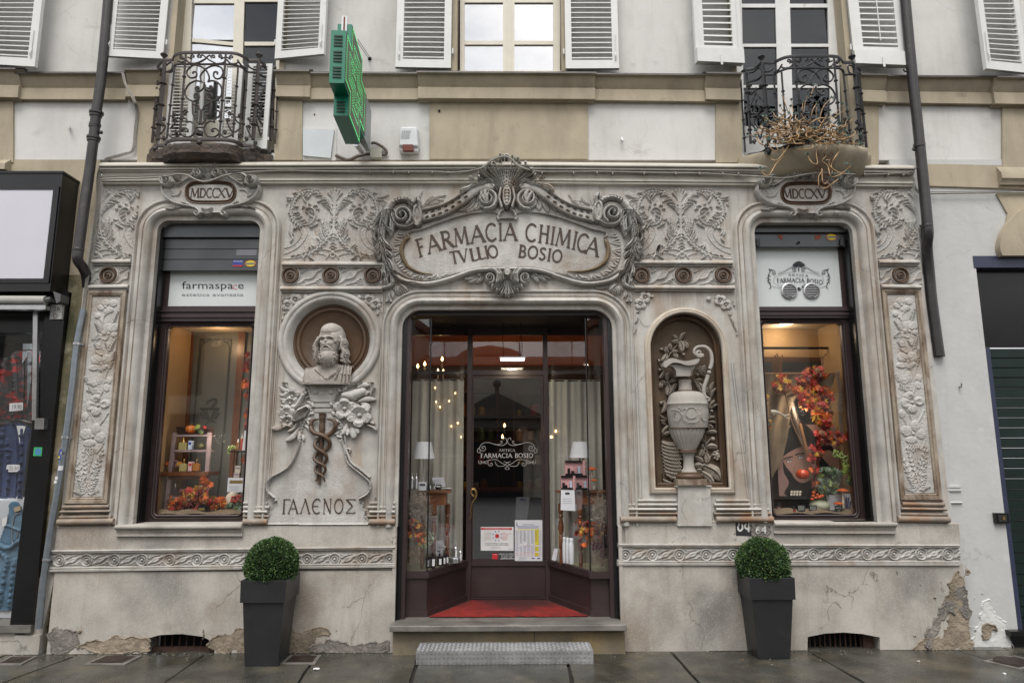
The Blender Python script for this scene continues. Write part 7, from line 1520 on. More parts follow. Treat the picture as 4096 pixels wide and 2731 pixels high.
m=MB();m.box(P(1893,1900,YD).x,P(2166,1900,YD).x,YD+.005,YD+.010,zp+.02,zg+.01);m.build('glass',glass_door,door)
m=MB();hp=cr([(1895,1985),(1886,1975),(1884,1962),(1892,1956),(1902,1962),(1905,1980),(1898,1998),(1888,2012),(1884,2030),(1882,2045),(1886,2056),(1881,2068),(1880,2080)],5)
m.tube([P(x,y,YD-.07)for x,y in hp],[.011]*30+[.009-.0002*i for i in range(len(hp)-30)],8);m.tube([P(1884,1965,YD-.07),P(1880,1965,YD-.01)],.007,6);m.tube([P(1883,2070,YD-.07),P(1880,2070,YD-.01)],.006,6);m.build('handle',M('old_brass',(.42,.27,.1),.3,.9,var=.2,vs=30),door,smooth=70)
etw=M('white_etching',(.62,.6,.58),.6,var=.02)
m=MB();serif_line(m,'ANTICA',1996,1805,2060,1805,10,YD+.003,sp=.12,thin=1.1);serif_line(m,'FARMACIA BOSIO',1922,1830,2132,1829,17,YD+.003,thin=1.3)
f=lambda x,y:P(1580+x/4,1690+y/4,YD+.003)
for pts in([(1790,300),(1770,340),(1700,365),(1600,345),(1480,315),(1390,340),(1355,400),(1370,440),(1420,450),(1450,420),(1430,375),(1390,385),(1400,415),(1420,400)],[(1355,400),(1320,430),(1325,475),(1360,480),(1360,450)],[(1790,300),(1780,260),(1750,240),(1735,260),(1745,275)],[(1580,345),(1650,350),(1700,330),(1712,300),(1690,295),(1685,310)]):
 for s_ in(0,1):m.tube([f(*((x if s_==0 else 3590-x),y))for x,y in cr(pts,4)],.0022,4,flat=.3)
for pts in([(1345,600),(1340,640),(1380,655),(1390,620),(1370,615),(1400,640),(1500,600),(1620,590),(1700,640),(1790,690),(1760,730),(1790,748)],[(1490,640),(1495,680),(1540,690),(1560,660),(1540,645),(1520,665)],[(1600,620),(1640,690),(1740,690),(1790,640),(1850,620)],[(1500,615),(1460,650),(1420,640),(1430,610)]):
 for s_ in(0,1):m.tube([f(*((x if s_==0 else 3590-x),y))for x,y in cr(pts,4)],.002,4,flat=.3)
m.build('etched_lettering',etw,door,smooth=0)
Yn=YD-.014
d4=lambda x,y:(1580+x/4,2000+y/4)
t=card('flu_poster','white landscape flu poster with a red header on the door glass',[d4(1372,424),d4(1897,424),d4(1897,805),d4(1372,803)],Yn,wh);
m=MB();m.pquad([d4(1376,440),d4(1870,440),d4(1870,472),d4(1376,470)],Yn-.0008,Yn);m.build('red_header',inkr,t,smooth=0)
text('printing','METTI L\'INFLUENZA AL SUO POSTO',(*d4(1436,446),*d4(1838,467)),Yn-.0014,wh,t)
text('printing','IN QUESTA FARMACIA È DISPONIBILE\nIL NUOVO VACCINO ANTINFLUENZALE',(*d4(1442,674),*d4(1830,726)),Yn-.001,ink,t)
text('printing','I VIRUS\nDELL\'INFLUENZA',(*d4(1712,508),*d4(1860,542)),Yn-.001,inkr,t);rules(t,*[d4(1712,0)[0],d4(1860,0)[0],d4(0,556)[1],d4(0,636)[1]],6,Yn-.001,inkr,jit=.5);rules(t,*[d4(1425,0)[0],d4(1550,0)[0],d4(0,525)[1],d4(0,628)[1]],6,Yn-.001,M('tan_print',(.55,.4,.3),.6));rules(t,*[d4(1540,0)[0],d4(1730,0)[0],d4(0,748)[1],d4(0,770)[1]],2,Yn-.001,inkg)
text('printing','Seqirus',(*d4(1808,766),*d4(1885,784)),Yn-.001,inkg,t)
m=MB();c=P(*d4(1634,570),Yn);m.ring(c.x,c.z,[(.019,Yn-.001),(.0001,Yn-.001)],20)
for k_ in range(16):a=2*PI*k_/16;m.tube([(c.x+.02*math.cos(a),Yn-.001,c.z+.02*math.sin(a)),(c.x+.026*math.cos(a),Yn-.001,c.z+.026*math.sin(a))],.0012,4)
m.build('printed_virus',inkr,t,smooth=0)
m=MB()
for k_ in range(8):
 a=2*PI*k_/8+.4;m.ring(c.x+.042*math.cos(a),c.z+.045*math.sin(a),[(.006,Yn-.001),(.0001,Yn-.001)],8)
m.build('printed_microbes',blue_p,t,smooth=0)
t=card('duty_roster','tall white CITTA\' DI TORINO roster with yellow columns on the door',[d4(1918,315),d4(2357,315),d4(2357,970),d4(1918,968)],Yn,paper)
text('printing',"CITTA' DI TORINO",(*d4(2040,380),*d4(2232,400)),Yn-.001,ink,t);m=MB();
for y0,y1 in((470,716),(738,814),(836,892)):m.pquad([d4(2236,y0),d4(2300,y0),d4(2300,y1),d4(2238,y1)],Yn-.0008,Yn)
m.pquad([d4(1950,462),d4(2330,462),d4(2330,472),d4(1950,472)],Yn-.0008,Yn);m.build('yellow_columns',yel,t,smooth=0)
for k_ in range(7):
 x=1932+k_*61
 for y0,y1,n,mm_ in((484,716-(k_%3)*30,22,inkg),(742,812,7,blue_p),(840,890,5,inkr)):rules(t,d4(x,0)[0],d4(x+50,0)[0],d4(0,y0)[1],d4(0,y1)[1],n,Yn-.0012,mm_,.0010,.35)
rules(t,d4(1960,0)[0],d4(2310,0)[0],d4(0,414)[1],d4(0,446)[1],3,Yn-.001,blue_p,.002,.05);rules(t,d4(2050,0)[0],d4(2250,0)[0],d4(0,728)[1],d4(0,826)[1],2,Yn-.001,inkr,.002,.05);rules(t,d4(1980,0)[0],d4(2120,0)[0],d4(0,910)[1],d4(0,950)[1],4,Yn-.001,inkg,.0012,.3)
m=MB();m.pquad([d4(2186,920),d4(2234,920),d4(2234,938),d4(2186,938)],Yn-.0008,Yn);m.pquad([d4(2274,920),d4(2322,920),d4(2322,938),d4(2274,938)],Yn-.0008,Yn);m.build('purple_tabs',M('purple_print',(.12,.04,.25),.6),t,smooth=0)
m=MB();m.poly([zc(1580,2000,4,Yn)(x,y)for x,y in((1950,330),(1958,380),(1964,412),(1938,412),(1943,380))],Yn-.001,None);m.build('tower_print',M('tower_print',(.1,.2,.2),.6),t,smooth=0)
t=card('payment_sticker','small square red payment sticker low on the door glass',[d4(1556,850),d4(1642,850),d4(1642,942),d4(1556,940)],Yn,inkr);m=MB();m.pquad([d4(1568,880),d4(1604,880),d4(1604,925),d4(1568,925)],Yn-.0008,Yn);text('printing','satispay',(*d4(1564,856),*d4(1636,872)),Yn-.001,wh,t)
t=mk('opening_hours','white ORARIO DI APERTURA lettering low on the door glass','lettering',at=P(*d4(1780,900),Yn));text('lettering','ORARIO DI APERTURA',(*d4(1658,848),*d4(1960,866)),Yn+.01,wh,t);text('lettering','da Lunedì a Sabato\nore 8.00 / 19.00',(*d4(1700,874),*d4(1905,918)),Yn+.01,wh,t);m=MB();m.pquad([d4(1692,928),d4(1910,928),d4(1910,953),d4(1692,953)],Yn+.01,Yn+.011);m.build('white_bar',wh,t,smooth=0);text('lettering','ORARIO CONTINUATO',(*d4(1704,933),*d4(1900,947)),Yn+.0095,inkg,t)
t=card('notice','long white paper behind the door glass above the roster',[(2065,1986),(2120,1988),(2108,2078),(2062,2076)],YD+.04);m=MB();m.pquad([(2080,1995),(2104,1996),(2103,2001),(2080,2000)],YD+.0385,YD+.04);m.build('blue_heading',blue_p,t);rules(t,2090,2104,2010,2070,9,YD+.0385,inkg)
matm=M('red_coir',(.27,.014,.009),.95,var=.3,vs=14,bump=1,bs=220,bdist=.01,tints=[((.09,.008,.006),2.2,.46,.6,.8,(1,1,1)),((.03,.008,.006),1.4,.5,.64,.75,None)])
m=MB();pl=[(xcL+.02,.04),(xcR-.02,.04),(xdR-.03,YD-.05),(xdL+.03,YD-.05)]
n=60
for j in range(n+1):
 for i in range(n+1):
  u_,v_=i/n,j/n;xa=(pl[0][0]*(1-u_)+pl[1][0]*u_);xb=(pl[3][0]*(1-u_)+pl[2][0]*u_);e=.010 if 0<i<n and 0<j<n else 0
  m.v.append((xa*(1-v_)+xb*v_,.04+(YD-.09)*v_,Zf+.006+e+rnd.uniform(0,.005)))
for j in range(n):
 for i in range(n):q=j*(n+1)+i;m.f.append((q,q+1,q+n+2,q+n+1))
tag(m.build('door_mat',matm),'wet red coir mat filling the recess before the shop door','door mat')
slabm=M('worn_grey_slab',(.17,.16,.145),.45,var=.2,vs=5,bump=.5,bs=70,roughvar=.2,tints=[((.32,.3,.27),2,.5,.66,.6,(1,3,3)),((.05,.045,.04),2.5,.55,.7,.7,(1,3,3))])
t=mk('door_threshold','worn grey stone threshold slab under the red mat','threshold',at=(0,-.1,Zf));a=P(1558,2504,-.25);b=P(2508,2497,-.25);zs=(a.z+b.z)/2
m=MB();m.box(a.x,b.x,-.25,-.085,zs-.048,zs);m.box(OW['D'][0]+.002,OW['D'][1]-.002,-.085,YD+.02,Zf-.08,Zf);o=m.build('slab',slabm,t);bv=o.modifiers.new('b','BEVEL');bv.width=.006;bv.segments=2
yrise=M('yellow_grey_masonry',(.25,.21,.14),.85,var=.3,vs=6,bump=.8,bs=50,tints=[((.4,.27,.1),1.1,.5,.62,.7,None),((.1,.09,.075),3,.52,.68,.7,None)])
xm=P(2138,2550,-.2).x
m=MB();m.box(P(1572,2530,-.17).x,xm-.002,-.17,-.06,-.05,zs-.049);m.build('riser_block',yrise,t);m=MB();m.box(xm+.002,P(2498,2530,-.17).x,-.172,-.06,-.05,zs-.049);m.build('riser_block',yrise,t)
A0=P(1663,2657,-.44);zt_=P(2020,2601,-.44).z;xs0,xs1=A0.x,P(2374,2655,-.44).x
chk=M('chequer_aluminium',(.47,.47,.48),.45,.6,var=.12,vs=9,roughvar=.15,tints=[((.2,.19,.18),3,.55,.7,.5,None)])
t=mk('metal_step','silver chequer plate step box in front of the threshold','step',at=((xs0+xs1)/2,-.3,0));m=MB();m.box(xs0,xs1,-.44,-.19,0,zt_);m.build('box',chk,t)
m=MB();p_=.034;nx_=int((xs1-xs0)/p_)
for face in(0,1):
 rows=3 if face==0 else 7
 for j in range(rows):
  for i in range(nx_):
   for k_ in range(3):
    ang=PI/4 if(i+j)%2 else-PI/4;cx=xs0+p_*(i+.5);cv=p_*(j+.5);o_=(k_-1)*.0085;dx,dv=math.cos(ang),math.sin(ang);px_,pv=cx-dv*o_,cv+dx*o_;L=.012;w_=.003
    q=[(px_+dx*L,pv+dv*L),(px_-dv*w_,pv+dx*w_),(px_-dx*L,pv-dv*L),(px_+dv*w_,pv-dx*w_)]
    if face==0:vs=[(a_,-.4401,b_)for a_,b_ in q]+[(px_,-.446,pv)]
    else:vs=[(a_,-.44+b_,zt_+.0001)for a_,b_ in q]+[(px_,-.44+pv,zt_+.006)]
    m.add(vs,[(0,1,4),(1,2,4),(2,3,4),(3,0,4)])
m.build('tread_pattern',chk,t,smooth=0)
# inside the shop
room=mk('shop_interior','dim brown shop interior with orange vault seen through the door','shop interior',at=(0,2.5,Zf));wd=M('room_wood',(.05,.022,.012),.5,var=.3,vs=4);orange=M('orange_vault',(.42,.13,.03),.7,var=.15,vs=2)
YR=4.4
m=MB();m.box(-2.6,2.6,YR,YR+.05,Zf,4.4);m.build('back_wall',wd,room)
m=MB();m.box(-2.6,2.6,YR-.02,YR,3.0,4.4);m.build('vault_wall',orange,room)
for x in(-2.6,2.6):m=MB();m.box(x-.02,x+.02,YD+.06,YR,Zf,4.4);m.build('side_wall',wd,room)
m=MB()
for k_ in range(13):
 a0,a1=PI*k_/12,0;m.v+=[(-2.6+5.2*k_/12,YD+.1,3.3+.9*math.sin(PI*k_/12)),(-2.6+5.2*k_/12,YR,3.3+.9*math.sin(PI*k_/12))]
for k_ in range(12):m.f.append((2*k_,2*k_+1,2*k_+3,2*k_+2))
m.build('vault',orange,room)
m=MB();m.box(-2.6,2.6,YD+.05,YR,Zf-.05,Zf);m.build('floor',M('room_floor',(.09,.06,.045),.4),room)
def shelfunit(x0,x1,Y,z0,z1,n,label):
 t=mk('shelf_unit',label,'shelves',at=(x0,Y,z0));m=MB();m.box(x0,x1,Y+.28,Y+.3,z0,z1)
 for i in range(n+1):z=z0+(z1-z0)*i/n;m.box(x0,x1,Y,Y+.28,z-.012,z+.012)
 m.box(x0-.02,x0,Y-.01,Y+.3,z0,z1);m.box(x1,x1+.02,Y-.01,Y+.3,z0,z1);m.build('frame',M('shelf_wood',(.12,.055,.025),.5,var=.2),t);return t
cols=[M('stock_'+n_,c_,.4)for n_,c_ in(('white',(.6,.6,.6)),('amber',(.35,.14,.04)),('red',(.4,.04,.03)),('green',(.12,.2,.1)),('yellow',(.5,.4,.06)))]
protos=[]
for k_ in range(5):
 t=thing('stock_jar','stock jar on a shelf deep inside the shop','jar',(0,0,0),'jars on the shelves inside the shop');m=MB();m.lathe([(.0001,0),(.04,0),(.042,.09),(.03,.105),(.0001,.105)],n=14);m.build('body',cols[k_],t);m=MB();m.lathe([(.03,.105),(.03,.125),(.0001,.127)],n=12);m.build('lid',silver if k_%2 else black_m,t);protos.append([t,False])
def place_jar(x,y,z,s_):
 k_=rnd.randrange(5);p=protos[k_]
 if not p[1]:p[0].location=(x,y,z);p[0].scale=(s_,s_,s_);p[1]=True
 else:
  c=copy_tree(p[0]);c.location=(x,y,z);c.scale=(s_,s_,s_)
for x0,x1,Y,z0,z1,n,lb in((-1.0,-.15,3.3,1.15,2.5,4,'wooden shelves of jars seen through the left half of the door'),(.1,.95,3.4,1.15,2.5,4,'wooden shelves of jars seen through the right half of the door')):
 shelfunit(x0,x1,Y,z0,z1,n,lb)
 for i in range(n):
  x=x0+.07
  while x<x1-.06:place_jar(x,Y+.12,z0+(z1-z0)*i/n+.013,rnd.uniform(.8,1.5));x+=rnd.uniform(.10,.17)
for p in protos:
 if not p[1]:
  for k in kids(p[0]):bpy.data.objects.remove(k)
  bpy.data.objects.remove(p[0])
t=mk('shop_counter','dark wooden counter inside the shop behind the door','counter',at=(0,2.2,Zf));m=MB();m.box(-.9,1.0,2.1,2.7,Zf,Zf+.95);m.build('body',wd,t);m=MB();m.box(-.95,1.05,2.05,2.75,Zf+.95,Zf+.98);m.build('top',wood,t)
bulbm=M('warm_bulb',(1,.8,.5),.5,emit=((1,.62,.25),10))
def bulb(label,x,y,Y,r=.012,name='candle_bulb',group=None):
 t=mk(name,label,'light bulb',group,at=P(x,y,Y));c=P(x,y,Y);m=MB();m.lathe([(.0001,-r*1.2),(r,-r*.3),(r*.8,r*.8),(.0001,r*2.6)],tuple(c),10);m.build('flame',bulbm,t);m=MB();m.tube([tuple(c+Vector((0,0,-r*1.2))),tuple(c+Vector((0,0,-r*6)))],r*.6,8);m.build('candle',cream,t);return t
for i,(x,y)in enumerate(((1671,1466),(1699,1457),(1769,1438),(1752,1486),(1773,1488))):bulb(('leftmost candle bulb of the chandelier behind the transom','second candle bulb from the left behind the transom','tallest candle bulb behind the left transom light','low candle bulb left of the transom post','low candle bulb nearest the transom post')[i],x,y,1.6,.014)
for i,(x,y)in enumerate(((2018,1703),(2010,1748),(2224,1725),(2204,1748))):bulb(('upper warm bulb glowing through the door glass','lower warm bulb glowing through the door glass','upper warm bulb glimmering by the right curtain','lower warm bulb glimmering by the right curtain')[i],x,y,1.7 if i<2 else .70,.014 if i<2 else .006)
for i,(x,y)in enumerate(((1741,1551),(1821,1573),(1745,1608),(1797,1604),(1760,1628),(1831,1692),(1806,1705),(1845,1748))):
 o=bulb('fairy light glowing in front of the left curtain',x,y,.69,.0045,'fairy_light','fairy lights on the left curtain')
plight((0,2.2,3.35),9,(1,.55,.24),.1);plight((-.9,1.6,3.3),3,(1,.55,.24),.05);plight((.2,3.0,1.9),.9,(1,.65,.4),.1)  # first light has no fixture, added high to brighten the orange vault
t=mk('pendant_light','flat lit rectangular pendant lamp hanging in the entrance recess','pendant lamp',at=P(2052,1430,.35));Yp=.42
m=MB();q4_=[P(1998,1433,Yp-.06),P(2102,1433,Yp-.06)];zp_=q4_[0].z;m.box(q4_[0].x,q4_[1].x,Yp-.1,Yp+.06,zp_-.006,zp_+.012);m.build('housing',alu,t);m=MB();m.box(q4_[0].x+.012,q4_[1].x-.012,Yp-.09,Yp+.05,zp_-.010,zp_-.006);m.build('diffuser',M('led_panel',(1,1,1),.5,emit=((1,.88,.68),6)),t)
m=MB()
for x0,x1 in((2013,2010),(2077,2083)):m.tube([P(x0,1432,Yp),Vector((P(x1,1300,Yp).x,Yp,Zc))],.0025,5)
m.tube([P(*p,Yp+.01)for p in cr([(2077,1430),(2088,1400),(2086,1350),(2078,1330),(2060,1318),(2046,1300)],4)],.003,5);m.build('cables',black_m,t)
plight(((q4_[0].x+q4_[1].x)/2,Yp-.02,zp_-.05),1.6,(1,.85,.6),.06)
curt=M('linen_curtain',(.56,.54,.47),.9,var=.12,vs=3,bump=.5,bs=220)
def curtain(label,x0,x1,y0,y1,Y):
 t=mk('curtain',label,'curtain',at=P((x0+x1)/2,y1,Y));m=MB();n=80;a=P(x0,y0,Y);b=P(x1,y0,Y);zb_=zsill-.03;R3=random.Random(int(x0));ph=[R3.uniform(0,6)for _ in range(4)]
 for j in range(13):
  for i in range(n+1):u_=i/n;v_=j/12;m.v.append((a.x+(b.x-a.x)*u_,Y+(.3+.7*v_)*(.022*math.sin(u_*26+ph[0])+.014*math.sin(u_*47+ph[1]+v_)),a.z+(zb_-a.z)*v_))
 for j in range(12):
  for i in range(n):q=j*(n+1)+i;m.f.append((q,q+1,q+n+2,q+n+1))
 m.build('cloth',curt,t,smooth=80)
 m=MB();m.tube([(a.x,Y,a.z-.01),(b.x,Y,a.z-.01)],.006,6);m.build('rod',black_m,t)
curtain('pale linen curtain behind the left slanted window',1651,1856,1517,2280,YD-.02)
curtain('pale linen curtain behind the right slanted window',2194,2400,1519,2280,YD-.02)
def lamp(label,xa,xb,ya,yb,ybase,Y):
 t=mk('table_lamp',label,'table lamp',at=P((xa+xb)/2,ybase,Y));a=P((xa+xb)/2,ya,Y);b=P((xa+xb)/2,yb,Y);w=(P(xb,yb,Y).x-P(xa,yb,Y).x)/2;m=MB();m.lathe([(w*.69,a.z-b.z),(w,0)],(b.x,Y,b.z),32);m.build('lamp_shade',M('white_shade',(.78,.8,.82),.8),t,smooth=80)
 c=P((xa+xb)/2,ybase,Y);m=MB();m.lathe([(.012,b.z-c.z),(.006,b.z-c.z-.03),(.006,.05),(.012,.04),(.05,.035),(.05,0),(.0001,0)],tuple(c),12);m.build('base',alu,t)
def table(label,x0,x1,y0,y1,Y,d,yleg,legs):
 t=mk('side_table',label,'table',at=P(x0,yleg,Y));a=P(x0,y0,Y);b=P(x1,y0,Y);m=MB();m.box(a.x,b.x,Y-.01,Y+d,a.z-.02,a.z);m.build('table_top',wood,t);e=P(x0,y1,Y);m=MB();m.box(a.x+.04,b.x-.04,Y+.015,Y+d-.02,e.z,a.z-.021);m.build('apron',wood,t)
 for lx,ly in legs:
  X=a.x+(b.x-a.x)*lx;h=e.z-zsill+.03;m=MB();rr=[(.024,1),(.024,.86),(.014,.84),(.024,.8),(.014,.76),(.024,.68),(.027,.6),(.016,.52),(.014,.5),(.022,.48),(.022,.3),(.013,.27),(.021,.2),(.017,.05),(.012,0)];m.lathe([(r,h*q)for r,q in rr],(X,Y+d*ly,zsill-.03),12);m.build('leg',wood,t)
table('turned-leg wooden table behind the left slanted window',1672,1801,1962,2020,.33,.2,2200,((.15,.2),(.5,.15),(.88,.7)))
table('turned-leg wooden table behind the right slanted window',2226,2428,1962,2018,.36,.2,2230,((.1,.7),(.46,.1),(.9,.6)))
lamp('white shaded table lamp on the left table',1649,1739,1767,1834,1958,.42)
lamp('white shaded table lamp behind the pink gift boxes',2278,2364,1766,1830,1960,.48)
b4=lambda x,y:(1580+x/4,1690+y/4)
for i,x in enumerate((240,308)):bottle('metal_bottle',('left','right')[i]+' tall silver bottle standing on the left table',*(b4(x,0)[0],b4(x+64,0)[0]),b4(0,808)[1],b4(0,1082)[1],.30,silver,silver,'round',.18,lab=wh)
carton('white carton with a dark stripe on the left table',*(b4(376,0)[0],b4(500,0)[0]),b4(0,950)[1],b4(0,1082)[1],.31,whitep,ink)
for i,x in enumerate((545,605)):bottle('dropper_bottle',('left','right')[i]+' dark dropper bottle on the left table',*(b4(x,0)[0],b4(x+36,0)[0]),b4(0,905)[1],b4(0,1076)[1],.33,dbot,black_m,'round',.4,lab=wh,neck=.25)
carton('small black box with white labels on the left table',*(b4(650,0)[0],b4(740,0)[0]),b4(0,990)[1],b4(0,1074)[1],.34,dbot,wh)
t=card('notice','tilted white notice standing at the back of the left table',[b4(590,876),b4(776,872),b4(812,1018),b4(630,1020)],.45);rules(t,*[b4(640,0)[0],b4(750,0)[0],b4(0,912)[1],b4(0,965)[1]],3,.4485,ink)
t=mk('saucer','white saucer on the right end of the left table','saucer',at=P(*b4(840,1060),.38));c=P(*b4(835,1074),.38);m=MB();m.lathe([(.0001,0),(.02,0),(.045,.012),(.046,.014),(.02,.004),(.0001,.004)],tuple(c),20);m.build('dish',whitep,t)
def dried(label,blobs,blobs2,Y,cloudb,name='dried_arrangement'):
 t=leafspray(name,label,blobs,Y-.05,Y+.06,90,.04,cols=[leafcols[0],leafcols[1],leafcols[3],leafcols[4],leafcols[2]],w=[1,3,2.5,4,3],cat='dried flowers');m=MB();R4=random.Random(9)
 for bx,by,bw_,bh,n in cloudb:
  for _ in range(n):
   p=Vector(P(bx+R4.gauss(0,.5)*bw_,by+R4.gauss(0,.5)*bh,Y+R4.uniform(-.04,.05)));d=Vector((R4.uniform(-1,1),R4.uniform(-.6,.6),R4.uniform(-1,1))).normalized();pts=[tuple(p)]
   for _k in range(6):d=(d+Vector((R4.uniform(-.7,.7),R4.uniform(-.7,.7),R4.uniform(-.7,.7)))).normalized();p=p+d*.016;pts.append(tuple(p))
   m.tube(pts,.0011,3,caps=False)
 m.build('dry_moss_strands',M('dry_strand',(.42,.36,.3),.9,var=.4,vs=30),t,smooth=0);return t
dried('dried flower arrangement with curly grey moss in the left vase',[(1660,2110,38,40),(1680,2150,24,26)],None,.22,[(1668,2030,40,44,330),(1700,2050,20,30,120),(1680,2000,24,22,120)])
dried('dried flower arrangement with yellow leaves in the right vase',[(2350,2140,44,48),(2395,2110,30,30),(2330,2090,30,12)],None,.22,[(2400,2040,26,54,300),(2420,2080,18,40,140),(2425,2235,16,22,30)])
def vase(label,x,w,y0,y1,Y,straw):
 a=P(x,y0,Y);b=P(x,y1,Y);r=w*.0025/2;t=mk('glass_vase',label,'vase',at=(b.x,Y,b.z));m=MB();h=a.z-b.z;m.lathe([(.0001,0),(r*.8,.005),(r,h*.3),(r,h)],(b.x,Y,b.z),24);m.build('glass_wall',glass,t);m=MB();R5=random.Random(3)
 for _ in range(260):
  a_=R5.uniform(0,6.28);q=r*.9*math.sqrt(R5.random());p=Vector((b.x+q*math.cos(a_),Y+q*math.sin(a_),b.z+R5.uniform(.02,h*.8)));d=Vector((R5.uniform(-1,1),R5.uniform(-1,1),R5.uniform(-.5,1))).normalized()*.035;m.tube([tuple(p),tuple(p+d*.5+Vector((0,0,.006))),tuple(p+d)],.0013,3,caps=False)
 m.build('straw',straw,t,smooth=0)
strw=M('straw',(.33,.22,.12),.9,var=.4,vs=30);vase('clear glass vase full of straw in the left corner window',1664,60,2170,2258,.24,strw);vase('clear glass vase full of straw in the right corner window',2395,62,2190,2266,.24,strw)
grapes('pale green grapes spilling beside the left vase',[(1715,2155,20,26,44),(1693,2180,12,10,18)],.26,M('pale_grape',(.35,.42,.25),.3),.009);grapes('dark red grapes hanging over the right vase',[(2392,2185,22,14,46),(2408,2212,10,14,18)],.20,M('red_grape',(.09,.01,.02),.25),.010)
e4=lambda x,y:(1580+x/4,2000+y/4)
for i,(x0,x1,y0,y1,nm,lb,k_)in enumerate(((492,548,850,1085,'dark_bottle','square black bottle at the glass corner in front of the left vase',.22),(552,652,830,1075,'dark_bottle','square dark brown bottle right of the glass corner',.2),(668,758,808,1050,'pump_bottle','nearest dark pump bottle in the left display',.3),(752,815,796,1038,'pump_bottle','middle dark pump bottle in the left display',.3),(800,862,790,1022,'pump_bottle','farthest dark pump bottle in the left display',.3))):
 bottle(nm,lb,e4(x0,0)[0],e4(x1,0)[0],e4(0,y0)[1],e4(0,y1)[1],(.16,.20,.26,.30,.34)[i],dbot,black_m,'sq',k_,lab=wh)
for x0,x1,y0,y1,lb in((936,1006,676,930,'silver spray bottle standing on the tin'),(1018,1076,745,985,'thin silver spray bottle right of the tin')):bottle('spray_bottle',lb,e4(x0,0)[0],e4(x1,0)[0],e4(0,y0)[1],e4(0,y1)[1],.46,silver,silver,'round',.24,lab=wh)
t=mk('round_tin','stack of two round silver tins in the left display','tin',at=P(*e4(950,990),.42));c=P(*e4(955,992),.42);m=MB();m.lathe([(.0001,0),(.05,0),(.05,.022),(.052,.024),(.052,.042),(.05,.046),(.0001,.046)],tuple(c),24);m.build('body',silver,t)
t=card('price_sheet','white price sheet leaning behind the dark bottles',[e4(636,648),e4(770,630),e4(812,790),e4(660,900)],.50);rules(t,*[e4(665,0)[0],e4(760,0)[0],e4(0,680)[1],e4(0,790)[1]],6,.4985,inkg)
h4=lambda x,y:(1980+x/2.2857,1690+y/2.2857)
gb=[]
for i,(x0,x1,y0,y1,lb)in enumerate(((645,800,345,480,'topmost pink gift box with a clear window on the right table'),(607,712,482,610,'lower left pink gift box on the right table'),(738,845,480,612,'lower right pink gift box on the right table'))):
 a=P(*h4(x0,y1),.32);b=P(*h4(x1,y0),.32);t=mk('gift_box',lb,'gift box','pink gift boxes stacked on the right table',at=(a.x,.32,a.z));m=MB();m.box(a.x,b.x,.345,.42,a.z,b.z);m.box(b.x,b.x+.025,.33,.42,a.z,b.z);m.build('carton',pink,t);m=MB();m.box(a.x,b.x,.325,.345,b.z-.018,b.z);m.build('black_band',black_m,t);m=MB();m.box(a.x,b.x,.325,.345,a.z,a.z+.016);m.build('black_band',black_m,t);w_=b.x-a.x
 for q,cc,hh_ in((.2,dbot,.5),(.42,dbot,.25),(.62,pink,.5),(.8,pale,.65)):m=MB();m.box(a.x+w_*q-.012,a.x+w_*q+.012,.328,.343,a.z+.017,a.z+.017+(b.z-a.z-.04)*hh_);m.build('tube',cc,t)
t=card('price_sheet','white price sheet hanging from the right table edge',[h4(603,612),h4(727,615),h4(736,806),h4(600,798)],.33);m=MB();m.pquad([h4(642,637),h4(682,637),h4(682,656),h4(642,656)],.3285,.33);m.build('black_heading',ink,t)
for k_,y in enumerate((695,715,735)):rules(t,h4(615,0)[0],h4(718,0)[0],h4(0,y)[1],h4(0,y)[1],1,.3285,inkg,.002,.2)
mushroom('larger orange mushroom on the right table',2366,1868+8,46,1905,.40);mushroom('smaller orange mushroom below the larger one',2376,1921,30,1955,.38)
for i,x in enumerate((618,648,676)):bottle('aerosol_can',('leftmost','middle','rightmost')[i]+' white aerosol can of three in the right display',1980+(x)/2.2857,1980+(x+(34 if i<2 else 48))/2.2857,2000+(335,340,345)[i]/2.2857,2000+(570,575,582)[i]/2.2857,(.42,.38,.33)[i],whitep,whitep,'round',.12,neck=.7)
t=card('price_sheet','narrow framed price card at the left end of the right display',[(2217,2192),(2232,2194),(2224,2241),(2207,2238)],.55);rules(t,2216,2226,2200,2232,4,.5485,ink)
# ground
wet=M('wet_paving_stone',(.085,.082,.070),.30,var=.25,vs=5,bump=.5,bs=120,roughvar=.22,tints=[((.03,.028,.022),1.6,.42,.60,.85,None),((.15,.125,.075),2.6,.52,.68,.6,None),((.24,.235,.22),30,.6,.7,.4,None)],specs=240,speck=.35)
joint=M('joint_earth',(.02,.018,.015),.9,var=.3)
m=MB();m.v=[(-60,-60,-.022),(60,-60,-.022),(60,30,-.022),(-60,30,-.022)];m.f=[(0,1,2,3)];tag(m.build('pavement_bed',joint),kind='structure')
m=MB();m.v=[(-60,-60,-.012),(60,-60,-.012),(60,-3.2,-.012),(-60,-3.2,-.012)];m.f=[(0,1,2,3)];tag(m.build('street',M('cobbled_street',(.10,.10,.098),.5,var=.3,vs=9,bump=.8,bs=12,bdist=.02)),kind='structure')
J=[(-700,-900),(-60,-420),(290,95),(575,200),(825,645),(1270,1185),(1668,1640),(2262,2290),(2690,2790),(3262,3460),(3700,4120),(4200,4900)]
J=[(-9,None)]
jp=[((20,2618),(-260,2731)),((308,2618),(0,2731)),((810,2622),(655,2731)),((1265,2622),(1190,2731)),((1672,2630),(1640,2731)),((2266,2630),(2290,2731)),((2690,2612),(2800,2731)),((3240,2606),(3460,2731)),((3850,2606),(4260,2731))]
lines=[]
for a,b in jp:A_=PZ(*a,0);B_=PZ(*b,0);d=(B_-A_);lines.append((A_+d*((A_.y-(-.10))/-d.y)if abs(d.y)>1e-6 else A_,d/-d.y))
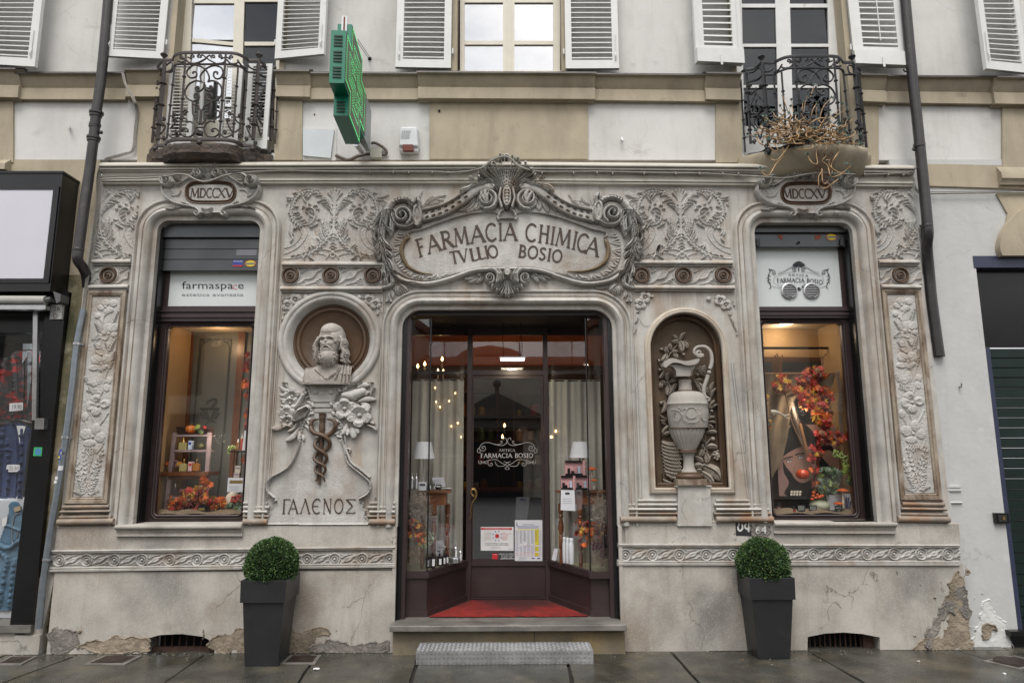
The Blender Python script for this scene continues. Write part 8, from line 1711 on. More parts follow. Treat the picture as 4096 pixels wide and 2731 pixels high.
def lx(i,y):
 A_,d=lines[i];return A_.x+d.x*(A_.y-y)
m=MB();ys=[-.02,-1.15,-2.1,-3.15];g=.011
def slab(mb,pts):
 n=len(pts);c=(sum(p[0]for p in pts)/n,sum(p[1]for p in pts)/n);rim=[]
 for k_ in range(n):
  a,b=pts[k_],pts[(k_+1)%n]
  for q in range(6):t_=q/6;rim.append((a[0]+(b[0]-a[0])*t_+rnd.uniform(-.005,.005),a[1]+(b[1]-a[1])*t_+rnd.uniform(-.005,.005)))
 dz=rnd.uniform(-.003,.003);N=len(rim);b0=len(mb.v)
 for s_,z in((1,-.03),(1,-.006),(.992,.0)):mb.v+=[(c[0]+(x-c[0])*s_,c[1]+(y-c[1])*s_,z+dz)for x,y in rim]
 for r_ in range(2):mb.f+=[(b0+r_*N+i,b0+r_*N+(i+1)%N,b0+(r_+1)*N+(i+1)%N,b0+(r_+1)*N+i)for i in range(N)]
 mb.f.append(tuple(b0+2*N+i for i in range(N)))
xs=[None]+list(range(len(lines)))+[None]
for r_ in range(3):
 y0,y1=ys[r_]-(.10 if r_==0 else 0),ys[r_+1]+.01
 off=(0,.35,.1)[r_]
 E_=[lambda y:-7.5-.5]+[(lambda y,i=i:lx(i,y if r_==0 else-1.0)+off)for i in range(len(lines))]+[lambda y:8.5]
 for k_ in range(len(E_)-1):
  a0,a1=E_[k_](y0)+g,E_[k_](y1)+g;b0_,b1_=E_[k_+1](y0)-g,E_[k_+1](y1)-g
  if b0_-a0>.1:slab(m,[(a0,y0),(b0_,y0),(b1_,y1),(a1,y1)])
x=-8.0
while x<8.5:w=rnd.uniform(.5,1.5);slab(m,[(x,.05),(x+w-.012,.05),(x+w-.012,-.108),(x,-.108)]);x+=w
tag(m.build('pavement',wet,smooth=20),kind='structure')
cov=M('cast_iron_cover',(.055,.038,.032),.55,.5,var=.3,vs=20)
def cover(label,pts,c,r):
 t=mk('inspection_cover',label,'manhole cover',at=PZ(*c,0));q=[PZ(x,y,.006)for x,y in pts];m=MB();m.hexa(q,[p-Vector((0,0,.012))for p in q]);m.build('frame',wet if r<0 else slabm,t)
 cc=PZ(*c,0);m=MB();r=abs(r);s_=.9
 q=[cc+(p-cc)*.78 for p in q];m.hexa([Vector((p.x,p.y,.008))for p in q],[Vector((p.x,p.y,0))for p in q])
 m.lathe([(r,.008),(r,.011),(r*.88,.011),(r*.86,.009),(r*.5,.009),(r*.48,.011),(r*.3,.011),(.0001,.009)],(cc.x,cc.y,0),28);m.build('lid',cov,t)
cover('rusty square inspection cover at the far left of the pavement',[(-20,2655),(45,2622),(150,2622),(85,2655)],(60,2639),.06)
cover('rusty square inspection cover left of the basement vent',[(330,2655),(420,2618),(570,2620),(500,2655)],(455,2637),.10)
cover('inspection cover partly behind the left planter',[(1120,2652),(1160,2618),(1285,2618),(1260,2652)],(1210,2634),.08)
cover('round ribbed cover at the far right of the pavement',[(3930,2640),(4060,2620),(4200,2655),(4080,2675)],(4045,2646),.12)
litw=M('litter_white',(.7,.7,.7),.8)
gr=M('grit',(.22,.2,.16),.9,var=.5,vs=60);m=MB()
for k_ in range(420):
 x,y,s_=rnd.uniform(-4.6,4.9),-.10-abs(rnd.gauss(0,.09)),rnd.uniform(.0025,.008);m.add([(x-s_,y,0),(x+s_*.4,y-s_,0),(x+s_,y+s_*.6,0),(x,y,s_*.9)],[(0,1,3),(1,2,3),(2,0,3)])
tag(m.build('grit',gr,smooth=0),'grit and plaster crumbs along the foot of the wall','grit',kind='stuff')
for i,(x,y,s_,lb)in enumerate(((1265,2678,.022,'crumpled white paper scrap right of the left planter'),(3088,2660,.007,'tiny white scrap beside the right planter'),(3674,2646,.013,'white scrap on the slab near the right vent'),(4018,2696,.015,'pale scrap on the far right slab'),(2972,2640,.008,'small ochre leaf left of the right planter'))):
 c=PZ(x,y,0);m=MB();n=7;b0=[(c.x+s_*rnd.uniform(.7,1.4)*math.cos(2*PI*k_/n),c.y+s_*.7*math.sin(2*PI*k_/n),.003+rnd.uniform(0,s_*.5))for k_ in range(n)];m.add(b0+[(c.x,c.y,.004+s_*.6)],[(k_,(k_+1)%n,n)for k_ in range(n)])
 tag(m.build('litter_scrap',litw if i<4 else leafcols[3],smooth=0),lb,'litter')
 # planters and boxwood balls
potm=M('anthracite_planter',(.022,.023,.025),.42,var=.2,vs=5,tints=[((.04,.04,.042),3,.55,.72,.6,None)],roughvar=.08)
def planter(label,cx,yb,w,wb,h,rim,rot):
 t=mk('planter',label,'planter',at=(cx,yb,0));ca,sa=math.cos(R(rot)),math.sin(R(rot))
 def sq(hw,z):return[(cx+x*ca-y*sa,yb+x*sa+y*ca,z)for x,y in((-hw,-hw),(hw,-hw),(hw,hw),(-hw,hw))]
 m=MB()
 def shell(rows):
  b0=len(m.v)
  for hw,z in rows:m.v.extend(sq(hw,z))
  for i in range(len(rows)-1):
   for k_ in range(4):m.f.append((b0+i*4+k_,b0+i*4+(k_+1)%4,b0+(i+1)*4+(k_+1)%4,b0+(i+1)*4+k_))
 wr=w-.012;shell([(wb*.98,0),(wb,.006),(wr*.955,h-rim-.002)]);o=m.build('body',potm,t,smooth=0)
 m=MB();shell([(wr*.94,h-rim+.002),(w*.985,h-rim),(w*.985,h-rim+.004),(w,h-.004),(w*.995,h),(w-.018,h),(w-.02,h-.05)]);b0=len(m.v);m.v.extend(sq(w-.02,h-.05));m.f.append((b0,b0+1,b0+2,b0+3));m.build('rim',potm,t,smooth=0);return t
def boxball(label,cx,cy,cz,r,seed):
 R6=random.Random(seed);t=mk('boxwood_ball',label,'boxwood',at=(cx,cy,cz));cols=[M('box_leaf_dark',(.03,.07,.022),.45,var=.4,vs=60),M('box_leaf_mid',(.06,.13,.035),.45,var=.35,vs=60),M('box_leaf_light',(.15,.22,.06),.45,var=.3,vs=60)];mbs=[MB(),MB(),MB()]
 for i in range(17000):
  z=R6.uniform(-1,1);a=R6.uniform(0,2*PI);q=math.sqrt(1-z*z);n=Vector((q*math.cos(a),q*math.sin(a),z));bump=1+.028*math.sin(n.x*9+seed)*math.sin(n.z*8)+.02*math.sin(n.y*15+n.x*13);rr=r*bump*(1.03-.17*R6.random()**1.6)*(1.05 if R6.random()<.02 else 1)
  p=Vector((cx,cy,cz))+n*rr*(1 if z>-.2 else 1-.0*z);d=(n+Vector((R6.uniform(-1,1),R6.uniform(-1,1),R6.uniform(-1,1)))*.8).normalized();s_=d.cross(Vector((R6.uniform(-1,1),R6.uniform(-1,1),R6.uniform(-1,1)))).normalized();L=R6.uniform(.011,.019);w=L*.36
  k_=R6.choices((0,1,2),(4,4,1.6))[0];mbs[k_].add([p,p+d*L*.5+s_*w,p+d*L,p+d*L*.5-s_*w],[(0,1,2,3)])
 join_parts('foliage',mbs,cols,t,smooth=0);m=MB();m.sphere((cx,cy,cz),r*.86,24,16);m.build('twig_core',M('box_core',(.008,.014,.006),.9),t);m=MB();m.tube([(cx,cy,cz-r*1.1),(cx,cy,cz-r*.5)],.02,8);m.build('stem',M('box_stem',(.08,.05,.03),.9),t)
YPf=-.52;a=P(963,2321,YPf);b=P(1146,2321,YPf);hwL=(b.x-a.x)/2;cxL=(a.x+b.x)/2;hL=a.z;wbL=(P(1118,2668,YPf).x-P(984,2668,YPf).x)/2
planter('tall square anthracite planter left of the shop door',cxL,YPf+hwL,hwL,wbL*1.0,hL,P(963,2321,YPf).z-P(963,2410,YPf).z,0)
c=P(1083,2256,YPf+hwL);boxball('clipped round boxwood ball in the left planter',cxL,YPf+hwL,c.z,94*(CAMD+YPf+hwL)/FPX,1)
YPg=-.40;a=P(2997,2311,YPg);b=P(3179,2311,YPg);hwR=(b.x-a.x)/2;cxR=(a.x+b.x)/2;hR=a.z;wbR=(P(3157,2650,YPg).x-P(3027,2650,YPg).x)/2
planter('tall square anthracite planter under the painted number 64',cxR,YPg+hwR,hwR,wbR,hR,P(2997,2311,YPg).z-P(2997,2398,YPg).z,0)
c=P(3060,2256,YPg+hwR);boxball('clipped round boxwood ball in the right planter',cxR,YPg+hwR,c.z,94*(CAMD+YPg+hwR)/FPX,4)
t=mk('painted_number','faded white numeral painted on a black square by the right window','house number',at=P(2975,2110,-.09));m=MB();m.pquad([(2942,2085),(3006,2087),(3007,2143),(2944,2141)],-.0905,-.088);m.build('black_square',M('worn_black_paint',(.02,.02,.022),.7,var=.3,vs=20,tints=[((.3,.28,.25),20,.62,.68,.6,None)]),t,smooth=0)
wp2=M('worn_white_paint',(.8,.8,.78),.8,var=.15,vs=30,tints=[((.2,.19,.17),18,.55,.62,.7,None)]);m=MB();f=lambda x,y:P(x,y,-.092)
for pts in([(2956,2092),(2952,2112),(2960,2122),(2970,2112),(2968,2094)],[(2984,2092),(2980,2108),(2994,2118)],[(2996,2090),(2994,2126)]):m.tube([f(*p)for p in cr(pts,4)],.008,5,flat=.15)
m.build('numeral',wp2,t,smooth=0)
patchrel([W(x,y,-.089)for x,y in((3015,2098),(3072,2098),(3074,2136),(3016,2138))],-.089,patch_d,'number_ground',shop)
t=mk('painted_number','worn white painted number 64 under the right window sill','house number',at=P(3040,2115,-.09));text('numeral','64',(3022,2102,3066,2134),-.1,wp2,t)
t=mk('intercom','small black bell push box with a gold button on the right wall','doorbell',at=P(4010,2070,-.03));m=MB();m.pquad([(3981,2051),(4034,2052),(4040,2092),(3986,2092)],-.05,-.01);m.build('case',black_m,t);m=MB();m.pquad([(3992,2058),(4026,2059),(4030,2086),(3996,2086)],-.056,-.05);m.build('plate',M('dark_grey',(.03,.03,.033),.4),t);m=MB();m.pquad([(4010,2065),(4020,2065),(4022,2079),(4012,2079)],-.062,-.056);m.build('button',gold,t)
# green cross
gm=M('green_enamel',(.004,.20,.115),.35,var=.1,vs=5);gface=M('grey_led_face',(.14,.15,.11),.5,var=.05);led=M('green_led',(.1,1,.3),.5,emit=((.06,.85,.22),1.5))
CB=Vector((-1.2885,-.12,0));CU=Vector((-.045,1,0)).normalized();CN=Vector((1,.045,0)).normalized()
def cp(y,z,d=0.0):
 p=CB+CU*((y+.12)/CU.y)+CN*d;return(p.x,p.y,z)
t=mk('pharmacy_cross','green illuminated pharmacy cross sign projecting from the wall','pharmacy sign',at=(-1.26,-.12,4.25))
o_=[(-1.20,5.045),(-.70,5.045),(-.70,4.86),(-.46,4.86),(-.46,4.44),(-.72,4.44),(-.72,4.25),(-1.22,4.25),(-1.22,4.43),(-1.41,4.43),(-1.41,4.85),(-1.20,4.85)]
def prism_yz(mb,pts,d0,d1):
 from mathutils.geometry import tessellate_polygon
 n=len(pts);b0=len(mb.v);mb.v+=[cp(y,z,d1)for y,z in pts]+[cp(y,z,d0)for y,z in pts]
 for tr in tessellate_polygon([[Vector((y,z,0))for y,z in pts]]):mb.f.append(tuple(b0+i for i in tr));mb.f.append(tuple(b0+n+i for i in tr[::-1]))
 for i in range(n):mb.f.append((b0+i,b0+(i+1)%n,b0+n+(i+1)%n,b0+n+i))
m=MB();prism_yz(m,o_,-.115,0);m.build('housing',gm,t,smooth=0)
ins=lambda k_:[(max(-1.20+k_,min(-.72-k_,y))if abs(z-4.65)>.3 else y+(k_ if y<-.9 else-k_),z+(-k_ if z>4.65 else k_))for y,z in o_]
fi=[(-1.20+.012,5.033),(-.712,5.033),(-.712,4.848),(-.46,4.848),(-.46,4.452),(-.732,4.452),(-.732,4.262),(-1.208,4.262),(-1.208,4.442),(-1.398,4.442),(-1.398,4.838),(-1.188,4.838)]
m=MB();prism_yz(m,fi,.0005,.004);m.build('led_face',gface,t,smooth=0)
m=MB();prism_yz(m,[(-.455,4.858),(-.13,4.858),(-.13,4.455),(-.455,4.442)],-.11,-.002);m.build('mounting_box',M('grey_green_box',(.33,.37,.38),.4),t,smooth=0)
m=MB();prism_yz(m,[(-1.41,4.43),(-.46,4.44),(-.46,4.425),(-1.41,4.415)],-.114,-.001);m.build('underside_rim',gm,t)
m=MB()
def dots(path,stp=.018):
 for(y0,z0),(y1,z1)in zip(path,path[1:]):
  L=math.hypot(y1-y0,z1-z0);n=max(1,int(L/stp))
  for i in range(n):
   y=y0+(y1-y0)*i/n;z=z0+(z1-z0)*i/n;s_=.0042;b0=len(m.v)
   m.v+=[cp(y-s_,z-s_,.0055),cp(y+s_,z-s_,.0055),cp(y+s_,z+s_,.0055),cp(y-s_,z+s_,.0055)];m.f.append((b0,b0+1,b0+2,b0+3))
yc,zc__=-.96,4.645
def crossp(h,a,hz=None):
 hz=hz or h*.88;return[(yc-a,zc__+hz),(yc+a,zc__+hz),(yc+a,zc__+a*.8),(yc+h,zc__+a*.8),(yc+h,zc__-a*.8),(yc+a,zc__-a*.8),(yc+a,zc__-hz),(yc-a,zc__-hz),(yc-a,zc__-a*.8),(yc-h,zc__-a*.8),(yc-h,zc__+a*.8),(yc-a,zc__+a*.8),(yc-a,zc__+hz)]
dots(crossp(.42,.225,.375))
for h,a in((.31,.14),(.25,.09),(.19,.04)):dots(crossp(h,a),.022)
m.build('leds',led,t,smooth=0)
for y0,z0,Yv in((138,0,-1.412),):
 for k_,(zz0,yv)in enumerate(((4.80,-1.412),(4.67,-1.412),(4.54,-1.412),(4.36,-1.222))):
  m=MB()
  for q in range(4):z=zz0-q*.026;a0=cp(yv,z,-.09);a1=cp(yv,z,-.025);m.box(a0[0],a1[0],a0[1]-.004,a0[1],z-.006,z+.006)
  m.build('vent_slots',M('dark_slot',(.004,.03,.02),.6)if k_==0 else bpy.data.materials['dark_slot'],t)
m=MB();a0=cp(-1.2,5.045,-.06);m.box(a0[0]-.022,a0[0]+.022,a0[1]-.0,a0[1]+.01,4.86,5.02);m.box(a0[0]-.022,a0[0]+.022,a0[1]-.012,a0[1]-.002,4.86,5.11);m.build('lifting_bracket',whitep,t);m=MB();m.box(a0[0]-.006,a0[0]+.006,a0[1]-.015,a0[1]-.012,4.95,5.10);m.build('rust_stain',M('rust',(.2,.06,.02),.9,var=.3,vs=60),t)
for k_,(a,b)in enumerate((((1428,160,-.75),(1479,236,-.0)),)):
 t=mk('stay_cable','black stay chain between the green cross and the wall','chain',at=P(1479,236,0));m=MB();A_,B_=P(*a),P(*b);n=16
 for i in range(n):p0=A_+(B_-A_)*(i/n);p1=A_+(B_-A_)*((i+.8)/n);o=Vector((.007,0,.004))*(1 if i%2 else-1);m.tube([p0+o,p1+o],.0035,4);m.tube([p0-o,p1-o],.0035,4)
 m.sphere(tuple(B_),.02);m.build('links',black_m,t)
t=mk('security_camera','silver cylindrical camera under the green cross','security camera',at=P(1447,600,-.2));m=MB();m.tube([P(1425,572,-.45),P(1450,606,-.28)],.033,16);m.build('body',silver,t,smooth=60);m=MB();m.tube([P(1449,605,-.285),P(1452,609,-.27)],.026,14);m.build('lens',black_m,t);m=MB();m.tube([P(1440,590,-.3),P(1445,596,-.15),P(1446,600,0)],.012,8);m.build('bracket',alu,t)
t=mk('junction_box','pale square junction box beside the foot of the green cross','junction box',at=P(1503,620,0));m=MB();m.pbox(1482,594,1525,636,-.06,0);o=m.build('case',M('box_beige',(.45,.44,.37),.6),t);bv=o.modifiers.new('b','BEVEL');bv.width=.006;bv.segments=2
m=MB();m.pbox(1480,592,1527,630,-.066,-.061);m.build('lid',bpy.data.materials['box_beige'],t)
cond=M('flexible_conduit',(.12,.095,.075),.6,var=.3,vs=40)
def conduit(label,pts,r,Y,mt=cond,name='flexible_conduit',cat='conduit',corr=True,n=8):
 pp=cr(pts,n);m=MB();m.tube([P(x,y,Y if not callable(Y)else Y(x,y))for x,y in pp],[r*(1+(.16 if corr and i%2 else 0))for i in range(len(pp))],8);return tag(m.build(name,mt,smooth=60),label,cat)
conduit('corrugated conduit looping right of the junction box',[(1484,574),(1500,572),(1530,588),(1546,605),(1542,618),(1525,619)],.013,-.03)
conduit('corrugated conduit running left under the cross',[(1343,622),(1370,634),(1395,640),(1430,626),(1460,618),(1482,616)],.016,-.03)
t=mk('alarm_box','white alarm siren box with a dark red lamp','alarm box',at=P(1637,600,0));m=MB();q=[P(x,y,-.09)for x,y in[(1602,508),(1666,508),(1672,584),(1596,582)]];m.hexa(q,[Vector((p.x+(.012 if i in(1,2)else-.012),0,p.z+(.01 if i<2 else-.01)))for i,p in enumerate(q)]);m.pquad([(1598,583),(1672,584),(1674,606),(1598,605)],-.065,0);o=m.build('case',whitep,t);bv=o.modifiers.new('b','BEVEL');bv.width=.01;bv.segments=3
m=MB();m.pquad([(1610,578),(1652,578),(1654,602),(1611,602)],-.10,-.06);m.build('lamp',M('alarm_red',(.17,.03,.015),.3),t);m=MB()
for r_ in range(8):
 for c_ in range(5):x=1606+c_*7.2-(3 if r_%2 else 0)+(3 if r_<3 else 0);m.pbox(x,524+r_*4.4,x+4.6,525.6+r_*4.4,-.0915,-.09)
m.build('sound_slots',black_m,t);m=MB();m.tube([P(x,y,-.02)for x,y in cr([(1645,606),(1646,622),(1641,638)],4)],.0035,5);m.build('wire',cream,t)
t=mk('blank_panel','blank white metal panel bolted left of the green cross','panel',at=P(1275,630,0));m=MB();m.pquad([(1213,516),(1336,518),(1322,632),(1212,622)],-.03,-.008);m.build('sheet',M('blank_sheet',(.62,.66,.68),.5,var=.05,vs=6),t);m=MB();m.pquad([(1206,510),(1346,512),(1346,642),(1206,640)],-.008,0);m.build('back_plate',plaster,t)
m=MB();m.tube([P(1258,458,0),P(1258,458,-.01)],.007,8);m.tube([P(1757,444,-.02),P(1757,444,-.035)],.012,8);m.build('wall_hole',blackmat,bld)
def pipe(label,pts,Ys,r,mt,collars=(),name='downpipe',cat='drainpipe',cl=None):
 pp=cr([tuple(P(x,y,Y))for(x,y),Y in zip(pts,Ys)],6);b=pp[-1];t=mk(name,label,cat,at=b);m=MB();m.tube(pp,r,18);m.build('pipe',mt,t,smooth=60)
 for(x0,y0,Y0,kk)in collars:
  A_=P(x0,y0,Y0);j=min(range(len(pp)),key=lambda i:(Vector(pp[i])-A_).length);j=min(max(j,1),len(pp)-2);d=(Vector(pp[j+1])-Vector(pp[j-1])).normalized();c=A_
  m=MB();m.tube([c-d*.012,c-d*.010,c+d*.010,c+d*.012],[r*1.02,r*kk,r*kk,r*1.02],18);m.build('collar',cl or mt,t,smooth=40)
 return t
t=pipe('dark grey downpipe between the black shop and the stone front',[(450,-260),(433,0),(407,291),(385,455),(374,560),(356,700),(337,830),(314,1000),(312,1040),(330,1068),(345,1100),(350,1150)],[-.2]*6+[-.22,-.24,-.23,-.16,-.08,-.02],.044,pipe_m,[(386,452,-.2,1.4),(383,463,-.2,1.2),(380,500,-.2,1.15),(378,507,-.2,1.1),(375,552,-.2,1.35),(373,562,-.2,1.2),(314,1000,-.24,1.05)])
m=MB();m.sphere(tuple(P(404,530,-.2)),.018);m.tube([P(380,528,-.2),P(404,530,-.2)],.008,6);m.build('screw_knob',pipe_m,t)
t=pipe('dark brown downpipe on the right entering the wall slot',[(3600,-260),(3621,0),(3648,291),(3669,485),(3690,690),(3708,880),(3712,940),(3708,990),(3717,1090),(3727,1203),(3757,1424)],[-.2]*5+[-.21,-.2,-.12,-.06,-.05,-.05],.046,pipe_m,[(3677,579,-.2,1.12),(3677,585,-.2,1.12),(3709,905,-.21,1.04)])
m=MB();m.tube([P(3640,285,-.2),P(3618,287,-.2),P(3614,278,-.2)],.008,6);m.tube([P(3650,285,-.2),P(3664,284,-.2)],.008,6);m.tube([P(3655,590,-.2),P(3652,600,-.2),P(3660,602,-.2)],.01,6);m.build('bracket',iron_b,t)
sl=[(3678,900),(3715,896),(3722,960),(3728,1060),(3742,1150),(3752,1250),(3764,1330),(3782,1425),(3735,1428),(3722,1330),(3708,1200),(3700,1080),(3690,980)]
p=[]
for(x,y),(x2,y2)in zip(sl,sl[1:]+sl[:1]):
 for q in range(5):t_=q/5;p.append(W(x+(x2-x)*t_+rnd.uniform(-2.5,2.5),y+(y2-y)*t_,-.032))
m=MB();m.poly(p,-.0325,None);m.build('wall_slot',M('slot_dark',(.02,.014,.012),.95,var=.4,vs=30,tints=[((.12,.05,.04),20,.62,.68,.7,None)]),bld,smooth=0)
t=pipe('grey galvanised conduit with stickers beside the carved front',[(333,1236),(306,1385),(287,1560),(260,1770),(232,1949),(184,2242),(155,2512)],[-.12]*7,.026,galv,[(308,1375,-.12,1.25),(262,1748,-.12,1.25),(186,2237,-.12,1.25)],name='conduit_pipe',cat='conduit',cl=silver)
m=MB()
for x,y in((308,1375),(262,1748),(186,2237)):c=P(x,y,-.12);m.box(c.x-.045,c.x+.045,-.10,-.09,c.z-.012,c.z+.012)
m.build('clamp_ears',silver,t)
def wrapst(par,x,y0,y1,mt,th=1.0,x2=None):
 A_,B_=P(x,y0,-.12),P(x2 or x,y1,-.12);m=MB();b0=0
 for k_ in range(9):
  a=R(200+130*k_/8);o=Vector((.0268*math.cos(a),.0268*math.sin(a),0));m.v+=[tuple(A_+o),tuple(B_+o)]
 for k_ in range(8):m.f.append((2*k_,2*k_+1,2*k_+3,2*k_+2))
 m.build('sticker',mt,par,smooth=60)
wrapst(t,253,1796,1838,blue_p,x2=247);wrapst(t,252,1806,1818,wh,x2=250);wrapst(t,248,1824,1832,yel,x2=247);wrapst(t,247,1862,1880,wh,x2=244);wrapst(t,236,1905,1917,wh,x2=234);wrapst(t,232,1920,1932,wh,x2=230)
text('sticker_text','GIAI?',(240,1804,266,1816),-.1475,ink,t)
cabm=M('pale_cable',(.30,.28,.24),.6,var=.2,vs=20);cabd=M('dark_cable',(.04,.05,.06),.5)
for k_,lb in enumerate(('left','middle','right')):
 pts=[(333,1240),(348,1120),(365,1015),(380,902),(391,815),(392,715),(402,672),(422,642),(448,630),(503,615),(533,597),(542,515),(548,448),(533,394),(503,339),(491,292)]
 pts=[(x+(k_-1)*4.6,y+(k_-1)*(3 if 400<x<520 and y<660 else 0))for x,y in pts]
 conduit(lb+' strand of the pale cables rising beside the left pilaster',pts,.0045,lambda x,y:-.10 if y>660 else(-.03 if y>420 else-.19),cabm,'wall_cable','cable',False,6)
cp_=[(400,718),(470,714),(560,713),(660,706),(710,697),(750,702),(785,720),(822,727),(860,717),(910,700),(1010,688),(1147,683),(1300,686),(1470,687),(1720,687),(1820,690),(1920,675),(1970,640),(2015,627),(2045,637),(2075,665),(2145,685),(2270,687),(2420,687),(2645,692),(2809,694),(2967,703),(3082,710),(3145,712),(3270,692),(3395,697),(3507,697),(3639,697),(3657,745),(3682,775),(3730,775),(3900,772),(4120,770)]
def yc_(x,y):return-.245 if 650<x<940 or 1900<x<2120 or 3000<x<3420 else(-.14 if x<3640 else-.05)
conduit('thick pale cable running along the whole cornice',cp_,.0085,yc_,cabm,'cornice_cable','cable',False,8)
conduit('thin dark cable following the pale cornice cable',[(x,y-6+2*math.sin(x*.01))for x,y in cp_],.0035,yc_,cabd,'cornice_cable','cable',False,8)
m=MB();bx=1480
while bx<3640:
 if not 1880<bx<2140 and not 3000<bx<3400:c=P(bx,688+(bx-1470)*.005,-.14);m.box(c.x-.006,c.x+.006,-.155,-.115,c.z-.013,c.z+.013)
 bx+=rnd.choice((94,126,62))
m.build('cable_clip',cabm,shop)
# black clothes shop on the left
ns=mk('black_shopfront','black framed clothes shop front with a blank white sign box','shopfront',at=P(130,2510,-.06));YB_=-.25
m=MB();zt,zb=P(150,694,YB_).z,P(150,1165,YB_).z;xr=(P(251,694,YB_).x+P(200,1165,YB_).x)/2;m.box(-6.5,xr,YB_,0,zb,zt);m.box(-6.5,xr+.01,YB_-.01,.0,zt,zt+.02);m.build('sign_box',black_m,ns)
m=MB();wz1,wz0=P(150,760,YB_).z,P(150,1115,YB_).z;wxr=(P(215,760,YB_).x+P(178,1115,YB_).x)/2;m.box(-6.3,wxr,YB_-.006,YB_,wz0,wz1);m.build('sign_panel',M('blank_white_sign',(.66,.66,.72),.35,var=.02),ns)
m=MB()
for a,b,c,d in((-6.4,wxr+.05,wz1,wz1+.03),(-6.4,wxr+.05,wz0-.04,wz0)):m.box(a,b,YB_-.012,YB_,c,d)
m.box(wxr,wxr+.05,YB_-.0125,YB_,wz0-.041,wz1+.031);m.build('sign_frame',black_m,ns)
m=MB();m.pquad([(190,1165),(268,1165),(128,2512),(38,2512)],-.10,.15);m.build('post',black_m,ns)
m=MB();m.pbox(-700,1165,200,1330,-.02,.1);m.build('lintel',black_m,ns)
m=MB();a=P(100,2500,-.12);m.box(-6.5,a.x+.05,-.12,.3,a.z-.06,a.z);m.build('sill',slabm,ns);m=MB();m.box(-6.5,P(55,2560,-.09).x,-.09,0,-.05,a.z-.061);m.box(P(60,2560,-.09).x,P(160,2560,-.1).x,-.105,0,-.05,P(100,2540,-.1).z);m.build('base',stone_base,ns)
m=MB();m.box(-6.5,P(130,1900,.05).x,.05,.056,a.z,P(150,1300,.05).z);m.build('glass',glass,ns,smooth=0)
m=MB();m.box(-6.5,P(60,1900,1.2).x+1,1.2,1.25,0,3.4);m.box(P(200,1500,.15).x,P(200,1500,.15).x+.03,.16,1.2,0,3.4);m.build('interior',M('black_interior',(.02,.02,.023),.7),ns)
m=MB();m.box(-6.5,-3.7,.1,1.2,P(100,1330,.5).z,P(100,1330,.5).z+.04);m.build('interior_ceiling',M('grey_interior',(.12,.14,.14),.7),ns)
t=mk('awning','rolled grey awning on a cassette above the black shop window','awning',at=P(100,1230,-.18));m=MB();a,b=P(-300,1200,-.22),P(184,1202,-.22);m.tube([a,(a+b)/2,b],.042,14);m.build('fabric_roll',M('awning_fabric',(.42,.41,.38),.9,var=.1,vs=10,bump=.6,bs=20),t,smooth=60)
m=MB();m.pbox(-300,1220,182,1237,-.26,-.2);m.build('front_bar',alu,t);m=MB();m.tube([P(184,1202,-.22),P(206,1196,-.22)],.025,10);m.pquad([(212,1165),(243,1176),(240,1205),(226,1213),(212,1190)][:4],-.24,-.12);m.build('bracket',M('bracket_grey',(.15,.15,.15),.5,.6),t)
m=MB();m.pquad([(132,1240),(150,1240),(144,1680),(127,1680)],-.14,-.11);m.build('arm',alu,t);m=MB();m.pquad([(140,1672),(177,1672),(175,1716),(137,1716)],-.15,-.10);m.build('arm_plate',alu,t)
t=mk('number_plate','small white house number plate reading 26 D on the black post','house number',at=P(225,1276,-.105));m=MB();m.pquad([(203,1219),(252,1219),(245,1276),(198,1276)],-.125,-.10);m.build('plate',M('enamel_plate',(.6,.58,.56),.4,var=.1,vs=30,tints=[((.2,.12,.08),30,.62,.7,.6,None)]),t);text('digits','26',(211,1226,241,1243),-.126,ink,t);text('digits','D',(214,1253,230,1272),-.126,ink,t);m=MB();m.pbox(201,1247,249,1248.2,-.1255,-.125);m.build('divider',ink,t)
t=mk('sticker','green and blue square sticker on the black post','sticker',at=P(150,1805,-.105));m=MB();m.pquad([(136,1788),(169,1788),(166,1823),(132,1823)],-.103,-.1);m.build('square',grn,t);m=MB();m.ring(P(152,1806,-.104).x,P(152,1806,-.104).z,[(.026,-.104),(.0001,-.104)],16,sz=1.2);m.build('disc',M('sky_blue',(.08,.25,.5),.5),t)
def cloth_relief(name,label,cat,poly_,Y,mt,folds,x0,x1,y0,y1,h=.035,extra=None):
 f=lambda x,y:W(x,y,Y);g=Relief(f(x0,y1)[0]-.25,f(x1,y0)[0],f(x0,y1)[1],f(x0,y0)[1],.006)
 g.poly([f(*p)for p in cr(poly_,4,closed=True)],h)
 msk=g.H>.01
 for pts,w,hh in folds:g.stroke(cr([f(*p)for p in pts],4),w,hh,mode='add' if hh>0 else 'cut',prof=.8)if hh>0 else g.stroke(cr([f(*p)for p in pts],4),w,-hh,mode='cut',prof=.8)
 t=mk(name,label,cat,at=P((x0+x1)/2,y1,Y));g.mesh('fabric',mt,Y,t,mask=msk,sink=0.0);return t
camo=M('red_camouflage',(.03,.03,.032),.9,var=.3,vs=9,tints=[((.30,.02,.02),7,.52,.56,.95,(1,1,1.8)),((.07,.07,.075),9,.5,.55,.9,None)])
denim=M('dark_denim',(.03,.05,.13),.85,var=.35,vs=14,bump=.6,bs=300,tints=[((.05,.075,.15),6,.55,.72,.6,None)])
jeans=M('washed_jeans',(.08,.17,.26),.85,var=.3,vs=10,bump=.5,bs=300,tints=[((.22,.34,.42),4,.5,.7,.7,None),((.02,.05,.1),5,.55,.72,.7,None)])
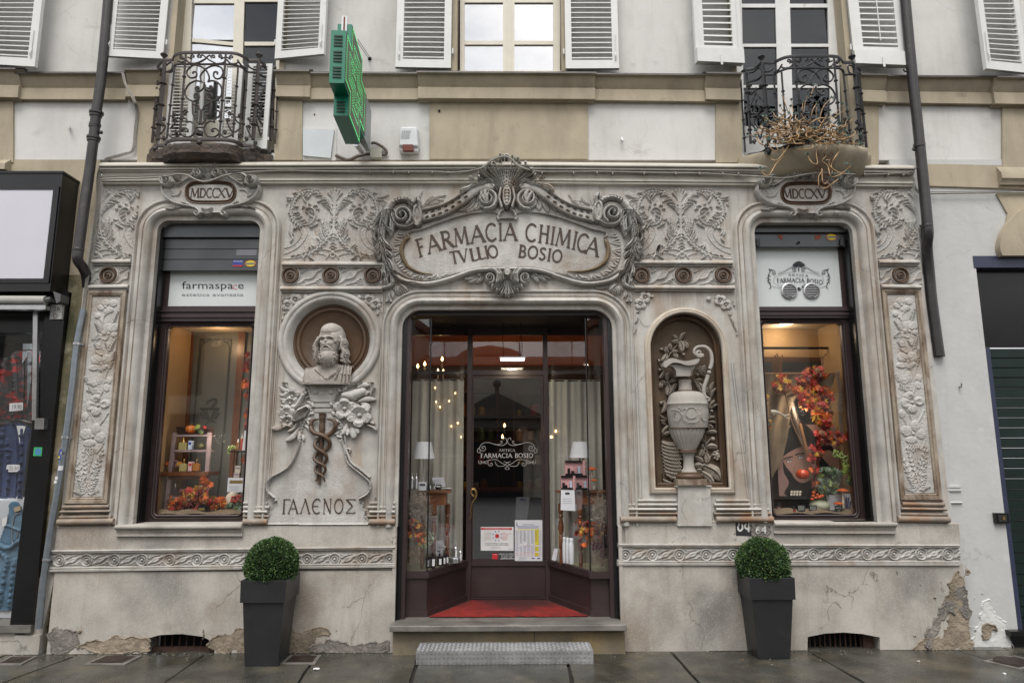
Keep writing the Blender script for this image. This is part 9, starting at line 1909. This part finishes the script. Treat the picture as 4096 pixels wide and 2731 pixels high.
t=cloth_relief('camouflage_jacket','dark red camouflage jacket hanging in the clothes shop window','jacket',[(-80,1440),(30,1435),(75,1405),(112,1400),(150,1402),(185,1420),(190,1500),(180,1690),(-100,1690)],.30,camo,[([(30,1440),(10,1560),(0,1690)],.03,.02),([(106,1410),(108,1550),(100,1690)],.01,-.02),([(60,1430),(70,1560),(60,1680)],.02,.014),([(150,1430),(150,1560),(140,1680)],.02,.014)],-100,200,1395,1695)
m=MB();m.poly([W(x,y,.258)for x,y in((110,1408),(128,1408),(124,1530),(108,1640))],.258,None);m.build('inner_shirt',M('grey_shirt',(.2,.2,.21),.9),t);m=MB();m.pquad([(88,1452),(92,1374),(128,1374),(128,1400)],.26,.262);m.build('hanger_card',M('hanger_grey',(.35,.37,.38),.6),t)
t=cloth_relief('denim_jacket','dark blue denim jacket hanging below the camouflage jacket','jacket',[(-100,1740),(0,1728),(30,1702),(64,1692),(100,1700),(125,1720),(124,1850),(104,1985),(60,1988),(-100,1988)],.26,denim,[([(66,1700),(84,1790),(78,1985)],.012,-.02),([(20,1720),(10,1850),(0,1980)],.03,.02),([(100,1720),(98,1850),(90,1980)],.02,.016),([(40,1760),(48,1850),(40,1975)],.02,.015),([(0,1800),(60,1800)],.008,.01),([(0,1735),(0,1930)],.02,.02)],-100,135,1690,1992)
m=MB();m.poly([W(x,y,.215)for x,y in((66,1702),(104,1702),(88,1750),(92,1800),(82,1822),(74,1740))],.215,None);m.build('white_shirt',wh,t);m=MB();m.tube([P(x,y,.22)for x,y in cr([(48,1686),(80,1680),(112,1688),(130,1692)],4)],.012,6);m.build('hanger',black_m,t);m=MB();m.poly([W(x,y,.21)for x,y in((-100,1986),(104,1986),(100,2004),(70,1998),(40,2005),(-100,1998))],.23,.24);m.build('white_hem',wh,t)
for nm,tx,pts,bx_ in(('upper','19.90',[(38,1613),(92,1609),(91,1640),(37,1645)],(50,1618,86,1636)),('lower','25,50',[(28,1857),(79,1858),(78,1886),(22,1887)],(36,1864,74,1882))):
 t=mk('price_tag',('white handwritten 19.90 price tag on the camouflage jacket' if nm=='upper' else 'white handwritten 25,50 price tag on the denim jacket'),'price tag',at=P(*pts[3],.2));m=MB();m.pquad(pts,.20,.202);m.build('card',wh,t,smooth=0);text('handwriting',tx,bx_,.199,ink,t)
t=mk('jeans_poster','pale poster with washed blue jeans and a chain below the denim jacket','poster',at=P(40,2480,.12));m=MB();m.pquad([(-120,2000),(104,2000),(50,2470),(-200,2470)],.12,.125);m.build('sheet',M('poster_white',(.55,.57,.6),.6),t)
g=Relief(-5.3,P(100,2010,.11).x,P(40,2440,.11).z,P(60,2005,.11).z,.006);f=lambda x,y:W(x,y,.11)
g.poly([f(*p)for p in cr([(40,2012),(70,2010),(88,2050),(90,2100),(80,2200),(74,2300),(62,2430),(-100,2430),(-60,2300),(-20,2250),(0,2160),(20,2100),(34,2050)],4,closed=True)],.012);mk_=g.H>.005
for pts,w,hh in(([(0,2180),(40,2190),(80,2160)],.02,.012),([(-20,2200),(30,2230),(20,2300),(0,2420)],.02,.012),([(30,2100),(80,2120)],.012,.01),([(60,2240),(50,2330),(40,2420)],.02,.01)):g.stroke(cr([f(*p)for p in pts],4),w,hh,mode='add')
g.mesh('printed_jeans',jeans,.119,t,mask=mk_,sink=0);m=MB();m.tube([P(x,y,.1)for x,y in cr([(82,2050),(60,2060),(50,2100),(48,2160),(56,2180),(66,2160),(72,2120)],5)],.004,5);m.build('chain',silver,t);m=MB();m.pquad([(55,2030),(80,2022),(82,2040),(58,2048)],.09,.1);m.build('leather_label',M('tan_label',(.45,.33,.2),.7),t);m=MB();m.pquad([(8,2075),(30,2062),(24,2100),(8,2106)],.09,.1);m.build('card',wh,t)
plight((-4.3,.16,2.55),4,(.9,.95,1),.05);plight((-4.75,.14,1.1),2.5,(.9,.95,1),.05)  # point lights without fixtures, added to brighten the clothes
# roller door on the right
rd=mk('roller_door','dark green closed roller door in a navy frame on the far right','roller door',at=P(4090,2500,0));nav=M('navy_frame',(.035,.042,.085),.4,var=.1);xl_=drx0;gs=M('dark_green_slats',(.008,.022,.019),.45,.3,var=.2,vs=5)
m=MB();z1=drz1;z0=P(4000,1072,.0).z;m.box(xl_-.02,9,-.02,.2,z0,z1+.01);m.box(xl_-.0,xl_+.05,.0,.06,-.05,P(4000,1390,.0).z);m.build('frame',nav,rd);m=MB();zs=P(4000,1390,.1).z;m.box(xl_,9,.08,.12,zs,z0);m.build('fascia',black_m,rd);m=MB();z=zs-.01
while z>0:m.box(xl_+.05,9,.085,.12,z-.085,z-.006);m.box(xl_+.05,9,.10,.12,z-.09,z);z-=.092
m.build('slats',gs,rd);m=MB();a=P(4040,2520,-.05);m.box(a.x-.02,9,-.08,.1,a.z-.04,a.z);m.box(a.x+.02,9,-.02,.1,-.05,a.z-.04);m.build('step',black_m,rd)
z_,n_=0,0
# succulent on the right balcony
suc=mk('succulent_plant','leggy succulent with tangled bare stems spilling over the right balcony','succulent',at=P(3210,575,-.3));stm_=M('succulent_stem',(.42,.27,.135),.6,var=.35,vs=20);rosm=M('succulent_leaf',(.13,.19,.16),.6,var=.35,vs=40);rt=M('aerial_roots',(.13,.04,.02),.9,var=.3,vs=40)
m=MB();ml=MB();mr_=MB();R7=random.Random(12)
def ros(p,s_=.02):
 for k_ in range(15):
  d=Vector((R7.uniform(-1,1),R7.uniform(-1.2,.5),R7.uniform(-.6,1.1))).normalized();q=p+d*s_*R7.uniform(.8,1.3);sd=d.orthogonal().normalized()*s_*.28;up=d.cross(sd).normalized()*s_*.16;md=p+d*s_*.6;ml.add([p,md+sd,q,md-sd,md+up,md-up],[(0,1,4),(1,2,4),(2,3,4),(3,0,4),(0,5,1),(1,5,2),(2,5,3),(3,5,0)])
def stem(pts,f,Y=-.40,r=.0052,rose=True):
 pp=[Vector(P(*f(x,y),Y+R7.uniform(-.03,.03)))for x,y in pts];c=cr([tuple(p)for p in pp],5);m.tube(c,[r]*(len(c)-4)+[r*.8,r*.7,r*.6,r*.5],6)
 if rose:ros(Vector(c[-1]),R7.uniform(.017,.025))
fa=lambda x,y:(2920+x/4,200+y/4);fb_=lambda x,y:(2920+x/4,500+y/4)
for pts in([(840,360),(850,500),(740,620),(680,720),(620,810),(540,790),(485,690)],[(940,330),(880,420),(760,560),(660,550),(570,445)],[(1420,290),(1380,450),(1400,600),(1360,630),(1290,580),(1235,470)],[(1540,500),(1480,580),(1560,650),(1600,800),(1650,830),(1750,800),(1880,750)],[(1480,740),(1420,820),(1420,960),(1450,1010),(1550,1000),(1650,930),(1750,850)],[(1590,550),(1590,650),(1700,740),(1800,760),(1950,640)],[(1700,360),(1740,420),(1680,520),(1620,650),(1650,790)],[(1470,700),(1480,900),(1520,940),(1600,860)],[(1500,450),(1540,380),(1560,300)],[(1330,330),(1300,380),(1100,400),(1060,370)],[(700,290),(760,380),(770,430),(680,400),(620,320),(600,250)],[(550,330),(480,290),(430,200),(410,170)],[(1900,680),(1850,620)],[(1600,560),(1520,560)]):stem(pts,fb_)
for pts in([(930,1000),(880,850),(845,725)],[(1010,1000),(985,800)],[(1180,1000),(1200,850),(1245,725)],[(1290,1100),(1330,950),(1390,850)],[(1420,1150),(1500,900),(1635,765)],[(1460,1170),(1700,1000),(1800,860)],[(1500,1200),(1750,1020),(1870,935)],[(1280,780),(1330,620),(1350,560)],[(1150,960),(1170,830)],[(900,1060),(800,900)],[(860,1110),(740,1080),(690,1000),(665,975)],[(780,1280),(640,1180),(600,1200),(610,1140)],[(1130,1010),(1200,1120),(1330,1220),(1400,1290)],[(1390,1320),(1500,1300),(1600,1350),(1700,1300),(1750,1215)],[(1600,1370),(1700,1380),(1790,1330),(1840,1290)],[(1700,1460),(1830,1440),(1900,1400),(1975,1340)],[(1420,1250),(1500,1120),(1590,980)],[(1380,1060),(1380,960),(1400,910)],[(950,990),(975,900)]):stem(pts,fa,-.36,.004)
for k_ in range(120):
 x0,y0=R7.uniform(700,1750),R7.uniform(1230,1500);pts=[(x0,y0)];a=R7.uniform(0,6.28)
 for _ in range(5):a+=R7.uniform(-1.1,1.1);pts.append((pts[-1][0]+95*math.cos(a),min(1500,max(1000,pts[-1][1]+60*math.sin(a)))))
 stem(pts,fa,-.38+R7.uniform(-.04,.10),R7.uniform(.003,.006),R7.random()<.55)
for k_ in range(900):
 x0,y0=(R7.uniform(800,1650),R7.uniform(1180,1540))if k_<300 else(R7.uniform(1350,1650),R7.uniform(1500,2250));p=Vector(P(*fa(x0,y0),-.36));mr_.tube([tuple(p),tuple(p+Vector((R7.uniform(-.03,.03),R7.uniform(-.02,.02),R7.uniform(-.05,.0))))],.0008,3,caps=False)
m.build('stem',stm_,suc,smooth=60);ml.build('rosettes',rosm,suc,smooth=0);mr_.build('aerial_roots',rt,suc,smooth=0)
m=MB();c=P(3205,560,-.2);m.lathe([(.0001,0),(.10,0),(.13,.10),(.12,.10),(.0001,.09)],(c.x,-.2,ZbR),20);tag(m.build('plant_bowl',M('brown_bowl',(.09,.05,.035),.8)),'brown bowl hidden under the tangled succulent on the right balcony','plant pot')
# buildings across the street (seen in the glass)
op=M('opposite_plaster',(.50,.45,.37),.9,var=.15,vs=1);rf=M('opposite_tiles',(.28,.10,.06),.9,var=.3,vs=6)
ch=mk('church','church front with pediment across the street reflected in the door glass','church',at=(0,-19,0));m=MB();m.box(-6,6,-22,-19,0,5.1);m.build('wall',op,ch)
m=MB();m.v=[(-2.4,-18.3,2.95),(1.6,-18.3,2.95),(-.4,-18.3,3.95),(-2.4,-19,2.95),(1.6,-19,2.95),(-.4,-19,3.95)];m.f=[(0,2,1),(3,4,5),(0,1,4,3),(1,2,5,4),(2,0,3,5)];m.build('pediment',M('pediment_stone',(.10,.095,.085),.9),ch)
m=MB();m.lathe([(1.7,0),(1.7,.5),(1.3,.9),(.0001,1.2)],(-.8,-23.5,5.4),8);m.build('tiled_drum',rf,ch);m=MB();m.hexa([(-6,-18.8,5.1),(6,-18.8,5.1),(6,-21,5.7),(-6,-21,5.7)],[(-6,-18.8,5.0),(6,-18.8,5.0),(6,-21,5.6),(-6,-21,5.6)]);m.build('tiled_roof',rf,ch);m=MB();m.sphere((-.4,-18.6,4.3),.16);m.tube([(-.4,-18.6,3.9),(-.4,-18.6,4.25)],.08,8);m.box(-2.3,1.5,-18.9,-18.4,2.6,2.94);m.build('portal_finial',bpy.data.materials['pediment_stone'],ch)
for x in(-4.6,-2.0,1.2,4.6):m=MB();m.lathe([(.3,0),(.24,.3),(.2,2.4),(.3,2.6)],(x,-18.9,0),16);m.build('column',op,ch)
m=MB();m.box(-1.4,.6,-18.99,-18.95,0,2.5);m.build('door',blackmat,ch)
for s_ in(-1,1):
 h=mk('opposite_house',('left' if s_<0 else 'right')+' plain house across the street reflected in the shop windows','house',at=(s_*14,-19,0));m=MB();m.box(min(s_*6.1,s_*30),max(s_*6.1,s_*30),-26,-18.5,0,6.4);m.build('wall',op,h)
 for k_ in range(5):
  for zz0 in(.9,3.8):m=MB();xx=s_*(8.2+k_*3.6);m.box(xx-.6,xx+.6,-18.49,-18.46,zz0,zz0+2.2);m.build('window',blackmat,h)
 m=MB();m.box(min(s_*5.9,s_*30),max(s_*5.9,s_*30),-26,-18.1,6.4,6.7);m.build('roof',rf,h)
 # ground, light
W_=bpy.data.worlds.new('World');SC.world=W_;W_.use_nodes=True;nt=W_.node_tree;bg=nt.nodes['Background']
sky=nt.nodes.new('ShaderNodeTexSky');sky.sky_type='NISHITA';sky.sun_disc=False;sky.sun_elevation=R(52);sky.sun_rotation=R(170);sky.air_density=1.5;sky.dust_density=4
tc=nt.nodes.new('ShaderNodeTexCoord');n1=noise(nt,tc.outputs['Generated'],3.2,7,.6,(1,1,1.6))
cl=ramp(nt,n1,.36,.62,(5.0,5.2,5.7,1),(9.8,9.6,9.3,1))
cm=mixc(nt,.85,sky.outputs[0],cl)
nt.links.new(cm,bg.inputs['Color']);bg.inputs['Strength'].default_value=.105
sl=bpy.data.lights.new('sun','SUN');so=bpy.data.objects.new('sun',sl);COL.objects.link(so);sl.energy=1.5;sl.angle=R(32);sl.color=(1,.97,.93)
so.rotation_euler=(R(30),0,R(-12));so.location=(0,-5,8)
SC.view_settings.view_transform='Standard';SC.view_settings.look='None';SC.view_settings.exposure=0.84;SC.view_settings.gamma=1
SC.cycles.max_bounces=8;SC.cycles.transparent_max_bounces=16;SC.cycles.caustics_reflective=False;SC.cycles.caustics_refractive=False;SC.cycles.use_denoising=True
